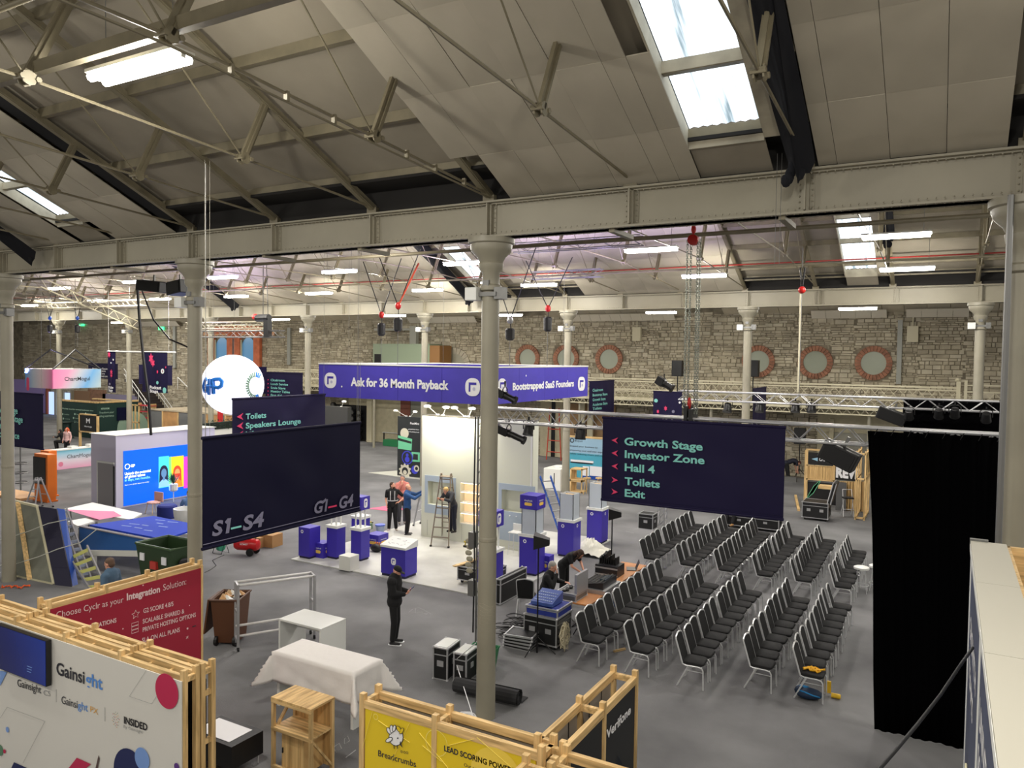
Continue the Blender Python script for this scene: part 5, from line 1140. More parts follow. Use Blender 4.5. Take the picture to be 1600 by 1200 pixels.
table('folding_table', 'tan folding table, further of the two with laptop', -7.6, -6.9, 17.7, 19.6, .75, TAN)
BLKG = mat('console_black', (30, 30, 34), .35)
p = (-7.2, 17.05, .75); t = thing('mixing_console', 'black mixing console in an open flight case tray on the tan table', 'mixing desk', p)
m = MB(); m.bx(-.38, .38, -.5, .5, 0, .09); m.build('tray', SILVER, t); m = MB(); m.add([(-.3, -.42, .09), (.3, -.42, .09), (.3, .42, .09), (-.3, .42, .09), (-.3, -.42, .15), (.3, -.42, .26), (.3, .42, .26), (-.3, .42, .15)], [(3, 2, 1, 0), (4, 5, 6, 7), (0, 1, 5, 4), (1, 2, 6, 5), (2, 3, 7, 6), (3, 0, 4, 7)]); m.build('console', BLKG, t)
m = MB()
for i in range(14):
    for j in range(5): x = -.24+j*.11; m.bx(x, x+.03, -.38+i*.056, -.36+i*.056, .165+(x+.3)*.18, .19+(x+.3)*.18)
m.build('faders', STEEL, t, kind='stuff'); m = MB(); m.bx(.12, .26, -.2, .2, .245, .28); m.build('display', mat('console_screen', (50, 60, 70), .2), t)
t = case('flight_case', 'open silver edged case with raised lid in front of the seated man', (-7.45, 16.05, .75), .5, .62, .16, face=STEEL, handles=False)
m = MB(); m.bx(.22, .28, -.31, .31, .17, .62); m.build('lid', SILVER, t); m = MB(); m.bx(.20, .225, -.24, .24, .24, .55); m.build('foam', BLK, t)
m = MB(); 
for q in range(5): m.ell((-.1+.04*(q % 2), -.2+q*.1, .18), (.05, .05, .03), 8, 5)
m.build('contents', BLK, t, kind='stuff')
fx = (-7.5, 14.95, 0); t = case('rack_case', 'wheeled black rack case with silver edges holding the blue mixer', fx, .78, .72, .58, wheels=True)
m = MB()
for k in range(5): m.bx(.39, .405, -.28, .28, .17+.1*k, .24+.1*k)
m.build('rack_units', STEEL, t)
t = case('flight_case', 'shallow blue case tray stacked on the wheeled rack case', (-7.5, 15.0, .70), .76, .7, .17, face=mat('case_blue', (36, 52, 140), .5), handles=False)
t = thing('mixing_console', 'small blue grey digital mixer sloping on top of the blue tray', 'mixing desk', (-7.55, 15.0, .89)); m = MB(); m.add([(-.26, -.27, 0), (.26, -.27, 0), (.26, .27, 0), (-.26, .27, 0), (-.26, -.27, .07), (.26, -.27, .07), (.26, .27, .22), (-.26, .27, .22)], [(3, 2, 1, 0), (4, 5, 6, 7), (0, 1, 5, 4), (1, 2, 6, 5), (2, 3, 7, 6), (3, 0, 4, 7)]); m.build('console', mat('mixer_blue', (60, 84, 150), .4), t)
m = MB()
for i in range(9):
    for j in range(4): y = -.2+j*.1; z = .07+(y+.27)*.278; m.bx(-.22+i*.05, -.19+i*.05, y, y+.06, z, z+.012)
m.build('controls', mat('mixer_grey', (150, 165, 195), .4), t, kind='stuff')
def coil(m, c, R, n, r, flat=.15, seed=1):
    rn = random.Random(seed); pts = []
    for i in range(n*14): a = 2*PI*i/14; k = i/14; rr_ = R*(1+.18*math.sin(k*2.1)); pts.append((c[0]+rr_*math.cos(a)+rn.uniform(-.01, .01), c[1]+rr_*math.sin(a)*.95, c[2]+flat*k/n+rn.uniform(0, .015)))
    m.tube(pts, r, 5); return pts
# cables
m = MB(); pts = []
for i in range(190): a = 2*PI*i/15; pts.append((.03+.05*math.sin(i*.8), (.05+.10*((i*.37) % 1))*math.cos(a)+.05*math.sin(i*.13), .30+(.12+.2*((i*.21) % 1))*math.sin(a)))
m.tube(pts, .011, 4); o = m.build('cable_bundle', mat('cable_cream', (215, 205, 175), .6)); o.location = (-7.02, 14.75, .02); tag(o, 'cream cable bundle hanging on the side of the wheeled rack case', 'cable')
m = MB(); rn = random.Random(3)
for q in range(9): c = fl(790+rn.uniform(-4, 28), 1000-q*3); coil(m, c, rn.uniform(.12, .26), 2, .012, .25, q)
tag(m.build('cable_bundle', BLK), 'tangle of black cables on the floor right of the middle column', 'cable')
m = MB()
for q in range(16): a = (-7.3+rn.uniform(-.3, .5), 15.6+q*.22, .05); m.tube([a, (a[0]+rn.uniform(-.3, .3), a[1]+.2, rn.uniform(.1, .5)), (a[0]+rn.uniform(-.3, .3), a[1]+.4, .04), (a[0]+rn.uniform(-.3, .3), a[1]+.1, .3)], .013, 5, m=rn.choice([BLK, BLK, mat('cable_blue', (30, 80, 150), .5), mat('cable_grey', (150, 150, 150), .5)]))
tag(m.build('cable_bundle', None), 'mess of black, blue and grey cables under the mixing tables', 'cable')
for k in range(4): c = fl(797, 1012); case('shallow_case', 'flat silver edged case lid, '+['bottom', 'second', 'third', 'top'][k]+' of the stack right of the middle column', (c[0]+.15+.03*k, c[1]+.25-.05*k, .09*k+.005), .62, .5, .07, rz=.05*k, handles=False)
for i, (px, pyb, pyt, lb) in enumerate(((845, 1020, 830, 'left'), (975, 948, 800, 'right'))):
    p = fl(px-6 if i == 0 else px-10, pyb) if i == 0 else (-7.5, 18.6, 0); t = thing('light_stand', f'tall black stand with hooded lamp over the mixing tables, {lb} one', 'stand', p); h = 2.45 if i == 0 else 2.3
    m = MB(); m.tube([(0, 0, 0), (0, 0, h)], .016, 6); m.build('pole', BLKM, t)
    for a_ in range(3): m = MB(); m.tube([(0, 0, .35), (.4*math.cos(a_*2.1+.3), .4*math.sin(a_*2.1+.3), .01)], .012, 5); m.build('leg', BLKM, t)
    m = MB(); m.add([(-.05, -.2, .1), (-.05, .2, .1), (-.05, .2, -.2), (-.05, -.2, -.2), (.28, -.1, 0), (.28, .1, 0), (.28, .1, -.12), (.28, -.1, -.12)], [(0, 1, 2, 3), (7, 6, 5, 4), (0, 4, 5, 1), (1, 5, 6, 2), (2, 6, 7, 3), (3, 7, 4, 0)]); o = m.build('lamp_hood', BLK, t); o.location = (-.05, 0, h); o.rotation_euler.z = .4
t = thing('equipment_rack', 'small black equipment rack with cabling on the further tan table', 'electronics', (-7.4, 18.25, .75)); m = MB(); m.bx(-.3, .3, -.25, .25, 0, .28); m.build('case', BLKG, t); m = MB()
for q in range(8): m.bx(-.25+.06*q, -.22+.06*q, -.1, .15, .28, .42+.05*(q % 3))
m.build('modules', BLKM, t); m = MB(); m.bx(-.31, .31, -.26, -.25, .03, .07); m.bx(-.31, .31, -.26, -.25, .2, .24); m.build('edging', SILVER, t)
t = thing('monitor', 'black monitor behind the equipment rack on the further tan table', 'monitor', (-7.65, 18.75, .75)); m = MB(); m.bx(-.03, .0, -.26, .26, .1, .45); m.build('screen', BLK, t); m = MB(); m.bx(-.08, .06, -.1, .1, 0, .015); m.bx(-.02, 0, -.02, .02, 0, .15); m.build('foot', BLK, t)
t = thing('laptop', 'open laptop at the far end of the further tan table', 'laptop', (-7.1, 19.0, .75), .4); m = MB(); m.bx(-.12, .12, -.17, .17, 0, .02); m.build('base', STEEL, t); m = MB(); m.add([(.11, -.17, .02), (.11, .17, .02), (.2, .17, .24), (.2, -.17, .24), (.12, -.17, .02), (.12, .17, .02), (.21, .17, .24), (.21, -.17, .24)], [(0, 1, 2, 3), (7, 6, 5, 4), (0, 4, 5, 1), (1, 5, 6, 2), (2, 6, 7, 3), (3, 7, 4, 0)]); m.build('screen', BLK, t)
# cases beside the middle column, bin, mat, coil
case('flight_case', 'upright silver topped black flight case, left of the pair by the middle column', (-8.45, 12.42, 0), .30, .52, .62, rz=.12, face=BLK)
case('flight_case', 'upright silver topped black flight case, right of the pair by the middle column', (-8.05, 12.5, 0), .26, .48, .55, rz=.1, face=BLK)
for o_ in [o for o in COL.objects if o.get('label', '').startswith('upright silver topped')]:
    m = MB(); L = .13; m.bx(-L, L, -.23, .23, .56 if o_['label'].find('right of') > 0 else .625, .57 if o_['label'].find('right of') > 0 else .64); m.build('top_plate', mat('brushed_lid', (190, 192, 188), .4, .4), o_)
p = fl(750, 1048); t = thing('crate', 'green plastic crate behind the middle column', 'crate', (p[0], p[1]+.1, 0), .2); m = MB(); G_ = mat('crate_green', (30, 110, 66), .5)
for a in (-1, 1): m.add([(a*.22, -.17, .02), (a*.22, .17, .02), (a*.28, .22, .42), (a*.28, -.22, .42), (a*.205, -.17, .02), (a*.205, .17, .02), (a*.265, .22, .42), (a*.265, -.22, .42)], [(0, 1, 2, 3), (7, 6, 5, 4), (0, 4, 5, 1), (1, 5, 6, 2), (2, 6, 7, 3), (3, 7, 4, 0)]); m.add([(-.22, a*.17, .02), (.22, a*.17, .02), (.28, a*.22, .42), (-.28, a*.22, .42), (-.22, a*.155, .02), (.22, a*.155, .02), (.28, a*.205, .42), (-.28, a*.205, .42)], [(0, 1, 2, 3), (7, 6, 5, 4), (0, 4, 5, 1), (1, 5, 6, 2), (2, 6, 7, 3), (3, 7, 4, 0)])
m.bx(-.22, .22, -.17, .17, 0, .03); m.build('body', G_, t); m = MB(); m.tube([(-.28, -.22, .42), (.28, -.22, .42), (.28, .22, .42), (-.28, .22, .42), (-.28, -.22, .42)], .02, 6); m.build('rim', G_, t)
a, b = fl(700, 1090), fl(800, 1113); m = MB(); pts = []
for i in range(40): an = i*.5; r_ = .05+.0028*i; pts.append((r_*math.cos(an), r_*math.sin(an)+.17))
L_ = math.hypot(b[0]-a[0], b[1]-a[1]); vs = [(x, p0, q0) for x in (-L_/2, L_/2) for p0, q0 in pts]; k = len(pts); m.add(vs, [(i, i+1, k+i+1, k+i) for i in range(k-1)])
m.lathe([(.10, -L_/2+.02), (.10, L_/2-.02)], (0, 0, .17), 16, ax=0); m.add([(-L_/2, .15, .03), (L_/2, .15, .03), (L_/2, .42, .012), (-L_/2, .42, .012), (-L_/2, .15, .02), (L_/2, .15, .02), (L_/2, .42, .0), (-L_/2, .42, .0)], [(0, 1, 2, 3), (7, 6, 5, 4)])
o = m.build('rolled_mat', mat('rubber_mat', (38, 38, 40), .8)); o.location = ((a[0]+b[0])/2, (a[1]+b[1])/2+.25, 0); o.rotation_euler.z = math.atan2(b[1]-a[1], b[0]-a[0]); tag(o, 'loosely rolled black mat behind the foot of the middle column', 'mat')
m = MB(); c = fl(729, 1125); pts = coil(m, (c[0], c[1], .012), .15, 7, .009, .05, 5); q = fl(741, 1040); q2 = onY(747, 975, C1X and 11.1); m.tube([pts[-1], (c[0]+.05, c[1]+.1, .08), (q[0]+.0, q[1]-.7, .35), (C1X+2*BAY-.16, 11.2, 1.3)], .009, 5); tag(m.build('cable_bundle', WPRINT), 'white cable coil at the foot of the middle column', 'cable')
m = MB()
for k in range(9): z = 2.02-.05*k; m.tube([(C1X+2*BAY+.155*math.cos(a), G1Y+.155*math.sin(a), z+.03*math.sin(3*a+k)) for a in np.linspace(-2.0, .2, 10)], .007, 4)
tag(m.build('cable_ties', mat('tie_beige', (168, 160, 140), .6)), 'beige cord wound round the middle column at low height', 'cord')
# chalk marks on the carpet
m = MB()
def chalk(pts): m.tube([(*fl(x, y)[:2], .001) for x, y in pts], .008, 3)
chalk([(638, 957), (645, 952), (655, 950), (662, 953), (674, 960)]); chalk([(650, 950), (649, 958)]); chalk([(665, 951), (659, 958), (668, 961)]); chalk([(640, 958), (668, 959)]); chalk([(962, 0+822), (955, 826), (948, 822)]); chalk([(978, 830), (990, 833)])
chalk([(520, 1168), (530, 1162), (534, 1170), (526, 1176), (520, 1168)]); chalk([(538, 1155), (543, 1150), (546, 1158), (538, 1163), (538, 1155)]); chalk([(540, 1184), (556, 1172)]); chalk([(698, 983), (712, 987)])
o = m.build('chalk_marks', CHALK); tag(o, 'faint white chalk marks scribbled on the grey carpet', 'chalk marks', kind='stuff')
# ================================================================ WHITE STAND WITH INDIGO PLINTHS
PLX0, PLX1, PLY0, PLY1 = -17.3, -9.95, 16.93, 24.6
m = MB(); m.bx(PLX0, PLX1, PLY0, PLY1, 0, .03); tag(m.build('stand_floor', mat('pale_vinyl_floor', (196, 196, 190), .45, var=.05, scale=1.5)), 'pale grey raised floor under the white and indigo stand', 'platform')
WX0, WX1, WYY, WH = -15.75, -11.42, 21.5, 4.2
WALLW = mat('stand_white', (214, 216, 200), .7); LBL = mat('pale_blue_panel', (168, 182, 196), .6)
t = thing('stand_wall', 'tall white stand wall with pale blue niches and lit shelves', 'display wall', ((WX0+WX1)/2, WYY, .03)); hw = (WX1-WX0)/2
m = MB(); m.bx(-hw, hw, .28, .40, 0, WH); m.bx(-hw, hw, 0, .28, 2.18, WH)
def sx(px, z=1.5): return onY(px, 790, WYY)[0]-(WX0+WX1)/2
n0, n1 = sx(664), sx(712); s0, s1 = sx(719), sx(753); r0, r1 = sx(779), sx(836)
# solid parts around the niches
zn0, zn1 = 1.15, 1.95
for a, b in ((-hw, n0+.12), (n1-.1, s0), (s1, r0+.12), (r1-.12, hw)): m.bx(a, b, 0, .28, .62, 2.18)
m.bx(-hw, hw, .0, .28, 0, .62); m.bx(n0+.12, n1-.1, 0, .28, .62, zn0); m.bx(n0+.12, n1-.1, 0, .28, zn1, 2.18); m.bx(r0+.12, r1-.12, 0, .28, .62, zn0+.1); m.bx(r0+.12, r1-.12, 0, .28, zn1, 2.18); m.bx(s0, s1, 0, .28, 2.05, 2.18)
m.build('wall', WALLW, t)
def frame_panel(a, b, z0, z1, ia, ib, iz0, iz1):
    m = MB(); m.bx(a, b, -.02, 0, z0, iz0); m.bx(a, b, -.02, 0, iz1, z1); m.bx(a, ia, -.02, 0, iz0, iz1); m.bx(ib, b, -.02, 0, iz0, iz1); m.build('niche_panel', LBL, t)
frame_panel(n0, n1, .85, 2.15, n0+.12, n1-.1, zn0, zn1); frame_panel(r0, r1, .3, 2.15, r0+.12, r1-.12, zn0+.1, zn1)
for z in (.64, 1.0, 1.36, 1.72, 2.03): m = MB(); m.bx(s0, s1, .0, .28, z-.015, z+.015); m.build('shelf', WHITE, t)
m = MB(); m.bx(s0, s1, .26, .275, .64, 2.03); m.build('shelf_back', mat('shelf_back_glow', (235, 205, 165), .6, emit=.35), t)  # warm shelf light is put into the back board as its own glow
for z in (1.0, 1.36, 1.72, 2.03): m = MB(); m.bx(s0+.02, s1-.02, .02, .05, z-.03, z-.018); m.build('light_strip', glow('warm_strip', (255, 225, 180), 6.0), t)
for a in (sx(668), sx(690), sx(722), sx(740)):
    m = MB(); m.bx(a-.003, a+.003, -.004, 0, .06, .60); m.build('door_gap', mat('gap_grey', (120, 120, 115), .8), t)
for k in range(4): m = MB(); m.lathe([(.018, -.05), (.018, 0)], (r0+.2+.24*k, -.0, 1.12), 8, ax=1); m.build('peg', WHITE, t)
m = MB(); m.bx(hw-.06, hw, -.01, .02, 0, WH); m.build('corner_trim', WHITE, t)
m = MB(); m.bx(-hw, hw, -.02, .4, WH, WH+.03); m.build('top_edge', mat('dark_edge', (60, 58, 50), .7), t)
# arm lamps on the wall top
LG = glow('arm_lamp_glow', (255, 240, 205), 14.0)
def armlamp(label, x, y, z, dx=.25):
    a = thing('arm_lamp', label, 'lamp', (x, y, z), 0, 'arm lamps'); m = MB(); m.tube([(0, 0, 0), (dx, -.25, .32)], .014, 5); m.bx(-.04, .04, -.04, .04, 0, .04); m.build('arm', WHITE, a)
    m = MB(); m.lathe([(.05, 0), (.13, -.03), (.13, -.06), (.04, -.07)], (dx, -.25, .36), 12); lh_ = m.build('lamp_head', WHITE, a); m = MB(); m.lathe([(.10, 0), (.10, -.01)], (dx, -.25, .285), 12); m.build('lens', LG, lh_)
    return (x+dx, y-.25, z+.25)
SPD = bpy.data.lights.new('arm_lamp_light', 'SPOT'); SPD.energy = 95; SPD.spot_size = 2.1; SPD.spot_blend = .8; SPD.shadow_soft_size = .08; SPD.color = (1, .93, .76)
for i, (px, dx, lb) in enumerate(((680, -.25, 'first from the left'), (688, .3, 'second from the left'), (722, -.25, 'third from the left'), (728, .3, 'fourth from the left'))):
    q = armlamp('small white arm lamp on top of the white stand wall, '+lb, sx(px)+(WX0+WX1)/2, WYY+.1, WH+.06, dx)
    if i % 2 == 0 or 1: o = bpy.data.objects.new('arm_lamp_light', SPD); COL.objects.link(o); o.location = (q[0], q[1]-.35, q[2]+.1); o.rotation_euler = (.55, 0, 0)
def cube_logo(t, c, w, h, s, plane='Y', m_=None):
    """round-cornered white mark with the indigo key shape, local coordinates"""
    A = V(*ax[plane]); Z = V(0, 0, 1); n_ = np.cross(A, Z); m = MB(); m.poly(rrect(w, h, w*.4, 5), V(*c), A, Z, .003, m=WPRINT)
    m.add([V(*c)+n_*.006+A*x*w+Z*y*h for x, y in ((-.26, -.26), (-.12, -.26), (-.12, .12), (.26, .12), (.26, .26), (-.26, .26))], [(0, 1, 2, 5), (2, 3, 4, 5)], PURP)
    m.build('logo', None, t)
def plinth(label, x, y, w, h, cap=True, posts=0, head=None, shaft=0, marks=0, rz=0, z0=.03, shaft_mt=None):
    t = thing('display_plinth', label, 'plinth', (x, y, z0), rz); e = w/2; m = MB(); m.bx(-e+.02, e-.02, -e+.02, e-.02, 0, .06); m.build('toe_kick', mat('toe_dark', (22, 18, 60), .6), t)
    m = MB(); m.bx(-e, e, -e, e, .06, h); m.build('body', PURP, t, bevel=.004); z = h
    if cap: m = MB(); m.bx(-e-.03, e+.03, -e-.03, e+.03, h, h+.08); m.build('cap', WHITE, t); z += .08
    if shaft: m = MB(); k = e*.86
    if shaft:
        for (a0, a1, b0, b1) in ((-k, k, -k, -k+.02), (-k, k, k-.02, k), (-k, -k+.02, -k, k), (k-.02, k, -k, k)): m.bx(a0, a1, b0, b1, z, z+shaft)
        m.build('shaft', shaft_mt or mat('shaft_grey', (186, 194, 204), .5), t); m = MB(); m.bx(-k+.02, k-.02, -k+.02, k-.02, z+.01, z+shaft-.06); m.build('inner_ply', WOOD, t); z += shaft
    if posts:
        for a in (-1, 1):
            for b in (-1, 1): m = MB(); m.bar((a*(e-.1), b*(e-.1), z), (a*(e-.1), b*(e-.1), z+posts), .035); m.build('post', WHITE, t)
        z += posts
    if head:
        k = e*1.0; m = MB(); m.bx(-k, k, -k, k, z, z+head); m.build('head_box', PURP, t, bevel=.004)
        if head > .3 and shaft:
            for pl in 'YX':
                A = V(*ax[pl]); c = V(0, -k-.004, z+head*.38) if pl == 'Y' else V(k+.004, 0, z+head*.38); m = MB(); m.poly(rrect(w*.45, .09, .04), c, A, (0, 0, 1), .003, m=mat('pill_yellow', (240, 200, 90), .5)); text(m, 'Amplitude', c+V(0, 0, .08)-A*.13, A, (0, 0, 1), .26, .05, WPRINT); m.build('print', None, t)
        else: cube_logo(t, (0, -k-.003, z+head/2), w*.4, head*.7, 1); cube_logo(t, (k+.003, 0, z+head/2), w*.4, head*.7, 1, 'X')
    for q in range(marks):
        A = V(*ax['YX'[q]]); m = MB(); c = V(-e*.35, -e-.003, h-.13) if q == 0 else V(e+.003, 0, h-.13); ring(m, c, A, (0, 0, 1), .03, .055, 12); m.build('ring_mark', WPRINT, t)
    return t
def FP_(x, y): return fl(x, y, .03)
q = FP_(476, 872); plinth('indigo plinth at the far left corner of the pale floor', q[0], q[1]+.2, .46, .95, cap=False, marks=1)
q = FP_(518, 873); plinth('indigo plinth with white cap and posts, second from left', q[0], q[1]+.2, .40, .95, posts=.55)
q = FP_(556, 876); plinth('indigo plinth with white cap and four posts carrying an indigo box', q[0], q[1]+.2, .40, .92, posts=.55, head=.4)
q = FP_(557, 856); plinth('indigo plinth standing behind the one with four posts', q[0], q[1]+.2, .42, .95)
q = FP_(783, 932); plinth('indigo plinth with posts and indigo box, just right of the middle column', -10.55, 17.55, .5, 1.05, posts=.6, head=.42)
plinth('indigo plinth with pale shaft and indigo top box with yellow pills', -10.35, 19.55, .55, 1.1, shaft=.72, head=.4, marks=2)
plinth('indigo plinth with open topped grey shaft, middle of the three by the chairs', -10.3, 21.95, .55, 1.1, shaft=.8, marks=2)
plinth('indigo plinth with open topped grey shaft, farthest of the three by the chairs', -10.25, 24.1, .55, 1.12, shaft=.82, marks=2)
x0, x1, y0, y1 = -13.89, -13.03, 17.05, 17.6
t = thing('demo_counter', 'indigo counter with sloping white top behind the man in the cap', 'counter', ((x0+x1)/2, (y0+y1)/2, .03)); w, d = (x1-x0)/2, (y1-y0)/2
m = MB(); m.bx(-w+.02, w-.02, -d+.02, d-.02, 0, .07); m.build('toe_kick', MATS['toe_dark'], t); m = MB(); m.bx(-w, w, -d, d, .07, .82); m.build('body', PURP, t)
m = MB(); m.add([(-w-.02, -d-.02, .82), (w+.02, -d-.02, .82), (w+.02, d+.02, .82), (-w-.02, d+.02, .82), (-w-.02, -d-.02, .88), (w+.02, -d-.02, .88), (w+.02, d+.02, 1.02), (-w-.02, d+.02, 1.02)], [(3, 2, 1, 0), (4, 5, 6, 7), (0, 1, 5, 4), (1, 2, 6, 5), (2, 3, 7, 6), (3, 0, 4, 7)]); m.build('sloping_top', WHITE, t)
m = MB(); rn = random.Random(5)
for q in range(16): u, v = rn.uniform(-.32, .3), rn.uniform(-.2, .16); ww, hh = rn.uniform(.03, .12), rn.uniform(.01, .03); f = lambda a, b: (a, b, .885+(b+d)*.24); m.add([f(u, v), f(u+ww, v), f(u+ww, v+hh), f(u, v+hh)], [(0, 1, 2, 3)])
m.build('printed_diagram', mat('diagram_grey', (150, 150, 152), .6), t, kind='stuff'); cube_logo(t, (.02, -d-.003, .45), .17, .2, 1)
q = FP_(545, 893); m = MB(); m.bx(-.21, .21, -.2, .2, 0, .42); o = m.build('white_cube', WHITEM, bevel=.006); o.location = (q[0]-.17, q[1]+.2, .031); tag(o, 'plain white cube on the pale floor before the indigo plinths', 'cube')
def gbox(label, px, py, s, h, z0=0): 
    q = fl(px, py); t = thing('indigo_box', label, 'box', (q[0], q[1]+s/2, z0)); e = s/2; m = MB(); m.bx(-e, e, -e, e, 0, h); m.build('body', PURP, t)
    for pl in 'YX': A = V(*ax[pl]); c = V(0, -e-.004, h*.42) if pl == 'Y' else V(e+.004, 0, h*.42); m = MB(); m.poly(rrect(s*.5, h*.22, h*.1), c, A, (0, 0, 1), .003, m=MATS['pill_yellow']); text(m, 'Amplitude', c+V(0, 0, h*.2)-A*s*.3, A, (0, 0, 1), s*.6, h*.09, WPRINT); m.build('print', None, t)
gbox('small indigo box with yellow pill print between the two left plinths', 497, 873, .42, .45, .031)
gbox('indigo box with yellow pill print beside the tool bag, left of the counter', 582, 857, .5, .45)
gbox('small indigo box at the foot of the plinth with the yellow pills', 851, 895, .3, .5)
# tools and clutter on the stand floor
q = fl(594, 832); t = thing('bucket', 'clear bucket with blue rim near the bearded man', 'bucket', q); m = MB(); m.lathe([(.13, 0), (.17, .26)], n=14); m.build('body', mat('clear_plastic', (150, 165, 190), .2), t); m = MB(); m.lathe([(.175, .25), (.185, .29)], n=14); m.build('rim', mat('bucket_blue', (50, 80, 190), .4), t)
q = fl(571, 860); m = MB(); m.lathe([(.1, 0), (.1, .22), (.04, .26)], n=12); o = m.build('white_tub', WHITE); o.location = (q[0], q[1], .031); tag(o, 'white tub on the pale floor beside the indigo box', 'tub')
q = FP_(588, 862); t = thing('tool_bag', 'black tool bag with orange tools left of the sloping counter', 'bag', q); m = MB(); m.ell((0, 0, .12), (.22, .14, .13), 12, 8); m.build('bag', BLK, t, smooth=True); m = MB()
for k in range(4): m.tube([(-.1+.08*k, 0, .18), (-.05+.08*k, .04, .3)], .025, 6)
m.build('tools', mat('tool_orange', (235, 150, 40), .5), t)
for px, py, lb, c in ((578, 825, 'standing upright near the bucket', (190, 170, 60)), (730, 857, 'lying on the pale floor near the middle column', (200, 160, 60))):
    q = fl(px, py); t = thing('cordless_drill', 'yellow and black cordless drill '+lb, 'drill', (q[0], q[1], .033)); m = MB(); m.tube([(-.11, 0, .18), (.08, 0, .18)], .035, 8); m.tube([(-.06, 0, .16), (-.09, 0, .05)], .022, 6); m.build('body', mat('drill_yellow', c, .5), t); m = MB(); m.tube([(.08, 0, .18), (.15, 0, .18)], .018, 6); m.bx(-.14, -.04, -.035, .035, 0, .06); m.build('chuck_and_battery', BLK, t)
q = fl(573, 826); t = thing('tool_crate', 'small green tool box behind the indigo box', 'box', q); m = MB(); m.bx(-.18, .18, -.12, .12, 0, .2); m.build('body', mat('sage_green', (110, 140, 110), .5), t); m = MB(); m.tube([(-.1, 0, .2), (-.1, 0, .27), (.1, 0, .27), (.1, 0, .2)], .012, 5); m.build('handle', BLK, t)
# stepladders
def ladder(name, label, loc, rz, H, w0, w1, spread, n, mt, tread=.09, both=True, lean=0):
    t = thing(name, label, 'ladder', loc, rz)
    def rail(s, side): 
        m = MB(); m.bar((s*w0/2, side*spread, 0), (s*w1/2, side*.04, H), .022, .06, up=(0, 1, 0)); return m.build('rail', mt, t)
    for s in (-1, 1): rail(s, -1)
    if both:
        for s in (-1, 1): rail(s, 1)
    for k in range(1, n+1):
        f = k/(n+.6); w = w0+(w1-w0)*f; y = -spread+(spread-.04)*f; m = MB(); m.bx(-w/2, w/2, y-tread/2, y+tread/2, H*f-.012, H*f+.012); m.build('tread', mt, t)
        if both and k % 2 == 0: m = MB(); m.bx(-w/2, w/2, -y-.015, -y+.015, H*f-.01, H*f+.01); m.build('rear_bar', mt, t)
    if both: m = MB(); m.bx(-w1/2-.02, w1/2+.02, -.14, .14, H-.12, H-.09); m.build('platform', mt, t)
    m = MB()
    for s in (-1, 1):
        for q in ((-1, 1) if both else (-1,)): m.bx(s*w0/2-.03, s*w0/2+.03, q*spread-.03, q*spread+.03, 0, .05)
    m.build('feet', BLK, t, kind='stuff'); return t
OLDAL = mat('weathered_aluminium', (140, 128, 114), .5, .4)
q = FP_(690, 850); ladder('stepladder', 'tall weathered aluminium stepladder in front of the white stand wall', (q[0]+.05, q[1]+.15, .031), .25, 2.35, .62, .34, .55, 7, OLDAL)
q = fl(646, 826); ladder('stepladder', 'low stepladder with yellow top behind the bald man', (q[0]+.1, q[1]+.5, .031), 1.6, 1.25, .45, .34, .3, 4, SILVER)
# blue leaning ladder
LB = mat('ladder_blue', (30, 90, 190), .4); t = thing('leaning_ladder', 'blue fibreglass ladder leaning on the right end of the white stand wall', 'ladder', (-11.0, 22.7, .031)); a0, a1 = V(*fl(876, 838, .03))-V(-11.0, 22.7, .031), V(*onY(844, 745, 21.95))-V(-11.0, 22.7, .031)
for o_ in (V(0, 0, 0), V(.22, .3, 0)): m = MB(); m.bar(a0+o_, a1+o_, .03, .08); m.build('rail', LB, t)
for k in range(8): f = (k+.7)/8.3; c = a0+(a1-a0)*f; m = MB(); m.bar(c, c+V(.22, .3, 0), .06, .03); m.build('rung', SILVER, t)
# dust sheet, white bar stool, road cases at the stand's right corner
q = fl(915, 868); m = MB(); rn = random.Random(8); nu = 16; vs = [((i/nu-.5)*1.1, (j/nu-.5)*1.1, max(0.003, .38*math.exp(-6*((i/nu-.5)**2+(j/nu-.5)**2))*(1+.45*math.sin(i*1.9+j)*math.cos(j*2.3)))+rn.uniform(0, .03)) for j in range(nu+1) for i in range(nu+1)]
m.add(vs, [(j*(nu+1)+i, j*(nu+1)+i+1, (j+1)*(nu+1)+i+1, (j+1)*(nu+1)+i) for j in range(nu) for i in range(nu)]); o = m.build('dust_sheet', mat('sheet_white', (205, 203, 190), .8), smooth=True); o.location = (q[0], q[1]+.35, .032); tag(o, 'crumpled cream dust sheet between the two open shaft plinths', 'cloth')
q = fl(806, 868); t = thing('bar_stool', 'white high stool with wire legs before the right niche', 'stool', (q[0], q[1], .031)); m = MB(); m.bx(-.2, .2, -.18, .18, .70, .73); m.bx(-.2, .2, .15, .18, .73, .95); m.build('seat', WHITE, t, bevel=.01); m = MB()
for a in (-1, 1):
    for b in (-1, 1): m.tube([(a*.15, b*.13, .7), (a*.2, b*.18, 0)], .009, 5)
m.tube([(-.18, -.16, .25), (.18, -.16, .25), (.18, .16, .25), (-.18, .16, .25), (-.18, -.16, .25)], .008, 5); m.build('frame', CHROME, t)
q = FP_(733, 912); case('road_case', 'wheeled black case with a plank on top, left of the middle column', (q[0]+.0, q[1]+.3, .03), .62, .8, .36, wheels=True); m = MB(); m.bar((-.3, -.6, 0), (-.1, .9, 0), .12, .03); o = m.build('plank', WOODX); o.location = (q[0], q[1]+.3, .54); tag(o, 'pale plank lying on the wheeled case left of the middle column', 'plank')
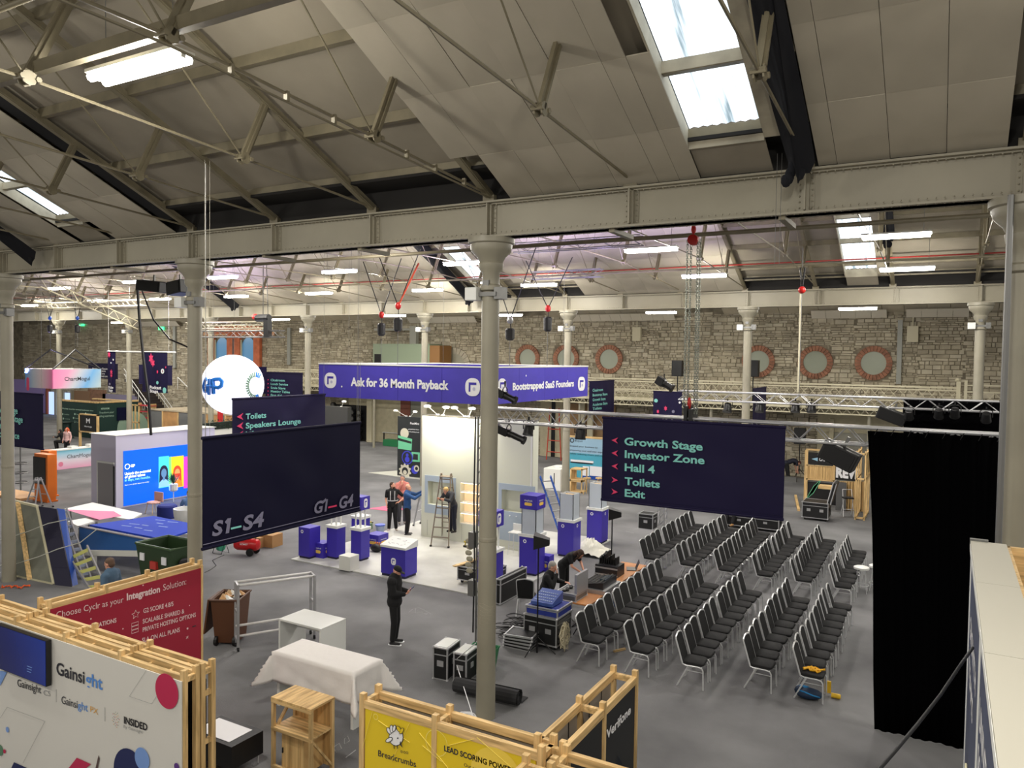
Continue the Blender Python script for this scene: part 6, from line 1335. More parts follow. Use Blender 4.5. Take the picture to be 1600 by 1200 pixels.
q = FP_(745, 925); m = MB(); m.ell((0, 0, .13), (.15, .13, .13), 12, 8); o = m.build('white_sack', mat('sack_white', (215, 212, 200), .8), smooth=True); o.location = (q[0], q[1], .03); tag(o, 'round white sack beside the wheeled case by the middle column', 'sack')
case('flight_case', 'long black flight case standing on edge right of the middle column', (-9.75, 17.3, .03), .12, 1.35, .62, handles=False)
case('tool_case', 'black open case with green lining on the pale floor behind the near right plinth', (-10.9, 18.3, .031), .5, .5, .4, handles=False)
# ================================================================ BLACK GRAPHIC WALL beyond the stand
GYW = 31.8; a = onY(621.5, 650, GYW); b = onY(657, 747, GYW); gx0, gx1 = a[0], b[0]+.6
MINT = mat('mint', (110, 195, 150), .5)
t = thing('graphic_wall', 'black stand wall printed with mint price tag, gears and notes', 'display wall', (gx0, GYW, 0)); hgt = a[2]
m = MB(); m.bx(0, gx1-gx0, 0, .12, .02, hgt); m.build('panel', mat('wall_black', (30, 34, 34), .6), t)
def gp(x, y): v = onY(x, y, GYW-.01); return (v[0]-gx0, v[2])
def shape(pts, mt, name='print', d=.01): m = MB(); m.poly([gp(*q) for q in pts][::-1], (0, -d, 0), (1, 0, 0), (0, 0, 1), .003); m.build(name, mt, t)
shape([(622, 680), (644, 686), (643, 704), (622, 701)], MINT); shape([(622, 684), (643, 690), (643, 693.5), (622, 688)], MATS['wall_black'], d=.014); shape([(643, 706), (656, 707), (656, 722), (642, 721)], MINT); shape([(646, 709), (653, 710), (653, 719), (645, 718)], MATS['wall_black'], d=.014)
def disc(px, py, r, mt, d=.01, inner=None):
    c = gp(px, py); m = MB(); m.poly(circ(r, 20), (c[0], -d, c[1]), (1, 0, 0), (0, 0, 1), .003); m.build('print', mt, t)
disc(632, 677, .27, mat('beige_print', (205, 200, 180), .6), .008); disc(636.5, 715, .36, mat('royal_print', (60, 64, 190), .5), .016); disc(636.5, 715, .30, MATS['wall_black'], .02); disc(636.5, 711, .09, MATS['royal_print'], .024); disc(636.5, 718, .15, MATS['royal_print'], .024); disc(648, 734, .22, MATS['royal_print'], .008); disc(651, 732, .17, MATS['beige_print'], .018); disc(651, 732, .09, MATS['wall_black'], .022)
m = MB(); c = gp(633, 736); m.poly([(r*math.cos(2*PI*i/40), r*math.sin(2*PI*i/40)) for i in range(40) for r in ((.40 if (i//2) % 2 else .32),)], (c[0], -.017, c[1]), (1, 0, 0), (0, 0, 1), .003); m.build('gear_print', MATS['beige_print'], t); disc(633, 736, .2, MATS['wall_black'], .022); disc(633, 738, .12, MATS['beige_print'], .026)
for s, l, r, y, h in (('PostMint', 641, 655, 663, 3.4), ('get paid back faster', 638, 655, 671, 1.6), ('with pricing tools', 638, 655, 675, 1.6)):
    o = gp(l, y); w_ = gp(r, y)[0]-o[0]; m = MB(); text(m, s, (o[0], -.012, o[1]), (1, 0, 0), (0, 0, 1), w_, h*.034, WPRINT); m.build('lettering', None, t)
m = MB(); m.poly([fl(575, 739)[:2], fl(660, 750)[:2], fl(660, 733)[:2]], (0, 0, 0), (1, 0, 0), (0, 1, 0), .02); tag(m.build('stand_floor', mat('pale_lino', (190, 190, 180), .6)), 'small pale triangular floor corner by the black graphic wall', 'platform')
for px, dx, lb in ((634, -.5, 'left'), (640, .5, 'right')): armlamp('arm lamp on the black graphic wall, '+lb+' one', onY(px, 650, GYW)[0], GYW+.05, hgt, dx)
q = onY(543, 640, 30); m = MB(); m.bx(q[0]-1.9, q[0], 30, 30.3, 0, onY(520, 635, 30)[2]); tag(m.build('dark_wall', mat('charcoal_wall', (52, 52, 50), .7)), 'plain charcoal stand wall behind the Speakers Lounge banner', 'wall panel')
armlamp('arm lamp on the charcoal stand wall', q[0]-.5, 30.1, onY(520, 635, 30)[2], .4)
# speaker drivers rack and trestle clutter far behind
q = fl(560, 690); t = thing('wheel_rack', 'rack of stacked round black and silver cable drums far behind the banners', 'rack', (q[0]-1.2, q[1], 0)); m = MB(); m.bx(-1.6, 1.9, .3, .4, .1, 2.6); m.build('frame', BLKM, t)
for k in range(26):
    m = MB(); x = -1.3+(k % 5)*.62; z = .3+(k//5)*.45; m.lathe([(.2, -.1), (.2, .1)], (x, .1, z), 12, ax=1, m=BLK); m.lathe([(.13, -.12), (.13, -.1)], (x, .1, z), 10, ax=1, m=STEEL); m.build('drum', None, t)
for i, (px, py) in enumerate(((602, 690), (618, 692))):
    q = fl(px, py); t = thing('work_table', f'cluttered trestle table far behind the stand, {["left", "right"][i]} of two', 'table', (q[0], q[1], 0)); m = MB(); m.bx(-.9, .9, -.4, .4, .72, .76); m.build('tabletop', WHITE, t)
    for a in (-.8, .8): m = MB(); m.bx(a-.03, a+.03, -.35, .35, 0, .72); m.build('leg', BLKM, t)
    m = MB(); rn = random.Random(i)
    for k in range(7): x = rn.uniform(-.8, .6); m.bx(x, x+.2, -.2, .2, .76, .76+rn.uniform(.1, .35), m=rn.choice([BLK, WHITE, STEEL, PLY]))
    m.build('clutter', None, t, kind='stuff'); m = MB(); m.tube([(-.9, 0, .7), (-.9, 0, 2.2), (.9, 0, 2.2), (.9, 0, .7)], .03, 5); m.build('garment_rail', SILVER, t)
q = fl(615, 697); m = MB(); m.bx(-.7, .7, -.3, .3, 0, .45); o = m.build('green_crate', G_); o.location = q; tag(o, 'dark green crate under the cluttered trestle tables', 'crate')
# ================================================================ RIGHT BACKGROUND
BYB = 36.5; a = onY(889, 683, BYB); b = onY(944, 757, BYB); X0b = a[0]
t = thing('print_wall', 'pale blue stand wall reading Expand your business by, left of the dark banner', 'display wall', (X0b, BYB, 0)); wL = 4.6; hB = a[2]
m = MB(); m.bx(0, wL, 0, .12, hB*.62, hB); m.build('upper_panel', mat('sky_print', (150, 185, 208), .6), t); m = MB(); m.bx(0, wL, 0, .12, .02, hB*.62); m.build('lower_panel', mat('aqua_print', (76, 168, 192), .6), t)
m = MB(); m.bx(-.03, wL, -.02, .14, hB, hB+.09); m.build('timber_rail', WOODX, t)
def bp(s, l, r, y, h, mt=DPRINT): a_ = onY(l, y, BYB-.01); b_2 = onY(r, y, BYB-.01); m = MB(); text(m, s, (a_[0]-X0b, -.012, a_[2]), (1, 0, 0), (0, 0, 1), b_2[0]-a_[0], h*.033, mt, off=0); m.build('lettering', None, t)
bp('Expand your business by', 891, 934, 697.5, 2.6); bp('improving your end user experience', 891, 953, 704, 2.6); bp('while reducing churn and costs', 891, 946, 709.5, 2.6); bp('Equi', 899, 910, 690, 3)
a_ = onY(892, 719, BYB); m = MB(); m.bx(a_[0]-X0b, a_[0]-X0b+1.3, -.03, -.01, a_[2]-.06, a_[2]+.05, m=WPRINT); m.bx(a_[0]-X0b, a_[0]-X0b+1.25, -.035, -.03, a_[2]-.12, a_[2]-.06, m=BLK); m.build('printed_bar', None, t)
for px, w_ in ((911, .35), (922, .7)): a_ = onY(px, 728, BYB); m = MB(); m.bx(a_[0]-X0b, a_[0]-X0b+w_, -.03, -.01, a_[2]-.5, a_[2], m=WPRINT); m.bx(a_[0]-X0b, a_[0]-X0b+w_, -.03, -.01, a_[2]-.95, a_[2]-.5, m=BLUE); m.build('printed_card', None, t)
m = MB(); ring(m, (onY(894, 688, BYB)[0]-X0b, -.012, onY(894, 688, BYB)[2]), (1, 0, 0), (0, 0, 1), .08, .13, 10); m.build('printed_mark', DPRINT, t)
q = (-16.1, 32.8, 0); t = thing('white_cabinet', 'white crate wrapped in film with a dark vertical slot, behind the blue ladder', 'cabinet', q); m = MB(); m.bx(-.45, .45, -.5, .5, 0, 1.05); m.build('body', WHITEM, t, bevel=.03); m = MB(); m.bx(.1, .14, -.51, -.5, .2, .85); m.build('slot', BLK, t); m = MB(); m.ell((.1, .1, 1.08), (.35, .3, .08), 10, 5); m.build('film', WHITE, t)
def crate(label, x, y, z, s, h):
    t = thing('wooden_crate', label, 'crate', (x, y, z), 0, 'pine crates'); e = s/2; w_ = .05
    for a in (-1, 1):
        for b in (-1, 1): m = MB(); m.bx(a*(e-w_/2)-w_/2, a*(e-w_/2)+w_/2, b*(e-w_/2)-w_/2, b*(e-w_/2)+w_/2, 0, h); m.build('post', WOOD, t)
    for z_ in (0, h-.05):
        m = MB(); m.bx(-e, e, -e, e, z_, z_+.05); m.build('board', WOODX, t)
    m = MB(); m.bx(-e+.05, -e+.07, -e, e, .05, h-.05); m.build('side_board', WOOD, t)
crate('lower open pine crate before the pale blue wall', -14.95, 32.8, 0, .62, .55); crate('upper open pine crate before the pale blue wall', -14.95, 32.8, .56, .62, .55)
for px, lb in ((917, 'beside the pine crates'), (936, 'nearly behind the dark banner')):
    q = fl(px, 772); t = thing('wooden_stool', 'small pine stool '+lb, 'stool', q); m = MB(); m.lathe([(.18, .72), (.18, .76)], n=12); m.build('seat', WOOD, t)
    for k in range(3): m = MB(); m.tube([(.08*math.cos(k*2.1), .08*math.sin(k*2.1), .72), (.2*math.cos(k*2.1), .2*math.sin(k*2.1), 0)], .02, 5); m.build('leg', WOOD, t)
# pine framed booth wall at right background
KY = 35.2; a = onY(1260, 703, KY); x_0 = a[0]; hK = a[2]
t = thing('booth_wall', 'pine framed booth wall with black lettered panels near the drape edge', 'display wall', (x_0, KY, 0)); wK = onY(1352, 790, KY)[0]-x_0+1.2
WPL = mat('pine_planks', (205, 164, 104), .6, var=.12, scale=2, stretch=(9, 1, .4), c2=(224, 188, 128))
def kp(px0, px1, py0, py1, mt, nm, d=.0, t_=.05): a, b = onY(px0, py0, KY), onY(px1, py1, KY); m = MB(); m.bx(a[0]-x_0, b[0]-x_0, -d-t_, -d, max(b[2], .0), a[2]); m.build(nm, mt, t)
kp(1260, 1303, 706, 728, BLK, 'black_panel'); 
for k in range(10): kp(1260+4.3*k, 1264+4.3*k, 728, 750, WPL, 'plank'); kp(1311+4.4*k, 1315+4.4*k, 752, 800, WPL, 'plank')
kp(1303, 1340, 706, 752, BLK, 'black_panel'); kp(1260, 1311, 752, 790, BLK, 'black_panel')
kp(1260, 1340, 703, 706, WOODX, 'rail', .02); kp(1303, 1305, 703, 752, WOOD, 'post', .02); kp(1258, 1261, 703, 790, WOOD, 'post', .02); kp(1260, 1303, 727, 729, WOODX, 'rail', .02); kp(1260, 1311, 749, 751, WOODX, 'rail', .02)
def kt(s, l, r, y, h, off=.03): a_ = onY(l, y, KY-.06); b_2 = onY(r, y, KY-.06); m = MB(); text(m, s, (a_[0]-x_0, -.062, a_[2]), (1, 0, 0), (0, 0, 1), b_2[0]-a_[0], h*.031, WPRINT, off); m.build('lettering', None, t)
kt('CHARGE', 1280, 1302, 720, 4.5); kt('REVE', 1306, 1345, 745, 13, .06)
a_ = onY(1268, 717, KY-.06); m = MB(); m.poly([(0, 0), (.25, .08), (.25, -.08)], (a_[0]-x_0, -.062, a_[2]), (1, 0, 0), (0, 0, 1), .004); m.build('logo', mat('pale_blue_logo', (150, 195, 220), .5), t)
for k in range(5): a_ = onY(1261+k*2.2, 770-k*2, KY-.06); m = MB(); m.bar((a_[0]-x_0, -.06, a_[2]-.25), (a_[0]-x_0+.3, -.06, a_[2]+.35), .01, .06); m.build('stripe', MINT, t)
q = onY(1338, 712, 33.6); q2 = fl(1345, 812); t = thing('pine_frame', 'narrow upright pine frame end wall beside the black drape', 'frame', (fl(1336, 812)[0], 33.2, 0)); 
for y_ in (0, .9, 1.8):
    for x_ in (0, .32): m = MB(); m.bx(x_-.03, x_+.03, y_-.03, y_+.03, 0, 2.75); m.build('post', WOOD, t)
for z_ in (.05, 1.6, 2.6):
    m = MB(); m.bx(0, .32, -.03, .03, z_, z_+.07); m.build('rail', WOODX, t)
    for x_ in (0, .32): m = MB(); m.bx(x_-.03, x_+.03, 0, 1.8, z_, z_+.07); m.build('rail', WOOD, t)
m = MB(); m.bx(.28, .3, 0, 1.8, 1.7, 2.6); m.build('panel', BLK, t)
t = case('road_case', 'wheeled black road case with its lid open, before the pine booth wall', (-4.4, 32.5, 0), .95, .9, .6, wheels=True)
m = MB(); m.add([(.44, -.45, .72), (.44, .45, .72), (.64, .45, 1.55), (.64, -.45, 1.55), (.56, -.45, .70), (.56, .45, .70), (.76, .45, 1.53), (.76, -.45, 1.53)], [(0, 1, 2, 3), (7, 6, 5, 4), (0, 4, 5, 1), (1, 5, 6, 2), (2, 6, 7, 3), (3, 7, 4, 0)]); m.build('lid', BLK, t)
m = MB(); m.tube([(.44, -.46, .72), (.64, -.46, 1.55), (.64, .46, 1.55)], .022, 4); m.tube([(.56, -.46, .7), (.76, -.46, 1.53)], .022, 4); m.build('lid_edging', SILVER, t)
m = MB(); m.bx(-.05, .45, -.1, .4, 1.0, 1.12); o = m.build('wooden_tray', WOODX); o.location = (-4.4, 33.2, .12); tag(o, 'pale open wooden box behind the open road case', 'box')
q = fl(1324, 806); t = thing('bar_stool', 'folding black bar stool with chrome legs before the pine booth wall', 'stool', q, .3); m = MB(); m.bx(-.2, .2, -.18, .18, .72, .77); m.build('seat', BLK, t); m = MB()
for a in (-1, 1): m.tube([(a*.2, -.25, 0), (a*.17, .2, 1.05)], .014, 5); m.tube([(a*.2, .3, 0), (a*.17, -.15, .75)], .014, 5)
m.tube([(-.17, .2, 1.05), (.17, .2, 1.05)], .014, 5); m.tube([(-.2, -.2, .3), (.2, -.2, .3)], .014, 5); m.build('frame', CHROME, t)
a, b = fl(1243, 776), fl(1248, 799); m = MB(); m.bar((a[0], a[1], .05), (b[0], b[1], .05), .10, .09); tag(m.build('timber_length', WOODX), 'short thick timber length on the floor left of the open road case', 'timber')
q = fl(1232, 752); m = MB(); m.bx(-.4, .4, -.15, .15, 0, .25); o = m.build('grey_box', STEEL); o.location = q; tag(o, 'low grey box on the floor near the bending worker', 'box')
q = fl(1312, 800); m = MB(); m.bx(-.2, .2, -.05, .05, 0, 1.2); o = m.build('grey_board', mat('slate', (84, 84, 84), .6)); o.location = (q[0], 34.9, 0); tag(o, 'slim grey panel standing left of the folding bar stool', 'panel')
t = thing('platform_trolley', 'open yellow scaffold behind the column left of the pale blue wall', 'scaffold', onY(866, 660, 42.0)[:2]+(0,)); m = MB()
for a in (-.5, .5): m.tube([(a, 0, 0), (a*.6, 0, 3.2)], .04, 5, m=mat('trolley_red', (180, 70, 50), .5)); 
for z_ in (.5, 1.2, 1.9): m.tube([(-.45, 0, z_), (.45, 0, z_)], .03, 5, m=MATS['trolley_red'])
m.build('frame', None, t)
# ================================================================ TIMBER FRAMED STANDS, NEAR
def tframe(t, x0, x1, y0, y1, z, nx, posts=True, leg=.06, top=2.5, low=None, ends=True, face=None, us=None):
    """double skinned pine frame in local coordinates: two long rails on each side, cross ties and proud posts"""
    dx, dy = x1-x0, y1-y0; alongx = dx > dy; L = max(dx, dy); W = min(dx, dy)
    F = (lambda u, v, z: (x0+u, y0+v, z)) if alongx else (lambda u, v, z: (x0+v, y0+u, z)); MW = WOODX if alongx else WOODY
    for v in (0, W): m = MB(); m.bar(F(0, v, top-.05), F(L, v, top-.05), .055, .085); m.build('rail', MW, t)
    for v in (0, W):
        m = MB(); m.bar(F(0, v, .05), F(L, v, .05), .055, .085); m.build('rail', MW, t)
    for k in range(nx+1):
        u = L*k/nx if not us else L*us[k]
        m = MB(); m.bar(F(u, .02, top-.06), F(u, W-.02, top-.06), .05, .066); m.build('cross_tie', MW, t)
        for v in (0, W): m = MB(); m.bar(F(u, v, 0), F(u, v, top+.06), .062, .064); m.build('post', WOOD, t)
# ---- yellow stand and black stand meeting in an L
Z_ = 2.5
t = thing('booth_stand', 'pine framed stand with yellow panels reading LEAD SCORING, bottom centre', 'display wall', (-4.4, 6.62, 0))
YEL = mat('yellow_print', (226, 196, 34), .5); tframe(t, -1.12, 1.1, -.13, .13, Z_, 2, us=(0, .44, 1))
for a, b in ((-1.07, -.17), (-.11, 1.05)):
    m = MB(); m.bx(a, b, -.155, -.14, 1.62, Z_-.09); m.build('yellow_panel', YEL, t)
    for k in range(6): m = MB(); c0_ = a+(b-a)*k/6; m.bx(c0_+.002, c0_+(b-a)/6-.002, -.155, -.14, .1, 1.54); m.build('plank', WPL, t)
    m = MB(); m.bx(a, b, -.16, -.13, 1.55, 1.61); m.build('mid_rail', WOODX, t)
m = MB(); m.bx(-1.07, 1.05, .14, .15, .1, Z_-.1); m.build('back_panel', mat('panel_grey', (150, 146, 140), .7), t)
YF = 6.62-.157
def yput(s, l, r, yl, yr, h, mt, off=0, slant=0, name='lettering'):
    a_, b_2 = onY(l, yl, YF), onY(r, yr, YF); tp = onY(l, yl-h, YF); o = V(*a_)-V(-4.4, 6.62, 0); A = V(b_2[0]-a_[0], 0, b_2[2]-a_[2]); w_ = np.linalg.norm(A); m = MB(); text(m, s, o+V(0, -.002, 0), A/w_, (0, 0, 1), w_, tp[2]-a_[2], mt, off); m.build(name, None, t)
yput('Breadcrumbs', 591, 650, 1181, 1198.6, 9.5, DPRINT, .01); yput('LEAD SCORING POWERED', 694, 812, 1173, 1212, 8.5, DPRINT, .03); yput('Our predictive scoring', 725, 790, 1197, 1218, 5, DPRINT)
def ypt(x, y, d=.0): return V(*onY(x, y, YF-d))-V(-4.4, 6.62, 0)
def yshape(pts, mt, d=.004, nm='printed_logo'):
    P_ = [ypt(*q, d) for q in pts]; m = MB(); n_ = len(P_); m.add([p_ for p_ in P_]+[p_+V(0, -.003, 0) for p_ in P_], [tuple(range(n_)), tuple(range(n_, 2*n_))[::-1]]+[(i, n_+i, n_+(i+1) % n_, (i+1) % n_) for i in range(n_)]); m.build(nm, mt, t)
def blob(cx, cy, rx, ry, n=16, a0=0): c, s = math.cos(a0), math.sin(a0); return [(cx+rx*math.cos(2*PI*i/n)*c-ry*math.sin(2*PI*i/n)*s, cy+rx*math.cos(2*PI*i/n)*s+ry*math.sin(2*PI*i/n)*c) for i in range(n)]
for k, q in enumerate(((619, 1152, 10.5, 12.5, 0), (608, 1142, 2.2, 5, -.5), (612, 1139, 2.2, 5.5, -.1), (616, 1138, 1.8, 4.5, .2), (608, 1156, 5, 2.5, -.5))): yshape(blob(q[0], q[1], q[2]+1.1, q[3]+1.1, 16, q[4]), DPRINT, .003+.002*k); yshape(blob(*q[:4], 16, q[4]), WPRINT, .0045+.002*k)
yshape(blob(623, 1139, 3, 5.5, 12, -.5), DPRINT, .012); yshape(blob(623, 1139, 2.2, 4.6, 12, -.5), YEL, .014); yshape(blob(627.5, 1142, 3, 5.5, 12, .5), DPRINT, .012); yshape(blob(627.5, 1142, 2.2, 4.6, 12, .5), YEL, .014)
yshape(blob(621.5, 1153.5, 1.1, 1.3, 8), DPRINT, .014); yshape([(625.5, 1158), (629, 1168), (624.5, 1163)], DPRINT, .014)
for q in (615, 620): yshape([(q, 1164), (q+.8, 1164), (q+1.5, 1170), (q+.7, 1170)], DPRINT, .004)
for q in (627.5, 632, 636): m = MB(); ring(m, ypt(q, 1174.5+(q-627)*.2, .004), (1, 0, 0), (0, 0, 1), .009, .014, 10); m.build('printed_ring', DPRINT, t)
LYEL = mat('pale_yellow_print', (240, 222, 110), .5)
for l in (((582, 1112), (566, 1170)), ((591, 1126), (640, 1160)), ((640, 1130), (612, 1190)), ((660, 1165), (690, 1190)), ((700, 1165), (740, 1155)), ((745, 1152), (800, 1200)), ((655, 1145), (700, 1200))):
    m = MB(); m.bar(ypt(*l[0], .002), ypt(*l[1], .002), .003, .006, up=(0, 1, 0)); m.build('printed_line', LYEL, t)
for c, r in (((587, 1120), .035), ((682, 1161), .14)): m = MB(); ring(m, ypt(*c, .002), (1, 0, 0), (0, 0, 1), r-.009, r, 28); m.build('printed_ring', LYEL, t)
m = MB(); ring(m, ypt(775, 1215, .002), (1, 0, 0), (0, 0, 1), .0, .3, 28); m.build('printed_disc', mat('amber_print', (236, 206, 80), .5), t)
t = thing('booth_stand', 'pine framed stand with black Verifone panels running away from the camera', 'display wall', (-3.3, 7.66, 0)); tframe(t, -.14, .14, -.98, 1.0, Z_, 2)
for a, b in ((-.93, -.05), (.05, .95)): m = MB(); m.bx(.145, .16, a, b, .1, Z_-.09); m.build('black_panel', mat('panel_black', (24, 25, 27), .5), t)
m = MB(); m.bx(-.16, -.15, -.93, .95, .1, Z_-.1); m.build('back_panel', mat('panel_grey2', (176, 168, 158), .7), t)
for y_ in (-.6, -.25, .3, .65): m = MB(); m.bx(-.148, -.143, y_-.006, y_+.006, 2.2, Z_-.1); m.build('panel_joint', BLK, t)
XV = -3.3+.163; a_ = onX(947, 1156, XV); b_2 = onX(985, 1125, XV); A = V(0, b_2[1]-a_[1], b_2[2]-a_[2]); m = MB()
text(m, 'Verifone', V(*a_)-V(-3.3, 7.66, 0)+V(.003, 0, 0), (0, 1, 0), (0, 0, 1), abs(b_2[1]-a_[1]), .105, WPRINT, .03); m.build('lettering', None, t)
for k in range(7): o = V(*onX(965, 1190, XV))-V(-3.3, 7.66, 0); m = MB(); ring(m, o+V(.002, 0, -.05*k), (0, 1, 0), (0, 0, 1), .05+.03*k, .056+.03*k, 24); m.build('printed_swirl', mat('deep_blue_print', (26, 38, 52), .5), t)
t = thing('booth_stand', 'pine frame corner continuing right at the very bottom edge', 'display wall', (-2.1, 6.5, 0)); tframe(t, -1.0, 1.0, -.13, .13, Z_-.02, 2); m = MB(); m.bx(-.95, .95, -.15, -.14, .1, 2.4); m.build('panel', MATS['panel_grey'], t)
t = thing('booth_stand', 'short pine frame running down from the corner at the bottom edge', 'display wall', (-3.22, 5.72, 0)); tframe(t, -.13, .13, -.55, .55, Z_-.02, 1); m = MB(); m.bx(-.15, -.14, -.5, .5, .1, 2.4); m.build('panel', YEL, t)
# ---- Gainsight wall
GX0, GX1, GY0 = -12.6, -7.80, 5.93
t = thing('booth_stand', 'long pine framed double wall with white Gainsight panel, bottom left', 'display wall', ((GX0+GX1)/2, GY0+.25, 0)); hw = (GX1-GX0)/2
tframe(t, -hw, hw, -.25, -.08, 2.5, 4, top=2.46); tframe(t, -hw, hw, .0, .15, 2.5, 4, top=2.46)
for k in range(1, 12): m = MB(); u = -hw+2*hw*k/12; m.bx(u-.02, u+.02, -.25, .15, 2.36, 2.40); m.build('batten', WOOD, t)
FW = mat('graphic_white', (216, 213, 205), .5); m = MB(); m.bx(-hw, hw+.02, -.30, -.285, .05, 2.40); m.build('graphic_panel', FW, t)
m = MB(); m.bx(-hw, hw, -.02, 0, .05, 2.36); m.bx(-hw, hw, .06, .07, .05, 2.3); m.build('black_backing', BLK, t)
for z_ in (.3, .9, 1.5, 2.1): m = MB(); m.bx(hw-.024, hw+.024, .01, .14, z_, z_+.06); m.build('end_rail', WOOD, t)
LOC = V((GX0+GX1)/2, GY0+.25, 0); GYF = GY0-.055
def gpt(x, y, d=.0): return V(*onY(x, y, GYF-d))-LOC
def gtx(s, l, yl, r, yr, h, mt, off=0, d=.004): a_, b_2 = gpt(l, yl, d), gpt(r, yr, d); tp = gpt(l, yl-h, d); A = b_2-a_; w_ = np.linalg.norm(A); m = MB(); text(m, s, a_, A/w_, (0, 0, 1), w_, tp[2]-a_[2], mt, off); m.build('lettering', None, t)
GB_ = mat('gs_blue', (84, 140, 214), .5); gtx('Gainsi', 88, 1053, 132, 1068.5, 19, DPRINT, .02); gtx('ght', 133.5, 1069, 160, 1078, 19, GB_, .02); gtx('Gainsi', 27, 1072, 51, 1079.5, 11.5, DPRINT, .005); gtx('ght', 51.5, 1080, 64, 1083.5, 11.5, DPRINT, .005); gtx('CS', 68, 1086, 78.5, 1088, 8, mat('lgrey', (150, 150, 150), .5))
gtx('Gainsi', 96, 1099, 121, 1107, 12, DPRINT, .005); gtx('ght', 121.5, 1107, 137, 1112, 12, GB_, .005); gtx('PX', 141, 1112, 153, 1117, 9, mat('px_gold', (220, 165, 70), .5)); gtx('INSIDED', 193.5, 1130, 230, 1142, 10.5, mat('ink', (26, 24, 28), .5), .03); gtx('By Gainsight', 193, 1137, 223, 1146.5, 4.5, MATS['lgrey'])
for px in (88, 164): a_, b_2 = gpt(px, 1077 if px == 88 else 1105), gpt(px, 1097 if px == 88 else 1127); m = MB(); m.bx(a_[0]-.002, a_[0]+.002, a_[1]-.004, a_[1], b_2[2], a_[2]); m.build('printed_line', MATS['lgrey'], t)
def gdisc(px, py, r, mt, d=.004, ry=None, name='printed_disc'): m = MB(); m.poly(circ(r, 32), gpt(px, py, d), (1, 0, 0), (0, 0, 1), .002); m.build(name, mt, t)
CR = mat('crimson_print', (190, 32, 78), .5); NV = mat('navy_print', (22, 32, 84), .5); SKY_ = mat('sky_dot', (120, 155, 215), .5)
gdisc(260.5, 1080, .212, CR, .004); gdisc(203, 1211, .33, NV, .004); gdisc(222, 1186, .142, SKY_, .008); gdisc(11.5, 1140, .04, SKY_); gdisc(0, 1172, .08, mat('green_dot', (90, 130, 100), .5)); gdisc(7, 1174, .03, CR, .008); gdisc(276, 1198, .045, mat('plum', (90, 50, 130), .5))
def gpoly(pts, mt, d=.004): P_ = [gpt(*q, d) for q in pts]; m = MB(); m.add(P_+[p_+V(0, -.002, 0) for p_ in P_], [tuple(range(len(P_))), tuple(range(len(P_), 2*len(P_)))[::-1]]); m.build('printed_shape', mt, t)
gpoly([(0, 1048), (11, 1050), (0, 1072)], SKY_); gpoly([(22, 1191), (42, 1200), (16, 1204)], NV); gpoly([(120, 1184), (142, 1194), (130, 1204), (106, 1202)], CR); gpoly([(154, 1180), (155.5, 1186), (152, 1204), (149, 1202)], mat('pen_brown', (90, 70, 66), .5))
for l in (((11, 1105), (70, 1127)), ((70, 1127), (36, 1192)), ((11, 1105), (0, 1122)), ((228, 1048), (202, 1088)), ((202, 1088), (237, 1100)), ((237, 1100), (263, 1058))): m = MB(); m.bar(gpt(*l[0], .003), gpt(*l[1], .003), .002, .003, up=(0, 1, 0)); m.build('printed_line', MATS['lgrey'], t)
m = MB(); rn = random.Random(2)
for k in range(26): a = k*2.4; r_ = .012+.0115*math.sqrt(k); m.poly(circ(.0055, 6), gpt(181, 1124, .004)+V(r_*math.cos(a)*1.1, 0, r_*1.5*math.sin(a)), (1, 0, 0), (0, 0, 1), .002, m=rn.choice([CR, MATS['ink'], MATS['px_gold'], MATS['green_dot'], MATS['lgrey']]))
m.build('printed_dots', None, t, kind='stuff')
# screen fixed on the wall
tv = thing('television', 'wall television showing plain deep blue, at the left edge of the white panel', 'television', V(*onY(30, 1010, GYF-.06)))
a_, b_2 = V(*onY(74, 1000, GYF-.06)), V(*onY(73, 1072, GYF-.06)); xr = a_[0]; z1, z0 = onY(74, 1001, GYF-.06)[2], b_2[2]; o = V(tv.location.x, tv.location.y, tv.location.z)
SCR = grad('tv_blue', [(0, (6, 12, 50)), (.5, (8, 20, 84)), (1, (14, 40, 120))], 0, -1, .6, emit=.25, rough=.2, rot=(0, .5, 0))
m = MB(); m.bx(xr-1.25-o[0], xr-o[0], -.02, .05, z0-o[2], z1-o[2]); m.build('casing', BLK, tv); m = MB(); m.bx(xr-1.24-o[0], xr-.01-o[0], -.025, -.02, z0-o[2]+.01, z1-o[2]-.01); m.build('screen', SCR, tv)
for y_ in (1041, 1045, 1049): q = V(*onY(42, y_, GYF-.09))-o; m = MB(); m.bx(q[0], q[0]+.12-.01*(y_ % 3), -.03, -.026, q[2], q[2]+.006); m.build('screen_text', SKY_, tv)
# ---- crimson wall
CX = -11.62; t = thing('booth_stand', 'crimson stand wall reading Choose Cyclr as your Integration Solution', 'display wall', (CX-.12, 7.5, 0)); tframe(t, -.11, .11, -1.0, 1.68, 2.5, 3)
m = MB(); m.bx(.145, .16, -1.0, 1.66, .05, 2.42); m.build('graphic_panel', mat('crimson_panel', (158, 26, 52), .5), t); m = MB(); m.bx(.13, .17, 1.66, 1.70, 0, 2.47); m.build('end_post', WOOD, t)
XC = CX-.12+.163; LC = V(CX-.12, 7.5, 0); PKP = mat('pale_pink_print', (235, 205, 205), .5)
def cpt(x, y, d=.003): return V(*onX(x, y, XC+d))-LC
def ctx(s, l, yl, r, yr, h, off=0): a_, b_2 = cpt(l, yl), cpt(r, yr); tp = cpt(l, yl-h); A = b_2-a_; w_ = np.linalg.norm(A); m = MB(); text(m, s, a_, A/w_, (0, 0, 1), w_, tp[2]-a_[2], PKP, off); m.build('lettering', None, t)
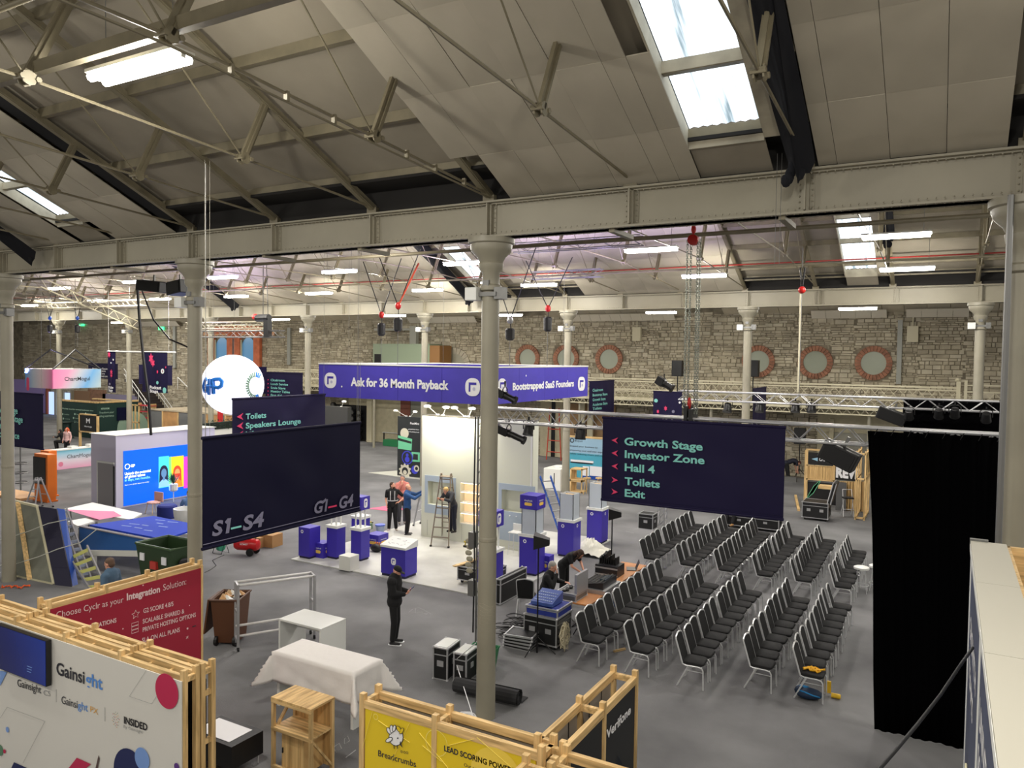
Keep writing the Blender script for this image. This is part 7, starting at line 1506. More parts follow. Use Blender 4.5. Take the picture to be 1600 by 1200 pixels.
ctx('Choose Cyclr as your', 88, 966, 193, 941, 10); ctx('Integration', 198, 938, 250, 925, 10.5, .035); ctx('Solution:', 255, 923, 291, 913, 10)
ctx('150+ INTEGRATIONS', 108, 992, 182, 972, 7, .02); ctx('G2 SCORE 4.8/5', 224, 958, 271, 946.5, 7, .015); ctx('SCALABLE SHARED &', 223, 974.5, 288, 958, 7, .015); ctx('PRIVATE HOSTING OPTIONS', 223, 987.5, 306, 963.5, 7, .015); ctx('SLA ON ALL PLANS', 222, 1004, 281, 987, 7, .015)
st5 = [(1 if i % 2 == 0 else .45) for i in range(10)]; c = cpt(212, 960); 
m = MB(); P5 = [c+V(0, math.sin(2*PI*i/10)*st5[i]*.075, math.cos(2*PI*i/10)*st5[i]*.075) for i in range(11) if True for _ in [0] if i < 10]
m.tube(P5+[P5[0]], .004, 4); m.build('printed_star', PKP, t)
m = MB(); c = cpt(211, 982)
for k in range(3): z_ = -.07+.06*k; m.tube([c+V(0, -.06, z_), c+V(0, .06, z_), c+V(0, .06, z_+.05), c+V(0, -.06, z_+.05), c+V(0, -.06, z_)], .0035, 4)
m.build('printed_server', PKP, t)
for px, py, r in ((142, 967, .012), (223.5, 914.5, .012), (296, 946, .01), (192, 982.5, .012), (293, 982, .018), (226, 1010, .02)): m = MB(); m.poly(circ(r, 10), cpt(px, py), (0, 1, 0), (0, 0, 1), .002); m.build('printed_dot', PKP, t)
m = MB(); c = cpt(292.5, 996); m.bar(c+V(0, -.02, -.02), c+V(0, .02, .02), .006); m.bar(c+V(0, .02, -.02), c+V(0, -.02, .02), .006); m.build('printed_cross', PKP, t)
m = MB(); c = cpt(303, 978.5); m.bx(c[0]-.002, c[0]+.004, c[1]-.03, c[1]+.04, c[2]-.008, c[2]+.008); m.build('printed_dash', DPRINT, t)
# ---- open pine shelf unit
sX0, sX1, sY0, sY1, sH = -8.74, -7.92, 8.16, 8.66, 1.12
t = thing('shelf_unit', 'pine counter unit with open shelf and cupboard below, bottom left of centre', 'shelf unit', ((sX0+sX1)/2, (sY0+sY1)/2, 0)); w, d = (sX1-sX0)/2, (sY1-sY0)/2
for a in (-1, 1):
    for b in (-1, 1): m = MB(); m.bx(a*(w-.028)-.025, a*(w-.028)+.025, b*(d-.028)-.025, b*(d-.028)+.025, 0, sH-.03); m.build('post', WOOD, t)
for k in range(7): m = MB(); m.bx(-w+2*w*k/7+.001, -w+2*w*(k+1)/7-.001, -d, d, sH-.03, sH); m.build('top_board', WPL, t)
for z_ in (sH-.08, .62): m = MB(); m.bx(-w, w, -d, -d+.03, z_, z_+.05); m.build('rail', WOODX, t)
for k in range(6): m = MB(); m.bx(-w+.02, w-.02, -d+2*d*k/6+.001, -d+2*d*(k+1)/6-.001, .64, .665); m.build('shelf_board', WOODX, t)
for k in range(8): m = MB(); m.bx(-w+.05+(2*w-.1)*k/8+.001, -w+.05+(2*w-.1)*(k+1)/8-.001, d-.03, d-.01, .05, sH-.05); m.build('back_board', WPL, t)
m = MB(); m.bx(-w+.18, -w+.56, -d+.05, -d+.07, .05, .6); do_ = m.build('door', WPL, t); m = MB(); m.bx(-w+.2, -w+.215, -d+.03, -d+.05, .3, .38); m.build('latch', BLK, do_)
for k in range(4): m = MB(); m.bx(-w+.57+.06*k, -w+.625+.06*k, -d+.05, d-.05, .05, .62); m.build('side_board', WPL, t) if k == 0 else None
for b in (-1, 1): m = MB(); m.bar((w-.025, -d+.04, .62) if b > 0 else (-w+.03, d-.05, sH-.1), (w-.025, d-.05, .1) if b > 0 else (-w+.03, -d+.05, .6), .045, .03); m.build('brace', WOOD, t)
m = MB(); m.bx(-w, w, -d, -d+.04, .04, .09); m.build('rail', WOODX, t)
# ---- table under a white cloth
tX0, tX1, tY0, tY1, tH = -10.30, -8.48, 9.72, 10.38, .98
t = thing('tall_table', 'white slab legged table under the white cloth', 'table', ((tX0+tX1)/2, (tY0+tY1)/2, 0)); w, d = (tX1-tX0)/2, (tY1-tY0)/2
m = MB(); m.bx(-w, w, -d, d, tH-.05, tH-.01); m.build('tabletop', WHITE, t)
for a in (-1, 1): m = MB(); m.bx(a*(w-.05)-.03, a*(w-.05)+.03, -d+.02, d-.02, 0, tH-.05); m.build('leg', WHITE, t)
def tablecloth(label, x0, x1, y0, y1, z, drop, mt):
    cx, cyy = (x0+x1)/2, (y0+y1)/2; w, d = (x1-x0)/2+.012, (y1-y0)/2+.012; m = MB(); n = 46; k = 34; ext = drop; vs = []
    for j in range(k+1):
        for i in range(n+1):
            u = -w-ext+(2*(w+ext))*i/n; v = -d-ext+(2*(d+ext))*j/k; ox, oy = max(0, abs(u)-w), max(0, abs(v)-d)
            cu, cv = max(-w, min(w, u)), max(-d, min(d, v)); dd = max(ox, oy) if not (ox > 0 and oy > 0) else max(ox, oy)*1.02+.12*min(ox, oy)
            wob = .018*math.sin(9*u+3*v)+.014*math.sin(14*v-4*u)
            if dd <= 0: vs.append((u, v, z+.012+.001*math.sin(20*u))); continue
            if ox > 0 and oy > 0: flare = .16*min(ox, oy)/max(ext, .01)+.02; dx_, dy_ = flare*ox/dd*1.9, flare*oy/dd*1.9
            else: dx_, dy_ = (.02+.05*dd if ox else 0), (.02+.05*dd if oy else 0)
            sx_ = 1 if u > 0 else -1; sy__ = 1 if v > 0 else -1
            vs.append((cu+sx_*(dx_+(abs(wob)*dd*2 if ox else 0)), cv+sy__*(dy_+(abs(wob)*dd*2 if oy else 0)), z+.012-dd+.01*(1 if dd < .03 else 0)))
    m.add(vs, [(j*(n+1)+i, j*(n+1)+i+1, (j+1)*(n+1)+i+1, (j+1)*(n+1)+i) for j in range(k) for i in range(n)])
    o = m.build('tablecloth', mt, None, smooth=True); o.location = (cx, cyy, 0); md = o.modifiers.new('s', 'SOLIDIFY'); md.thickness = .006; return tag(o, label, 'tablecloth')
tablecloth('white cloth draped unevenly over the slab legged table', tX0, tX1, tY0, tY1, tH, .52, mat('white_cloth', (226, 222, 218), .8, bump=.3, bscale=6))
# ---- white waterfall desk
dX0, dX1, dY0, dY1, dH = -11.80, -10.64, 11.22, 11.95, .86
t = thing('waterfall_desk', 'white slab sided desk behind the cloth covered table', 'desk', ((dX0+dX1)/2, (dY0+dY1)/2, 0)); w, d = (dX1-dX0)/2, (dY1-dY0)/2
m = MB(); m.bx(-w, w, -d, d, dH-.04, dH); m.build('top', WHITE, t, bevel=.003)
for a in (-1, 1): m = MB(); m.bx(a*(w-.02)-.02, a*(w-.02)+.02, -d, d, 0, dH-.04); m.build('side_panel', WHITE, t)
m = MB(); m.bx(-w+.04, w-.04, d*.3, d*.3+.03, dH-.3, dH-.04); m.build('modesty_panel', WHITE, t)
# ---- wheeled tubular rack
p0, p1 = V(*fl(372, 1018)), V(*fl(491, 998)); L = np.linalg.norm((p1-p0)[:2]); an = math.atan2(p1[1]-p0[1], p1[0]-p0[0])
t = thing('tubular_rack', 'empty silver tubular garment rack on castors behind the white desk', 'rack', tuple(p0), an); hR = 1.42
for a in (0, L):
    for b in (0, .32): m = MB(); m.bx(a-.025, a+.025, b-.025, b+.025, .09, hR); m.build('upright', SILVER, t)
    for z_ in (.2, .8, hR-.04): m = MB(); m.bx(a-.02, a+.02, 0, .32, z_, z_+.04); m.build('end_bar', SILVER, t)
    for b in (0, .32): m = MB(); m.lathe([(.045, -.02), (.045, .02)], (a, b, .045), 10, ax=0); m.build('castor', BLK, t)
for z_, b in ((hR-.02, .02), (hR-.02, .30), (.45, .3), (.22, .3)): m = MB(); m.tube([(0, b, z_), (L, b, z_)], .028, 8); m.build('tube', mat('white_tube', (212, 210, 208), .4), t, smooth=True)
# ---- brown wheelie bin
p = fl(352, 1004); t = thing('wheelie_bin', 'brown wheelie bin full of paper between the crimson wall and the rack', 'bin', (p[0], p[1]+.15, 0), .5); BR = mat('bin_brown', (84, 50, 28), .55)
m = MB(); m.add([(-.24, -.27, .05), (.24, -.27, .05), (.24, .27, .05), (-.24, .27, .05), (-.3, -.36, 1.0), (.3, -.36, 1.0), (.3, .36, 1.0), (-.3, .36, 1.0), (-.27, -.33, 1.0), (.27, -.33, 1.0), (.27, .33, 1.0), (-.27, .33, 1.0), (-.25, -.3, .8), (.25, -.3, .8), (.25, .3, .8), (-.25, .3, .8)], [(3, 2, 1, 0), (0, 1, 5, 4), (1, 2, 6, 5), (2, 3, 7, 6), (3, 0, 4, 7), (4, 5, 9, 8), (5, 6, 10, 9), (6, 7, 11, 10), (7, 4, 8, 11), (8, 9, 13, 12), (9, 10, 14, 13), (10, 11, 15, 14), (11, 8, 12, 15), (12, 13, 14, 15)]); m.build('body', BR, t)
m = MB(); m.tube([(-.31, -.37, 1.0), (.31, -.37, 1.0), (.31, .37, 1.0), (-.31, .37, 1.0), (-.31, -.37, 1.0)], .022, 6); m.build('rim', BR, t); m = MB(); m.bar((-.36, -.02, 1.0), (-.46, -.02, .25), .62, .035, up=(1, 0, 0)); m.build('lid', BR, t)
for a in (-.2, .2): m = MB(); m.lathe([(.1, -.03), (.1, .03)], (a, -.3, .1), 12, ax=0); m.build('wheel', BLK, t)
m = MB(); rn = random.Random(4)
for k in range(9): a_, b_2 = rn.uniform(-.18, .18), rn.uniform(-.22, .22); m.add([(a_-.1, b_2-.08, .92), (a_+.09, b_2-.1, 1.0), (a_+.12, b_2+.09, .94), (a_-.06, b_2+.1, 1.04), (a_, b_2, 1.06)], [(0, 1, 4), (1, 2, 4), (2, 3, 4), (3, 0, 4)], m=rn.choice([WHITE, PLY, mat('kraft', (190, 160, 120), .8)]))
m.build('waste_paper', None, t, kind='stuff')
# ---- black bench with leaflet right of the frame
p = fl(358, 1165); t = thing('black_table', 'low black box table with papers, right of the pine frame end', 'table', (-9.35, 7.95, 0)); m = MB(); m.bx(-.6, .35, -.3, .3, .15, .5); m.build('body', BLK, t); m = MB(); m.bx(-.55, .2, -.22, .22, .5, .506); m.build('paper', WPRINT, t)
for a in (-.5, .3): 
    for b in (-.25, .25): m = MB(); m.tube([(a, b, 0), (a, b, .15)], .012, 5); m.build('leg', CHROME, t)
# ================================================================ RIGHT EDGE: tall display wall close to the camera
rX, rY0, rY1, rZ = .27, 4.05, 9.7, 4.37
t = thing('tall_display_wall', 'tall close white topped wall with navy lettered panels at the right edge', 'display wall', (rX+.16, (rY0+rY1)/2, 0)); L = (rY1-rY0)/2
m = MB(); m.bx(-.14, .16, -L, L, 0, rZ-.04); m.build('core', mat('ply_edge', (176, 160, 128), .7, var=.1, scale=4), t)
TW = mat('top_white', (186, 182, 168), .6)
for a, b in ((-L, -.9), (-.9, 1.0), (1.0, L)): m = MB(); m.bx(-.165, .165, a+.003, b-.003, rZ-.035, rZ); m.build('top_board', TW, t)
m = MB(); m.bx(-.168, -.155, -L, L, rZ-.12, rZ-.035); m.build('edge_strip', WHITE, t)
NVP = mat('navy_panel', (62, 70, 96), .5, var=.1, scale=1.5)
for a, b in ((-L+.1, -.35), (-.2, L-.5), (L-.42, L-.05)): m = MB(); m.bx(-.162, -.145, a, b, .2, rZ-.16); m.build('navy_panel', NVP, t)
for a in (-L+.03, -.27, L-.46): m = MB(); m.bx(-.17, -.14, a-.05, a+.05, 0, rZ-.04); m.build('post', WHITE, t)
m = MB(); m.bx(-.17, .0, L-.02, L+.04, rZ-.1, rZ+.02); m.build('corner_bracket', STEEL, t)
def rtext(s, y_left, z, w_, h): m = MB(); text(m, s, (-.164, y_left, z), (0, -1, 0), (0, 0, 1), w_, h, WPRINT, .02); m.build('lettering', None, t)
rtext('UNIVERSAL', -.5, 3.72, 1.95, .20); rtext('SOFTWARE', -.5, 3.42, 1.8, .18); rtext('revenue platform', -.5, 3.1, 1.9, .14); rtext('for subscription', -.5, 2.85, 1.9, .14); rtext('GROWTH', 2.0, 3.6, 1.7, .2); rtext('TEAMS', 2.0, 3.2, 1.3, .2)
m = MB(); m.bx(-.19, -.17, -.4, 1.3, .5, 2.6); o = m.build('foam_strip', mat('pale_foam', (222, 214, 176), .8), t, bevel=.008)
t = thing('open_crate', 'pine edged box with brown inside at the right edge above the tall wall', 'crate', (1.05, 6.9, 3.9)); m = MB()
for x_ in (-.45, .5): m.bx(x_-.025, x_+.025, -2.7, 2.75, 0, .46)
m.build('side_board', WOOD, t); m = MB(); m.bx(-.45, .5, 2.70, 2.76, 0, .46); m.bx(-.45, .5, -2.76, -2.7, 0, .46); m.build('end_board', WOODX, t); m = MB(); m.bx(-.43, .48, -2.7, 2.7, 0, .04); m.build('base_board', mat('brown_inside', (92, 64, 42), .8), t)
t2 = thing('crate_stand', 'plain timber stand beneath the pine edged box at the right edge', 'stand', (1.05, 6.9, 0)); m = MB(); m.bx(-.42, .47, -2.65, 2.65, 0, 3.9); m.build('body', MATS['ply_edge'], t2)
m = MB(); m.tube([onY(1520, 1012, 7.5), onY(1500, 1040, 7.2), onY(1470, 1085, 6.8), onY(1435, 1130, 6.3), onY(1400, 1172, 5.8), onY(1370, 1206, 5.4), onY(1330, 1260, 5.0)], .013, 8); tag(m.build('hanging_cable', mat('cable_dark', (34, 34, 35), .6), smooth=True), 'black cable looping down in front of the black drape at right', 'cable')
# ================================================================ BLUE SCREEN STAND AT LEFT
bx0, bx1, by0, by1, bh = -30.42, -28.77, 18.75, 23.5, 2.92
LIL = mat('stand_lilac', (206, 202, 222), .6)
t = thing('screen_stand', 'white stand block with bright blue video wall behind the near left column', 'display wall', (bx0, by0, 0)); W_, D_ = bx1-bx0, by1-by0
m = MB(); m.bx(0, W_, 0, D_, 0, bh)
m.build('shell', LIL, t)
xD0, xD1 = onY(154, 760, by0)[0]-bx0, onY(178, 760, by0)[0]-bx0
m = MB(); m.bx(xD0, xD1, -.03, -.01, .1, 1.78); m.build('door_panel', mat('door_grey', (150, 148, 150), .6), t); m = MB(); m.bx(xD1, xD1+.06, -.04, -.01, .1, 1.7); m.build('door_gap', BLK, t); m = MB(); m.bx(xD0-.05, xD0, -.05, 0, .1, 1.82); m.bx(xD0-.05, xD1+.06, -.05, 0, 1.78, 1.85); m.build('door_frame', WHITE, t)
XS = bx1+.012; LB_ = V(bx0, by0, 0)
def spt(x, y, d=0): return V(*onX(x, y, XS+d))-LB_
y0_, y1_ = onX(193, 750, XS)[1], onX(315, 750, XS)[1]; zt_, zb_2 = onX(193, 705, XS)[2], onX(193, 791, XS)[2]
m = MB(); m.bx(W_, W_+.02, y0_-by0, y1_-by0+.9, zb_2, zt_); m.build('video_wall', mat('screen_blue', (8, 96, 226), .3, emit=.55), t)
def stx(s, l, r, y, h, mt, off=.02): a_, b_2 = spt(l, y, .014), spt(r, y, .014); tp = spt(l, y-h, .014); m = MB(); text(m, s, a_, (0, 1, 0), (0, 0, 1), b_2[1]-a_[1], tp[2]-a_[2], mt, off); m.build('lettering', None, t)
WG = mat('screen_white', (245, 248, 255), .4, emit=.9); CG = mat('screen_cyan', (120, 210, 240), .4, emit=.8)
stx('GP', 204, 211, 730, 4, WG, .04); stx('Unlock the potential', 195, 235.5, 742.5, 4, WG, .03); stx('of global teams', 195, 227, 747.5, 4, WG, .03); stx('in days, not months.', 195, 235, 752.5, 4, CG, .02); stx('Start your global expansion today', 195, 233, 759, 1.6, WG, 0)
m = MB(); ring(m, spt(199, 729, .014), (0, 1, 0), (0, 0, 1), .085, .115, 18); m.build('printed_ring', WG, t)
for l, r, c in ((248, 264, (70, 205, 200)), (264, 268, (120, 235, 120)), (268, 287, (250, 196, 40)), (287, 300, (235, 60, 180))):
    a_, b_2 = spt(l, 763, .014), spt(r, 763, .014); m = MB(); m.bx(a_[0]-.004, a_[0], a_[1], b_2[1], a_[2], spt(l, 714, .014)[2]); m.build('portrait_panel', mat('pp%d' % c[0], c, .4, emit=.7), t)
def portrait(px, c_skin, c_hair, c_top, beard=None):
    o = spt(px, 738, .02); A = V(0, 1, 0); Z = V(0, 0, 1); mk = lambda nm, c: mat('pt%d_%d_%d' % c, c, .4, emit=.6)
    m = MB(); m.poly([(x*.2, y*.28) for x, y in circ(1, 16)], o+Z*.02, A, Z, .002); m.poly([(-.2, 0), (.2, 0), (.22, -.55), (-.22, -.55)], o+V(-.002, 0, 0), A, Z, .002); m.build('printed_hair', mk('h', c_hair), t) if c_hair else None
    m = MB(); m.poly([(-.26, -.62), (.26, -.62), (.22, -.42), (.08, -.3), (-.08, -.3), (-.22, -.42)], o+V(.004, 0, 0), A, Z, .002); m.build('printed_clothes', mk('t', c_top), t)
    m = MB(); m.poly([(x*.13, y*.19) for x, y in circ(1, 16)], o+V(.006, 0, -.03), A, Z, .002); m.poly([(-.05, -.1), (.05, -.1), (.05, -.34), (-.05, -.34)], o+V(.005, 0, 0), A, Z, .002); m.build('printed_face', mk('s', c_skin), t)
    if beard: m = MB(); m.poly([(-.13, -.05), (.13, -.05), (.08, -.22), (-.08, -.22)], o+V(.009, 0, 0), A, Z, .002); m.build('printed_beard', mk('b', beard), t)
portrait(256, (90, 130, 170), (30, 30, 60), (140, 190, 230)); portrait(277, (240, 150, 90), (220, 70, 40), (240, 130, 40), (200, 60, 40))
m = MB(); m.bx(-.05, W_+.05, -.05, D_+.05, bh, bh+.02); m.build('top_edge', mat('top_edge_white', (225, 224, 216), .7), t)
# vivid blue wash light of this stand (the stand's own blue LED wall)
bl = bpy.data.lights.new('screen_wash', 'AREA'); bl.shape = 'RECTANGLE'; bl.size = 2.6; bl.size_y = 1.6; bl.energy = 60; bl.color = (.25, .4, 1); o = bpy.data.objects.new('screen_wash', bl); COL.objects.link(o); o.location = (bx1+.1, 21.2, 1.6); o.rotation_euler = (0, -PI/2, 0)
for q_, e_ in (((-24, 20, 6.2), 90), ((-14, 22, 6.3), 190), ((-8.5, 22, 6.0), 110), ((-32, 24, 6.2), 110), ((-45, 24, 5), 90)):  # unseen upward spots added to tint the roof lilac
    v_ = bpy.data.lights.new('violet_wash', 'SPOT'); v_.energy = e_*16; v_.color = (.62, .5, 1); v_.spot_size = 2.3; v_.spot_blend = 1; v_.shadow_soft_size = .2; o = bpy.data.objects.new('violet_wash', v_); COL.objects.link(o); o.location = q_; o.rotation_euler = (PI, 0, 0)
# armchair, plant, pouf by the screen
q = fl(281, 835); t = thing('tub_chair', 'white pedestal tub chair before the video wall, beside the near left column', 'chair', (q[0]-.1, q[1]+.3, 0)); m = MB(); m.lathe([(.28, .0), (.05, .06), (.05, .3), (.3, .42), (.38, .6), (.40, .85), (.36, .85), (.30, .5), (.02, .45)], n=18); smooth_angle(m.build('shell', WHITE, t)); m = MB(); m.ell((0, 0, .5), (.28, .28, .07), 12, 6); m.build('cushion', mat('cushion_navy', (40, 48, 120), .8), t)
q = fl(262, 812); t = thing('pouf', 'dark blue round pouf before the video wall', 'pouf', (q[0]-.3, q[1]+.2, 0)); m = MB(); m.lathe([(.34, 0), (.36, .05), (.36, .45), (.3, .5)], n=18); smooth_angle(m.build('body', mat('pouf_blue', (28, 40, 120), .8), t)); 
q = fl(266, 790); t = thing('potted_plant', 'small leafy plant in a white pot before the video wall', 'plant', (q[0]-.6, q[1]+.6, 0)); m = MB(); m.lathe([(.12, .45), (.17, .5), (.17, .75), (.15, .75)], n=12); m.lathe([(.02, 0), (.02, .45)], n=6); m.build('pot', WHITE, t); m = MB(); rn = random.Random(9)
for k in range(34):
    a, b = rn.uniform(0, 2*PI), rn.uniform(.2, 1.3); e = V(math.cos(a)*math.sin(b), math.sin(a)*math.sin(b), math.cos(b)); p_ = V(0, 0, .75); tip = p_+e*rn.uniform(.35, .65); s_ = unit(np.cross(e, V(0, 0, 1.01)))*.03; md_ = (p_+tip)/2; m.add([p_, md_+s_, tip, md_-s_], [(0, 1, 2, 3)])
m.build('leaves', mat('leaf', (50, 90, 60), .6), t, kind='stuff')
q = fl(233, 803); t = thing('lounge_chair', 'pale peach shell chair left of the pouf', 'chair', (q[0], q[1]+.2, 0)); m = MB(); m.ell((0, 0, .42), (.28, .26, .06), 12, 6); m.bx(-.26, .26, .2, .25, .42, .8); m.build('shell', mat('peach', (220, 170, 160), .6), t, bevel=.02); m = MB()
for a in (-1, 1):
    for b in (-1, 1): m.tube([(a*.15, b*.15, .4), (a*.22, b*.22, 0)], .014, 5)
m.build('legs', WOOD, t)
# tables with pink and blue tops, printed boards
def trestle(name, label, P4, z, mt, leg=STEEL):
    c = sum((V(*fl(x, y, z)) for x, y in P4))/4; t = thing(name, label, 'table', (c[0], c[1], 0)); vs = [V(*fl(x, y, z))-V(c[0], c[1], 0) for x, y in P4]
    m = MB(); m.add([v for v in vs]+[v-V(0, 0, .05) for v in vs], [(0, 1, 2, 3), (7, 6, 5, 4), (0, 4, 5, 1), (1, 5, 6, 2), (2, 6, 7, 3), (3, 7, 4, 0)]); m.build('tabletop', mt, t)
    for v in vs: m = MB(); m.tube([v*V(.85, .85, 1)-V(0, 0, .05), V(v[0]*.8, v[1]*.8, 0)], .02, 5); m.build('leg', leg, t)
    return t, V(c[0], c[1], 0)
RB = mat('board_blue', (38, 70, 196), .75, spec=.2)
t, c = trestle('display_table', 'table with bright blue printed top, between the white table and the near left column', [(140, 820), (240, 806), (320, 822), (255, 842)], .95, RB)
for k, (l, y, r) in enumerate(((190, 821, 205), (222, 820, 232), (243, 812, 258), (202, 818, 218), (248, 822, 262), (225, 828, 238), (262, 815, 278), (245, 817, 255), (210, 824, 222))):
    a_, b_2 = V(*fl(l, y, .953))-c, V(*fl(r, y+1.6, .953))-c; m = MB(); m.bar(a_, b_2, .05, .002); m.build('printed_line', SKY_, t)
t, c = trestle('display_table', 'white topped table with bright pink triangle, behind the blue table', [(100, 795), (145, 785), (222, 802), (205, 812)], .95, WHITE)
P3 = [V(*fl(*q, .956))-c for q in ((102, 796), (178, 799), (190, 806), (155, 812))]; m = MB(); m.add(P3+[p_-V(0, 0, .003) for p_ in P3], [(0, 1, 2, 3), (7, 6, 5, 4)]); m.build('pink_print', mat('hot_pink', (232, 80, 150), .5), t)
t, c = trestle('display_table', 'small white table just left of the blue table', [(106, 814), (140, 808), (155, 812), (122, 822)], .9, WHITE)
# tilted printed fascia leaning on the blue table
P4 = [fl(124, 822, 1.0), fl(245, 845, .95), fl(247, 862, .72), fl(124, 860, .45)]; c = V(*fl(185, 850, .0)); t = thing('printed_board', 'dark blue board with mirrored white lettering propped before the blue table', 'board', tuple(c)); vs = [V(*p_)-c for p_ in P4]; m = MB(); m.add(vs+[v+V(0, .04, 0) for v in vs], [(3, 2, 1, 0), (4, 5, 6, 7), (0, 1, 5, 4), (1, 2, 6, 5), (2, 3, 7, 6), (3, 0, 4, 7)]); m.build('panel', mat('board_navy', (24, 78, 140), .5), t)
m = MB(); e0, e1 = vs[0], vs[1]; A = unit(e1-e0); text(m, 'MANAGE THEIR', e0+(e1-e0)*.72+V(0, -.012, -.02), -A, (0, 0, -1), 1.1, .13, WPRINT, .02); m.build('lettering', None, t)
m = MB(); m.bar(vs[0], vs[1], .1, .03); m.build('grey_top_edge', mat('fabric_grey', (140, 136, 140), .8), t); m = MB(); m.bar(vs[3]-V(0, .02, .06), vs[2]-V(0, .02, .06), .05, .16); m.build('lower_edge', WHITEM, t)
for q in (.2, .8): b_ = vs[3]*(1-q)+vs[2]*q; m = MB(); m.bx(b_[0]-.04, b_[0]+.04, b_[1], b_[1]+.05, 0, b_[2]); m.build('support', WHITEM, t)
q = fl(233, 848, .85); m = MB(); m.bx(-.25, .25, -.12, .12, -.15, .1); o = m.build('yellow_carton', mat('ochre', (205, 160, 80), .7)); o.location = (q[0], q[1]+.2, .75); tag(o, 'ochre carton under the grey edge of the propped blue board', 'box')
# ---- green wheeled skip
c = V(-18.15, 13.35, 0); t = thing('skip_bin', 'large dark green wheeled waste bin with open top', 'bin', tuple(c)); GR = mat('bin_green', (40, 62, 34), .5); wx_, wy_, hh_ = .72, .5, 1.15
m = MB(); B_ = [(-wx_*.85, -wy_*.8), (wx_*.85, -wy_*.8), (wx_*.85, wy_*.8), (-wx_*.85, wy_*.8)]; T_ = [(-wx_, -wy_), (wx_, -wy_), (wx_, wy_), (-wx_, wy_)]; I_ = [(x*.93, y*.9) for x, y in T_]
m.add([(*b, .15) for b in B_]+[(*b, hh_) for b in T_]+[(*b, hh_) for b in I_]+[(x*.86, y*.8, .4) for x, y in T_], [(3, 2, 1, 0)]+[(i, (i+1) % 4, 4+(i+1) % 4, 4+i) for i in range(4)]+[(4+i, 4+(i+1) % 4, 8+(i+1) % 4, 8+i) for i in range(4)]+[(8+i, 8+(i+1) % 4, 12+(i+1) % 4, 12+i) for i in range(4)]+[(12, 13, 14, 15)]); m.build('body', GR, t)
m = MB(); m.tube([(*T_[i % 4], hh_) for i in range(5)], .035, 6); m.build('rim', mat('rim_green', (60, 84, 52), .5), t)
for x_ in (-.45, .45): m = MB(); m.bx(x_-.09, x_+.09, -wy_-.01, -wy_+.02, .72, .92); m.build('sticker', WPRINT, t)
m = MB(); m.bx(-.1, .15, -wy_-.02, -wy_+.1, .55, .75); m.build('sticker', mat('sticker_red', (190, 60, 50), .5), t); m = MB(); m.lathe([(.09, -.04), (.09, .04)], (.5, -.3, .09), 10, ax=0); m.lathe([(.09, -.04), (.09, .04)], (-.5, -.3, .09), 10, ax=0); m.build('wheels', BLK, t)
m = MB(); m.ell((wx_+.02, -.1, .75), (.06, .18, .12), 10, 6); m.build('pivot', BLK, t)
# ---- leaning panels at the left edge
def lean(name, label, P4, mt, th=.05, frame=None, cat='panel'):
    vs = [V(*p_) for p_ in P4]; c = V(vs[3][0], vs[3][1], 0); t = thing(name, label, cat, tuple(c)); vs = [v-c for v in vs]; n_ = unit(np.cross(vs[1]-vs[0], vs[3]-vs[0])); m = MB(); m.add(vs+[v+n_*th for v in vs], [(3, 2, 1, 0), (4, 5, 6, 7), (0, 1, 5, 4), (1, 2, 6, 5), (2, 3, 7, 6), (3, 0, 4, 7)]); m.build('sheet', mt, t)
    if frame:
        for i in range(4): m = MB(); m.bar(vs[i], vs[(i+1) % 4], .07, .06); m.build('frame_bar', frame, t)
    return t, vs
def LP(px, pyb, pyt, pxt, back=.7):    # bottom on floor, top leaning away
    b = V(*fl(px, pyb)); tpt = V(*onY(pxt, pyt, b[1]+back)); return b, tpt
b0, t0_ = LP(22, 900, 782, 20); b1, t1_ = LP(84, 913, 791, 58)
t, vs = lean('stage_flat', 'large grey framed flat leaning beside the left edge column', [t0_, t1_, b1, b0], mat('flat_grey', (118, 120, 108), .8, var=.08), frame=mat('frame_cream', (196, 190, 160), .7))
m = MB(); m.bar(vs[0]*.72+vs[1]*.28+V(0, -.05, 0), vs[3]*.55+vs[2]*.45+V(0, -.05, 0), .12, .03); m.build('batten', WOOD, t)
b0, t0_ = LP(86, 914, 791, 60, .72); b1, t1_ = LP(112, 917, 795, 88, .72); lean('stage_flat', 'dark navy flat leaning next to the grey framed flat', [t0_, t1_, b1, b0], mat('flat_navy', (26, 24, 50), .7))
b0, t0_ = LP(113, 916, 794, 89, .74); b1, t1_ = LP(122, 913, 796, 101, .74); lean('stage_flat', 'narrow bright blue flat leaning between the navy flat and the ladder', [t0_, t1_, b1, b0], BLUE)
def lad2(label, b0, b1, t0, t1, n, mt, mt2=None, nm='leaning_ladder'):
    c = V(b0[0], b0[1], 0); t = thing(nm, label, 'ladder', tuple(c)); b0, b1, t0, t1 = (V(*v)-c for v in (b0, b1, t0, t1))
    for a, b in ((b0, t0), (b1, t1)): m = MB(); m.bar(a, b, .04, .08); m.build('rail', mt, t)
    for k in range(n): f = (k+.6)/n; m = MB(); m.bar(b0+(t0-b0)*f, b1+(t1-b1)*f, .035, .05 if mt2 is None else .09); m.build('rung', mt2 or mt, t)
b0, t0_ = LP(131, 905, 797, 92, .8); b1, t1_ = LP(142, 903, 795, 104, .8); lad2('tall silver ladder leaning against the blue flat', b0, b1, t0_, t1_, 9, SILVER, mat('ladder_pad', (170, 180, 205), .5))
b0, t0_ = LP(143, 925, 868, 107, .5); b1, t1_ = LP(168, 925, 853, 136, .5); lad2('short aluminium stepladder with yellow striped treads, beside the man in blue', b0, b1, t0_, t1_, 5, SILVER, mat('tread_yellow', (205, 205, 120), .5))
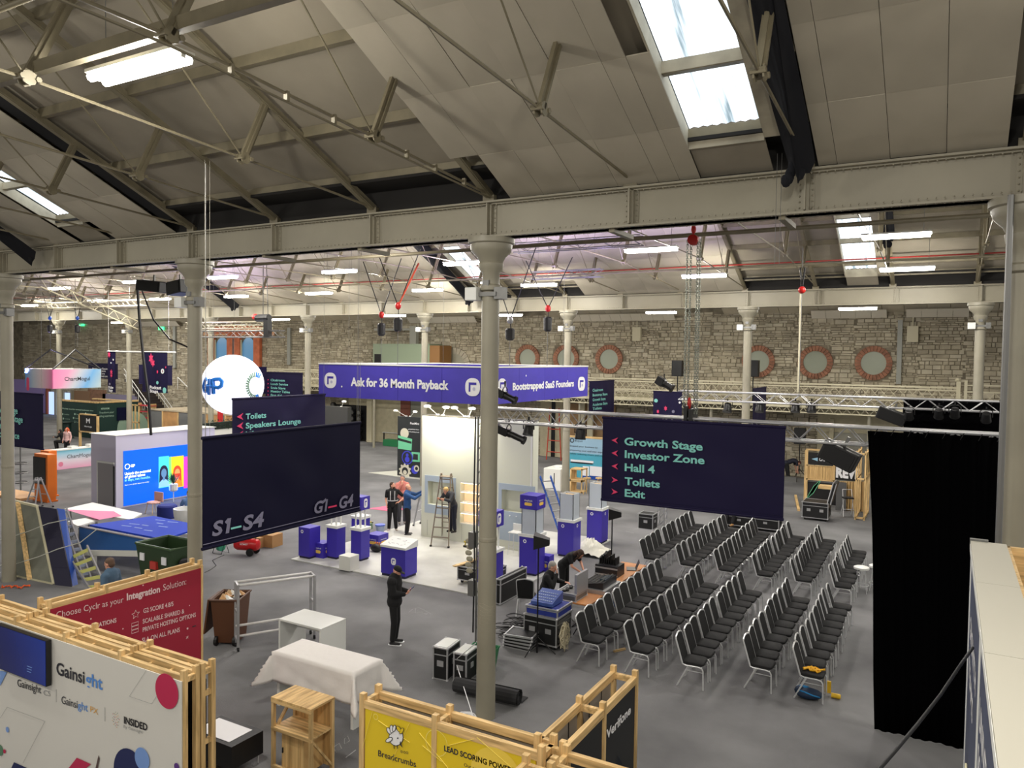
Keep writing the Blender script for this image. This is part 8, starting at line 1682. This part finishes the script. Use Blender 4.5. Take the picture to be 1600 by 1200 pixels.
m = MB(); m.tube([onY(x, y, 11.9) for x, y in ((-5, 845), (20, 838), (45, 830), (75, 818), (104, 812))], .012, 5); m.tube([onY(x, y, 11.6) for x, y in ((-5, 884), (25, 881), (60, 870), (90, 858), (125, 848), (150, 828))], .012, 5); tag(m.build('cord', mat('cord_white', (205, 205, 195), .7)), 'white cords strung from the left edge across the leaning flats', 'cord')
m = MB(); rn = random.Random(6); pts = [(*fl(2+i*2.2+rn.uniform(-2, 2), 918+rn.uniform(-1.5, 2.5))[:2], .02+.02*rn.random()) for i in range(22)]; m.tube(pts, .02, 5); tag(m.build('ratchet_straps', mat('strap_orange', (225, 95, 40), .7)), 'tangled orange straps on the floor at the foot of the left edge column', 'strap')
# ---- orange totem screens, stepladder
ORG = mat('kiosk_orange', (232, 120, 30), .45)
for lb, l, r, w_, hh in (('standing free with a black screen, near the small stepladder', 44, 84, 0, 0), ('half hidden behind the left edge column', 6, 30, 0, 0)):
    a_, b_2 = V(*fl(l, 783)), V(*fl(r, 783)); t = thing('kiosk', 'orange kiosk '+lb, 'kiosk', (a_[0], 18.0, 0)); ww = b_2[0]-a_[0]+.12; t.location.y = 18.0 if l == 44 else 18.7; m = MB(); m.bx(0, ww, 0, .35, .0, 1.98); m.build('body', ORG, t, bevel=.01); x_0 = onY(52.5, 730, 18)[0]-a_[0] if l == 44 else .1; m = MB(); m.bx(x_0, ww-.12, -.02, 0, .72, 1.85); m.build('screen', mat('kiosk_screen', (40, 40, 40), .25), t)
    m = MB(); m.bx(-.05, ww+.05, -.05, .4, 0, .06); m.build('base', ORG, t)
q = fl(60, 795); ladder('stepladder', 'small silver stepladder standing before the orange kiosk', (q[0], q[1], 0), .3, 1.25, .5, .16, .45, 4, SILVER, tread=.05)
q = fl(22, 775); m = MB(); m.bx(-1.2, 1.4, -.5, .6, 0, .1); o = m.build('low_platform', mat('peach_plat', (216, 170, 120), .6)); o.location = (q[0], q[1], 0); tag(o, 'low peach coloured platform at the foot of the orange kiosks', 'platform')
m = MB()
for z_ in (.0, .35, .7): m.tube([(.28*math.cos(a), .28*math.sin(a), z_) for a in np.linspace(0, 2*PI, 14)], .02, 5)
m.tube([(0, .05, -.3), (0, .05, 1.6)], .03, 6); q = onY(30, 745, 15.5); o = m.build('cable_drum', STEEL); o.location = (q[0], 15.5, q[2]-.2); tag(o, 'chrome ring stand seen right of the left edge column', 'stand')
# ---- pastel counter, green booth, crates
q = fl(84, 735); q2 = fl(84, 706, 1.0); t = thing('reception_counter', 'pastel counter reading ChartMogul left of the video wall stand', 'counter', (q[0]+.0, q[1], 0)); Lc = 6.0
PAS3 = grad('pastel_counter', [(0, (226, 160, 190)), (.45, (215, 205, 215)), (1, (110, 190, 215))], 2, 0, 1.0)
yR_ = onX(146, 718, q[0])[1]; m = MB(); m.bx(-.55, 0, 0, yR_-q[1]+2.5, 0, 1.0); m.build('body', PAS3, t); m = MB(); m.bx(-.6, .03, -.03, yR_-q[1]+2.5, 1.0, 1.05); m.build('counter_top', WHITE, t)
Xc = q[0]+.008; a_, b_2 = V(*onX(105, 716.5, Xc))-V(q[0], q[1], 0), V(*onX(142.5, 714, Xc))-V(q[0], q[1], 0); m = MB(); text(m, 'ChartMogul', a_, (0, 1, 0), (0, 0, 1), b_2[1]-a_[1], .2, DPRINT, 0); m.build('lettering', None, t)
m = MB(); a_ = V(*onX(95, 725.5, Xc))-V(q[0], q[1], 0); ring(m, a_, (0, 1, 0), (0, 0, 1), .0, .13, 14); m.build('printed_mark', mat('dusty_pink', (215, 120, 150), .5), t)
for dy_, w_ in ((1.0, .35), (2.0, .5)): m = MB(); m.bx(-.5, -.1, dy_, dy_+w_, 1.05, 1.12+.1*w_); m.build('papers', WHITE, t)
t = thing('green_booth', 'dark green walled booth with white printed logos and timber top, far left', 'display wall', (0, 0, 0)); GD = mat('booth_green', (16, 50, 44), .6)
xg0 = onY(95, 650, 33)[0]; xg1 = onY(152, 650, 33)[0]; yg1 = onX(216, 650, xg1)[1]; t.location = (xg0, 33, 0); zg = 2.55
m = MB(); m.bx(0, xg1-xg0, 0, .1, 0, zg); m.build('front_panel', GD, t); m = MB(); m.bx(xg1-xg0-.1, xg1-xg0, .1, yg1-33, 0, zg); m.build('side_panel', GD, t)
m = MB(); m.bx(-.1, xg1-xg0+.05, -.05, .15, zg, zg+.12); m.bx(xg1-xg0-.15, xg1-xg0+.05, .1, yg1-33, zg, zg+.12); m.bx(0, xg1-xg0, 2.4, 2.6, zg, zg+.1); m.build('timber_top', WOOD, t)
LG_ = V(xg0, 33, 0); MG = mat('mint_print', (170, 200, 180), .5)
def g2(s, l, r, y, h, pl='Y', off=0):
    if pl == 'Y': a_, b_2 = V(*onY(l, y, 32.99)), V(*onY(r, y, 32.99)); m = MB(); text(m, s, a_-LG_, (1, 0, 0), (0, 0, 1), b_2[0]-a_[0], h*.045, MG, off)
    else: a_, b_2 = V(*onX(l, y, xg1+.01)), V(*onX(r, y, xg1+.01)); m = MB(); text(m, s, a_-LG_, (0, 1, 0), (0, 0, 1), b_2[1]-a_[1], h*.045, MG, off)
    m.build('lettering', None, t)
g2('We help recurring revenue businesses grow', 97, 146, 639, 2.2, off=.02)
for (x_, y_) in ((98, 648), (117, 648), (134, 647), (99, 655), (115, 654), (134, 653), (98, 662), (117, 660), (133, 659)): g2('Lumino', x_+2, x_+10, y_, 2); m = MB(); m.poly(circ(.08, 6), V(*onY(x_, y_-1, 32.98))-LG_, (1, 0, 0), (0, 0, 1), .01); m.build('printed_logo', MG, t)
g2('NETRONOME', 158, 171, 640, 2.5, 'X', .03); g2('Transform your', 155, 178, 646.5, 3, 'X'); g2('billing experience', 155, 178, 652, 3, 'X'); 
a_ = V(*onX(190, 668, xg1+.012))-LG_; m = MB(); m.poly([(x, y) for x, y in circ(1.25, 24)], a_+V(0, .9, -.1), (0, 1, 0), (0, 0, 1), .01); m.build('printed_disc', mat('pale_sage', (140, 165, 145), .6), t)
a_ = onX(183, 637, xg1+.05); b_2 = onX(199, 656, xg1+.05); m = MB(); m.bx(xg1-xg0, xg1-xg0+.08, a_[1]-33, b_2[1]-33+.3, b_2[2], a_[2]); m.build('screen', mat('dark_screen', (14, 18, 48), .2), t)
t = thing('planter_box', 'dark green display box with timber rim in front of the green booth', 'display box', fl(104, 685)); m = MB(); m.lathe([(.5, 0), (.45, .05), (.3, .3), (.3, 1.1), (.65, 1.2)], n=12); m.build('body', GD, t)
q = fl(138, 700); t = thing('framed_sign', 'black sign in a pine frame standing on the floor left of the video wall stand', 'sign', q); m = MB(); m.bx(-.95, .95, 0, .1, 1.05, 2.15); m.build('panel', BLK, t)
for a, b in ((-.95, .95),): 
    for z_ in (1.0, 2.12): m = MB(); m.bx(-1.0, 1.0, -.03, .12, z_, z_+.08); m.build('rail', WOODX, t)
    for x_ in (-1.0, .92): m = MB(); m.bx(x_, x_+.08, -.03, .12, 0, 2.2); m.build('post', WOOD, t)
m = MB(); text(m, 'M', (-.2, -.01, 1.62), (1, 0, 0), (0, 0, 1), .4, .3, WPRINT, .02); text(m, 'Movinga', (-.4, -.01, 1.35), (1, 0, 0), (0, 0, 1), .8, .1, WPRINT); m.build('lettering', None, t)
q = fl(150, 684); armlamp('tiny red topped lamp', 0, 0, -5) if False else None
t = thing('tool_benches', '', '', (0, 0, 0)); bpy.data.objects.remove(t)
# row of grey and tan panels (unfinished booth backs)
Yw = 33.0; wb0 = onY(232, 640, Yw)[0]; t = thing('unfinished_booth', 'row of grey and tan plywood booth backs with timber posts behind the near left column', 'display wall', (wb0, Yw, 0)); zz1 = onY(240, 641, Yw)[2]; edges = [232, 254, 278, 302, 322, 341, 352, 364]
for k in range(len(edges)-1): a_, b_2 = onY(edges[k], 650, Yw)[0]-wb0, onY(edges[k+1], 650, Yw)[0]-wb0; m = MB(); m.bx(a_+.08, b_2-.02, 0, .06, 0, zz1); m.build('panel', [mat('back_grey', (110, 112, 112), .7), PLY][k % 2 if k < 3 else (k+1) % 2], t); m = MB(); m.bx(a_-.03, a_+.08, -.04, .08, 0, zz1+.05); m.build('post', WOOD, t)
m = MB(); m.bx(-.05, onY(364, 650, Yw)[0]-wb0, -.05, .1, zz1, zz1+.1); m.bx(-.05, onY(364, 650, Yw)[0]-wb0, .1, 3.6, zz1+.0, zz1+.05); m.build('timber_top', mat('dusty_top', (190, 176, 150), .8, var=.1), t)
q = fl(213, 690); t = thing('ladder_frame', 'open pale timber frame right of the green booth', 'frame', q)
for x_ in (-.6, -.2, .2): m = MB(); m.bx(x_, x_+.08, 0, .08, 0, 2.6); m.build('post', WOOD, t)
for z_ in (.4, 1.3, 2.5): m = MB(); m.bx(-.6, .28, 0, .08, z_, z_+.08); m.build('rail', WOODX, t)
q = fl(228, 668); t = thing('red_benches', 'stack of red benches below the staircase', 'bench', q)
for k in range(4): m = MB(); m.bx(-1.1, 1.0, -.3, .3, .5*k+.3, .5*k+.36); m.build('board', mat('bench_red', (180, 50, 60), .6), t); 
for x_ in (-1, .9): m = MB(); m.bx(x_-.04, x_+.04, -.3, .3, 0, 2.0); m.build('post', WOOD, t)
t = thing('hedge', 'strip of artificial green hedge on a wall top below the balloon', 'hedge', onX(316, 672, -33.0)); m = MB(); m.bx(-.05, .25, -.5, 5.5, -.0, .35); m.build('core', mat('hedge_dark', (24, 34, 26), .9), t); m = MB(); rn = random.Random(12)
for k in range(900):
    p_ = V(rn.uniform(-.1, .35), rn.uniform(-.5, 5.5), rn.uniform(.0, .45)); e = unit(V(rn.uniform(-.2, 1), rn.uniform(-1, 1), rn.uniform(-.3, 1)))*.1; s_ = unit(np.cross(e, V(.1, .2, 1)))*.025; m.add([p_, p_+e*.5+s_, p_+e, p_+e*.5-s_], [(0, 1, 2, 3)])
m.build('leaves', mat('hedge_leaf', (60, 76, 60), .8), t, kind='stuff')
o = t; zb_ = t.location.z; m = MB(); m.bx(-33.3, -32.8, t.location.y-.6, t.location.y+5.6, 0, zb_); tag(m.build('hedge_wall', WHITEM), 'white low wall carrying the artificial hedge', 'wall panel')
m = MB(); q = onY(342, 640, 31); m.bx(q[0]-.12, q[0]+.12, 31, 31.2, 0, q[2]+.8); tag(m.build('red_post', mat('post_red', (190, 36, 40), .5)), 'bright red post below the balloon', 'post')
# ---- compressor, cartons, reel
q = fl(380, 868); t = thing('air_compressor', 'red air compressor on wheels under the S1-S4 banner', 'compressor', (q[0]-.0, q[1]+.15, 0), .35); m = MB(); m.lathe([(.05, -.42), (.15, -.38), (.19, -.3), (.19, .3), (.15, .38), (.05, .42)], (0, 0, .32), 16, ax=0); smooth_angle(m.build('tank', mat('compressor_red', (190, 24, 28), .3), t))
m = MB(); m.lathe([(.12, -.03), (.12, .03)], (.2, -.2, .12), 12, ax=1); m.lathe([(.12, -.03), (.12, .03)], (.2, .2, .12), 12, ax=1); m.build('wheels', BLK, t); m = MB(); m.tube([(-.3, 0, .5), (-.3, 0, .62), (.3, 0, .62), (.3, 0, .5)], .015, 5); m.bx(-.12, .12, -.08, .08, .5, .6); m.build('handle', BLK, t); m = MB(); text(m, 'ROMET', (-.13, -.2, .34), (1, 0, 0), (0, 0, 1), .26, .05, WPRINT, .02); m.build('lettering', None, t)
for px, py, s_, lb in ((396, 856, .4, 'smaller, left'), (415, 855, .5, 'larger, right')): q = fl(px, py); t = thing('carton', f'brown cardboard carton behind the compressor, {lb} one', 'box', (q[0], q[1]+.25, 0), .1); m = MB(); m.bx(-s_/2, s_/2, -s_/2, s_/2, 0, s_*.8); m.build('box', mat('cardboard', (178, 136, 88), .8), t); m = MB(); m.bx(-.03, .03, -s_/2-.002, s_/2+.002, s_*.8, s_*.8+.003); m.build('tape', mat('tape', (200, 175, 130), .4), t)
q = fl(345, 864); t = thing('cable_reel', 'green cable reel on a stand left of the compressor', 'cable reel', q); m = MB(); m.lathe([(.14, -.06), (.14, .06)], (0, 0, .2), 12, ax=0); m.build('drum', mat('reel_green', (50, 140, 110), .5), t); m = MB(); m.tube([(-.2, -.15, 0), (-.2, 0, .4), (-.2, .15, 0), (.2, .15, 0), (.2, 0, .4), (.2, -.15, 0), (-.2, -.15, 0)], .012, 5); m.build('stand', BLK, t)
m = MB(); m.tube([(*fl(x, y)[:2], .01) for x, y in ((350, 868), (340, 872), (332, 876), (338, 884), (330, 890), (320, 895))], .01, 4); tag(m.build('floor_cable', BLK), 'thin black cable on the floor left of the compressor', 'cable')
q = fl(575, 795); m = MB(); m.poly([(0, 0), (1.1, .1), (1.4, .8), (.3, .9)], (q[0], q[1], 0.0), (1, 0, 0), (0, 1, 0), .012); tag(m.build('pink_board', mat('board_pink', (214, 90, 125), .6)), 'flat pink board lying on the carpet behind the posts plinth', 'board')
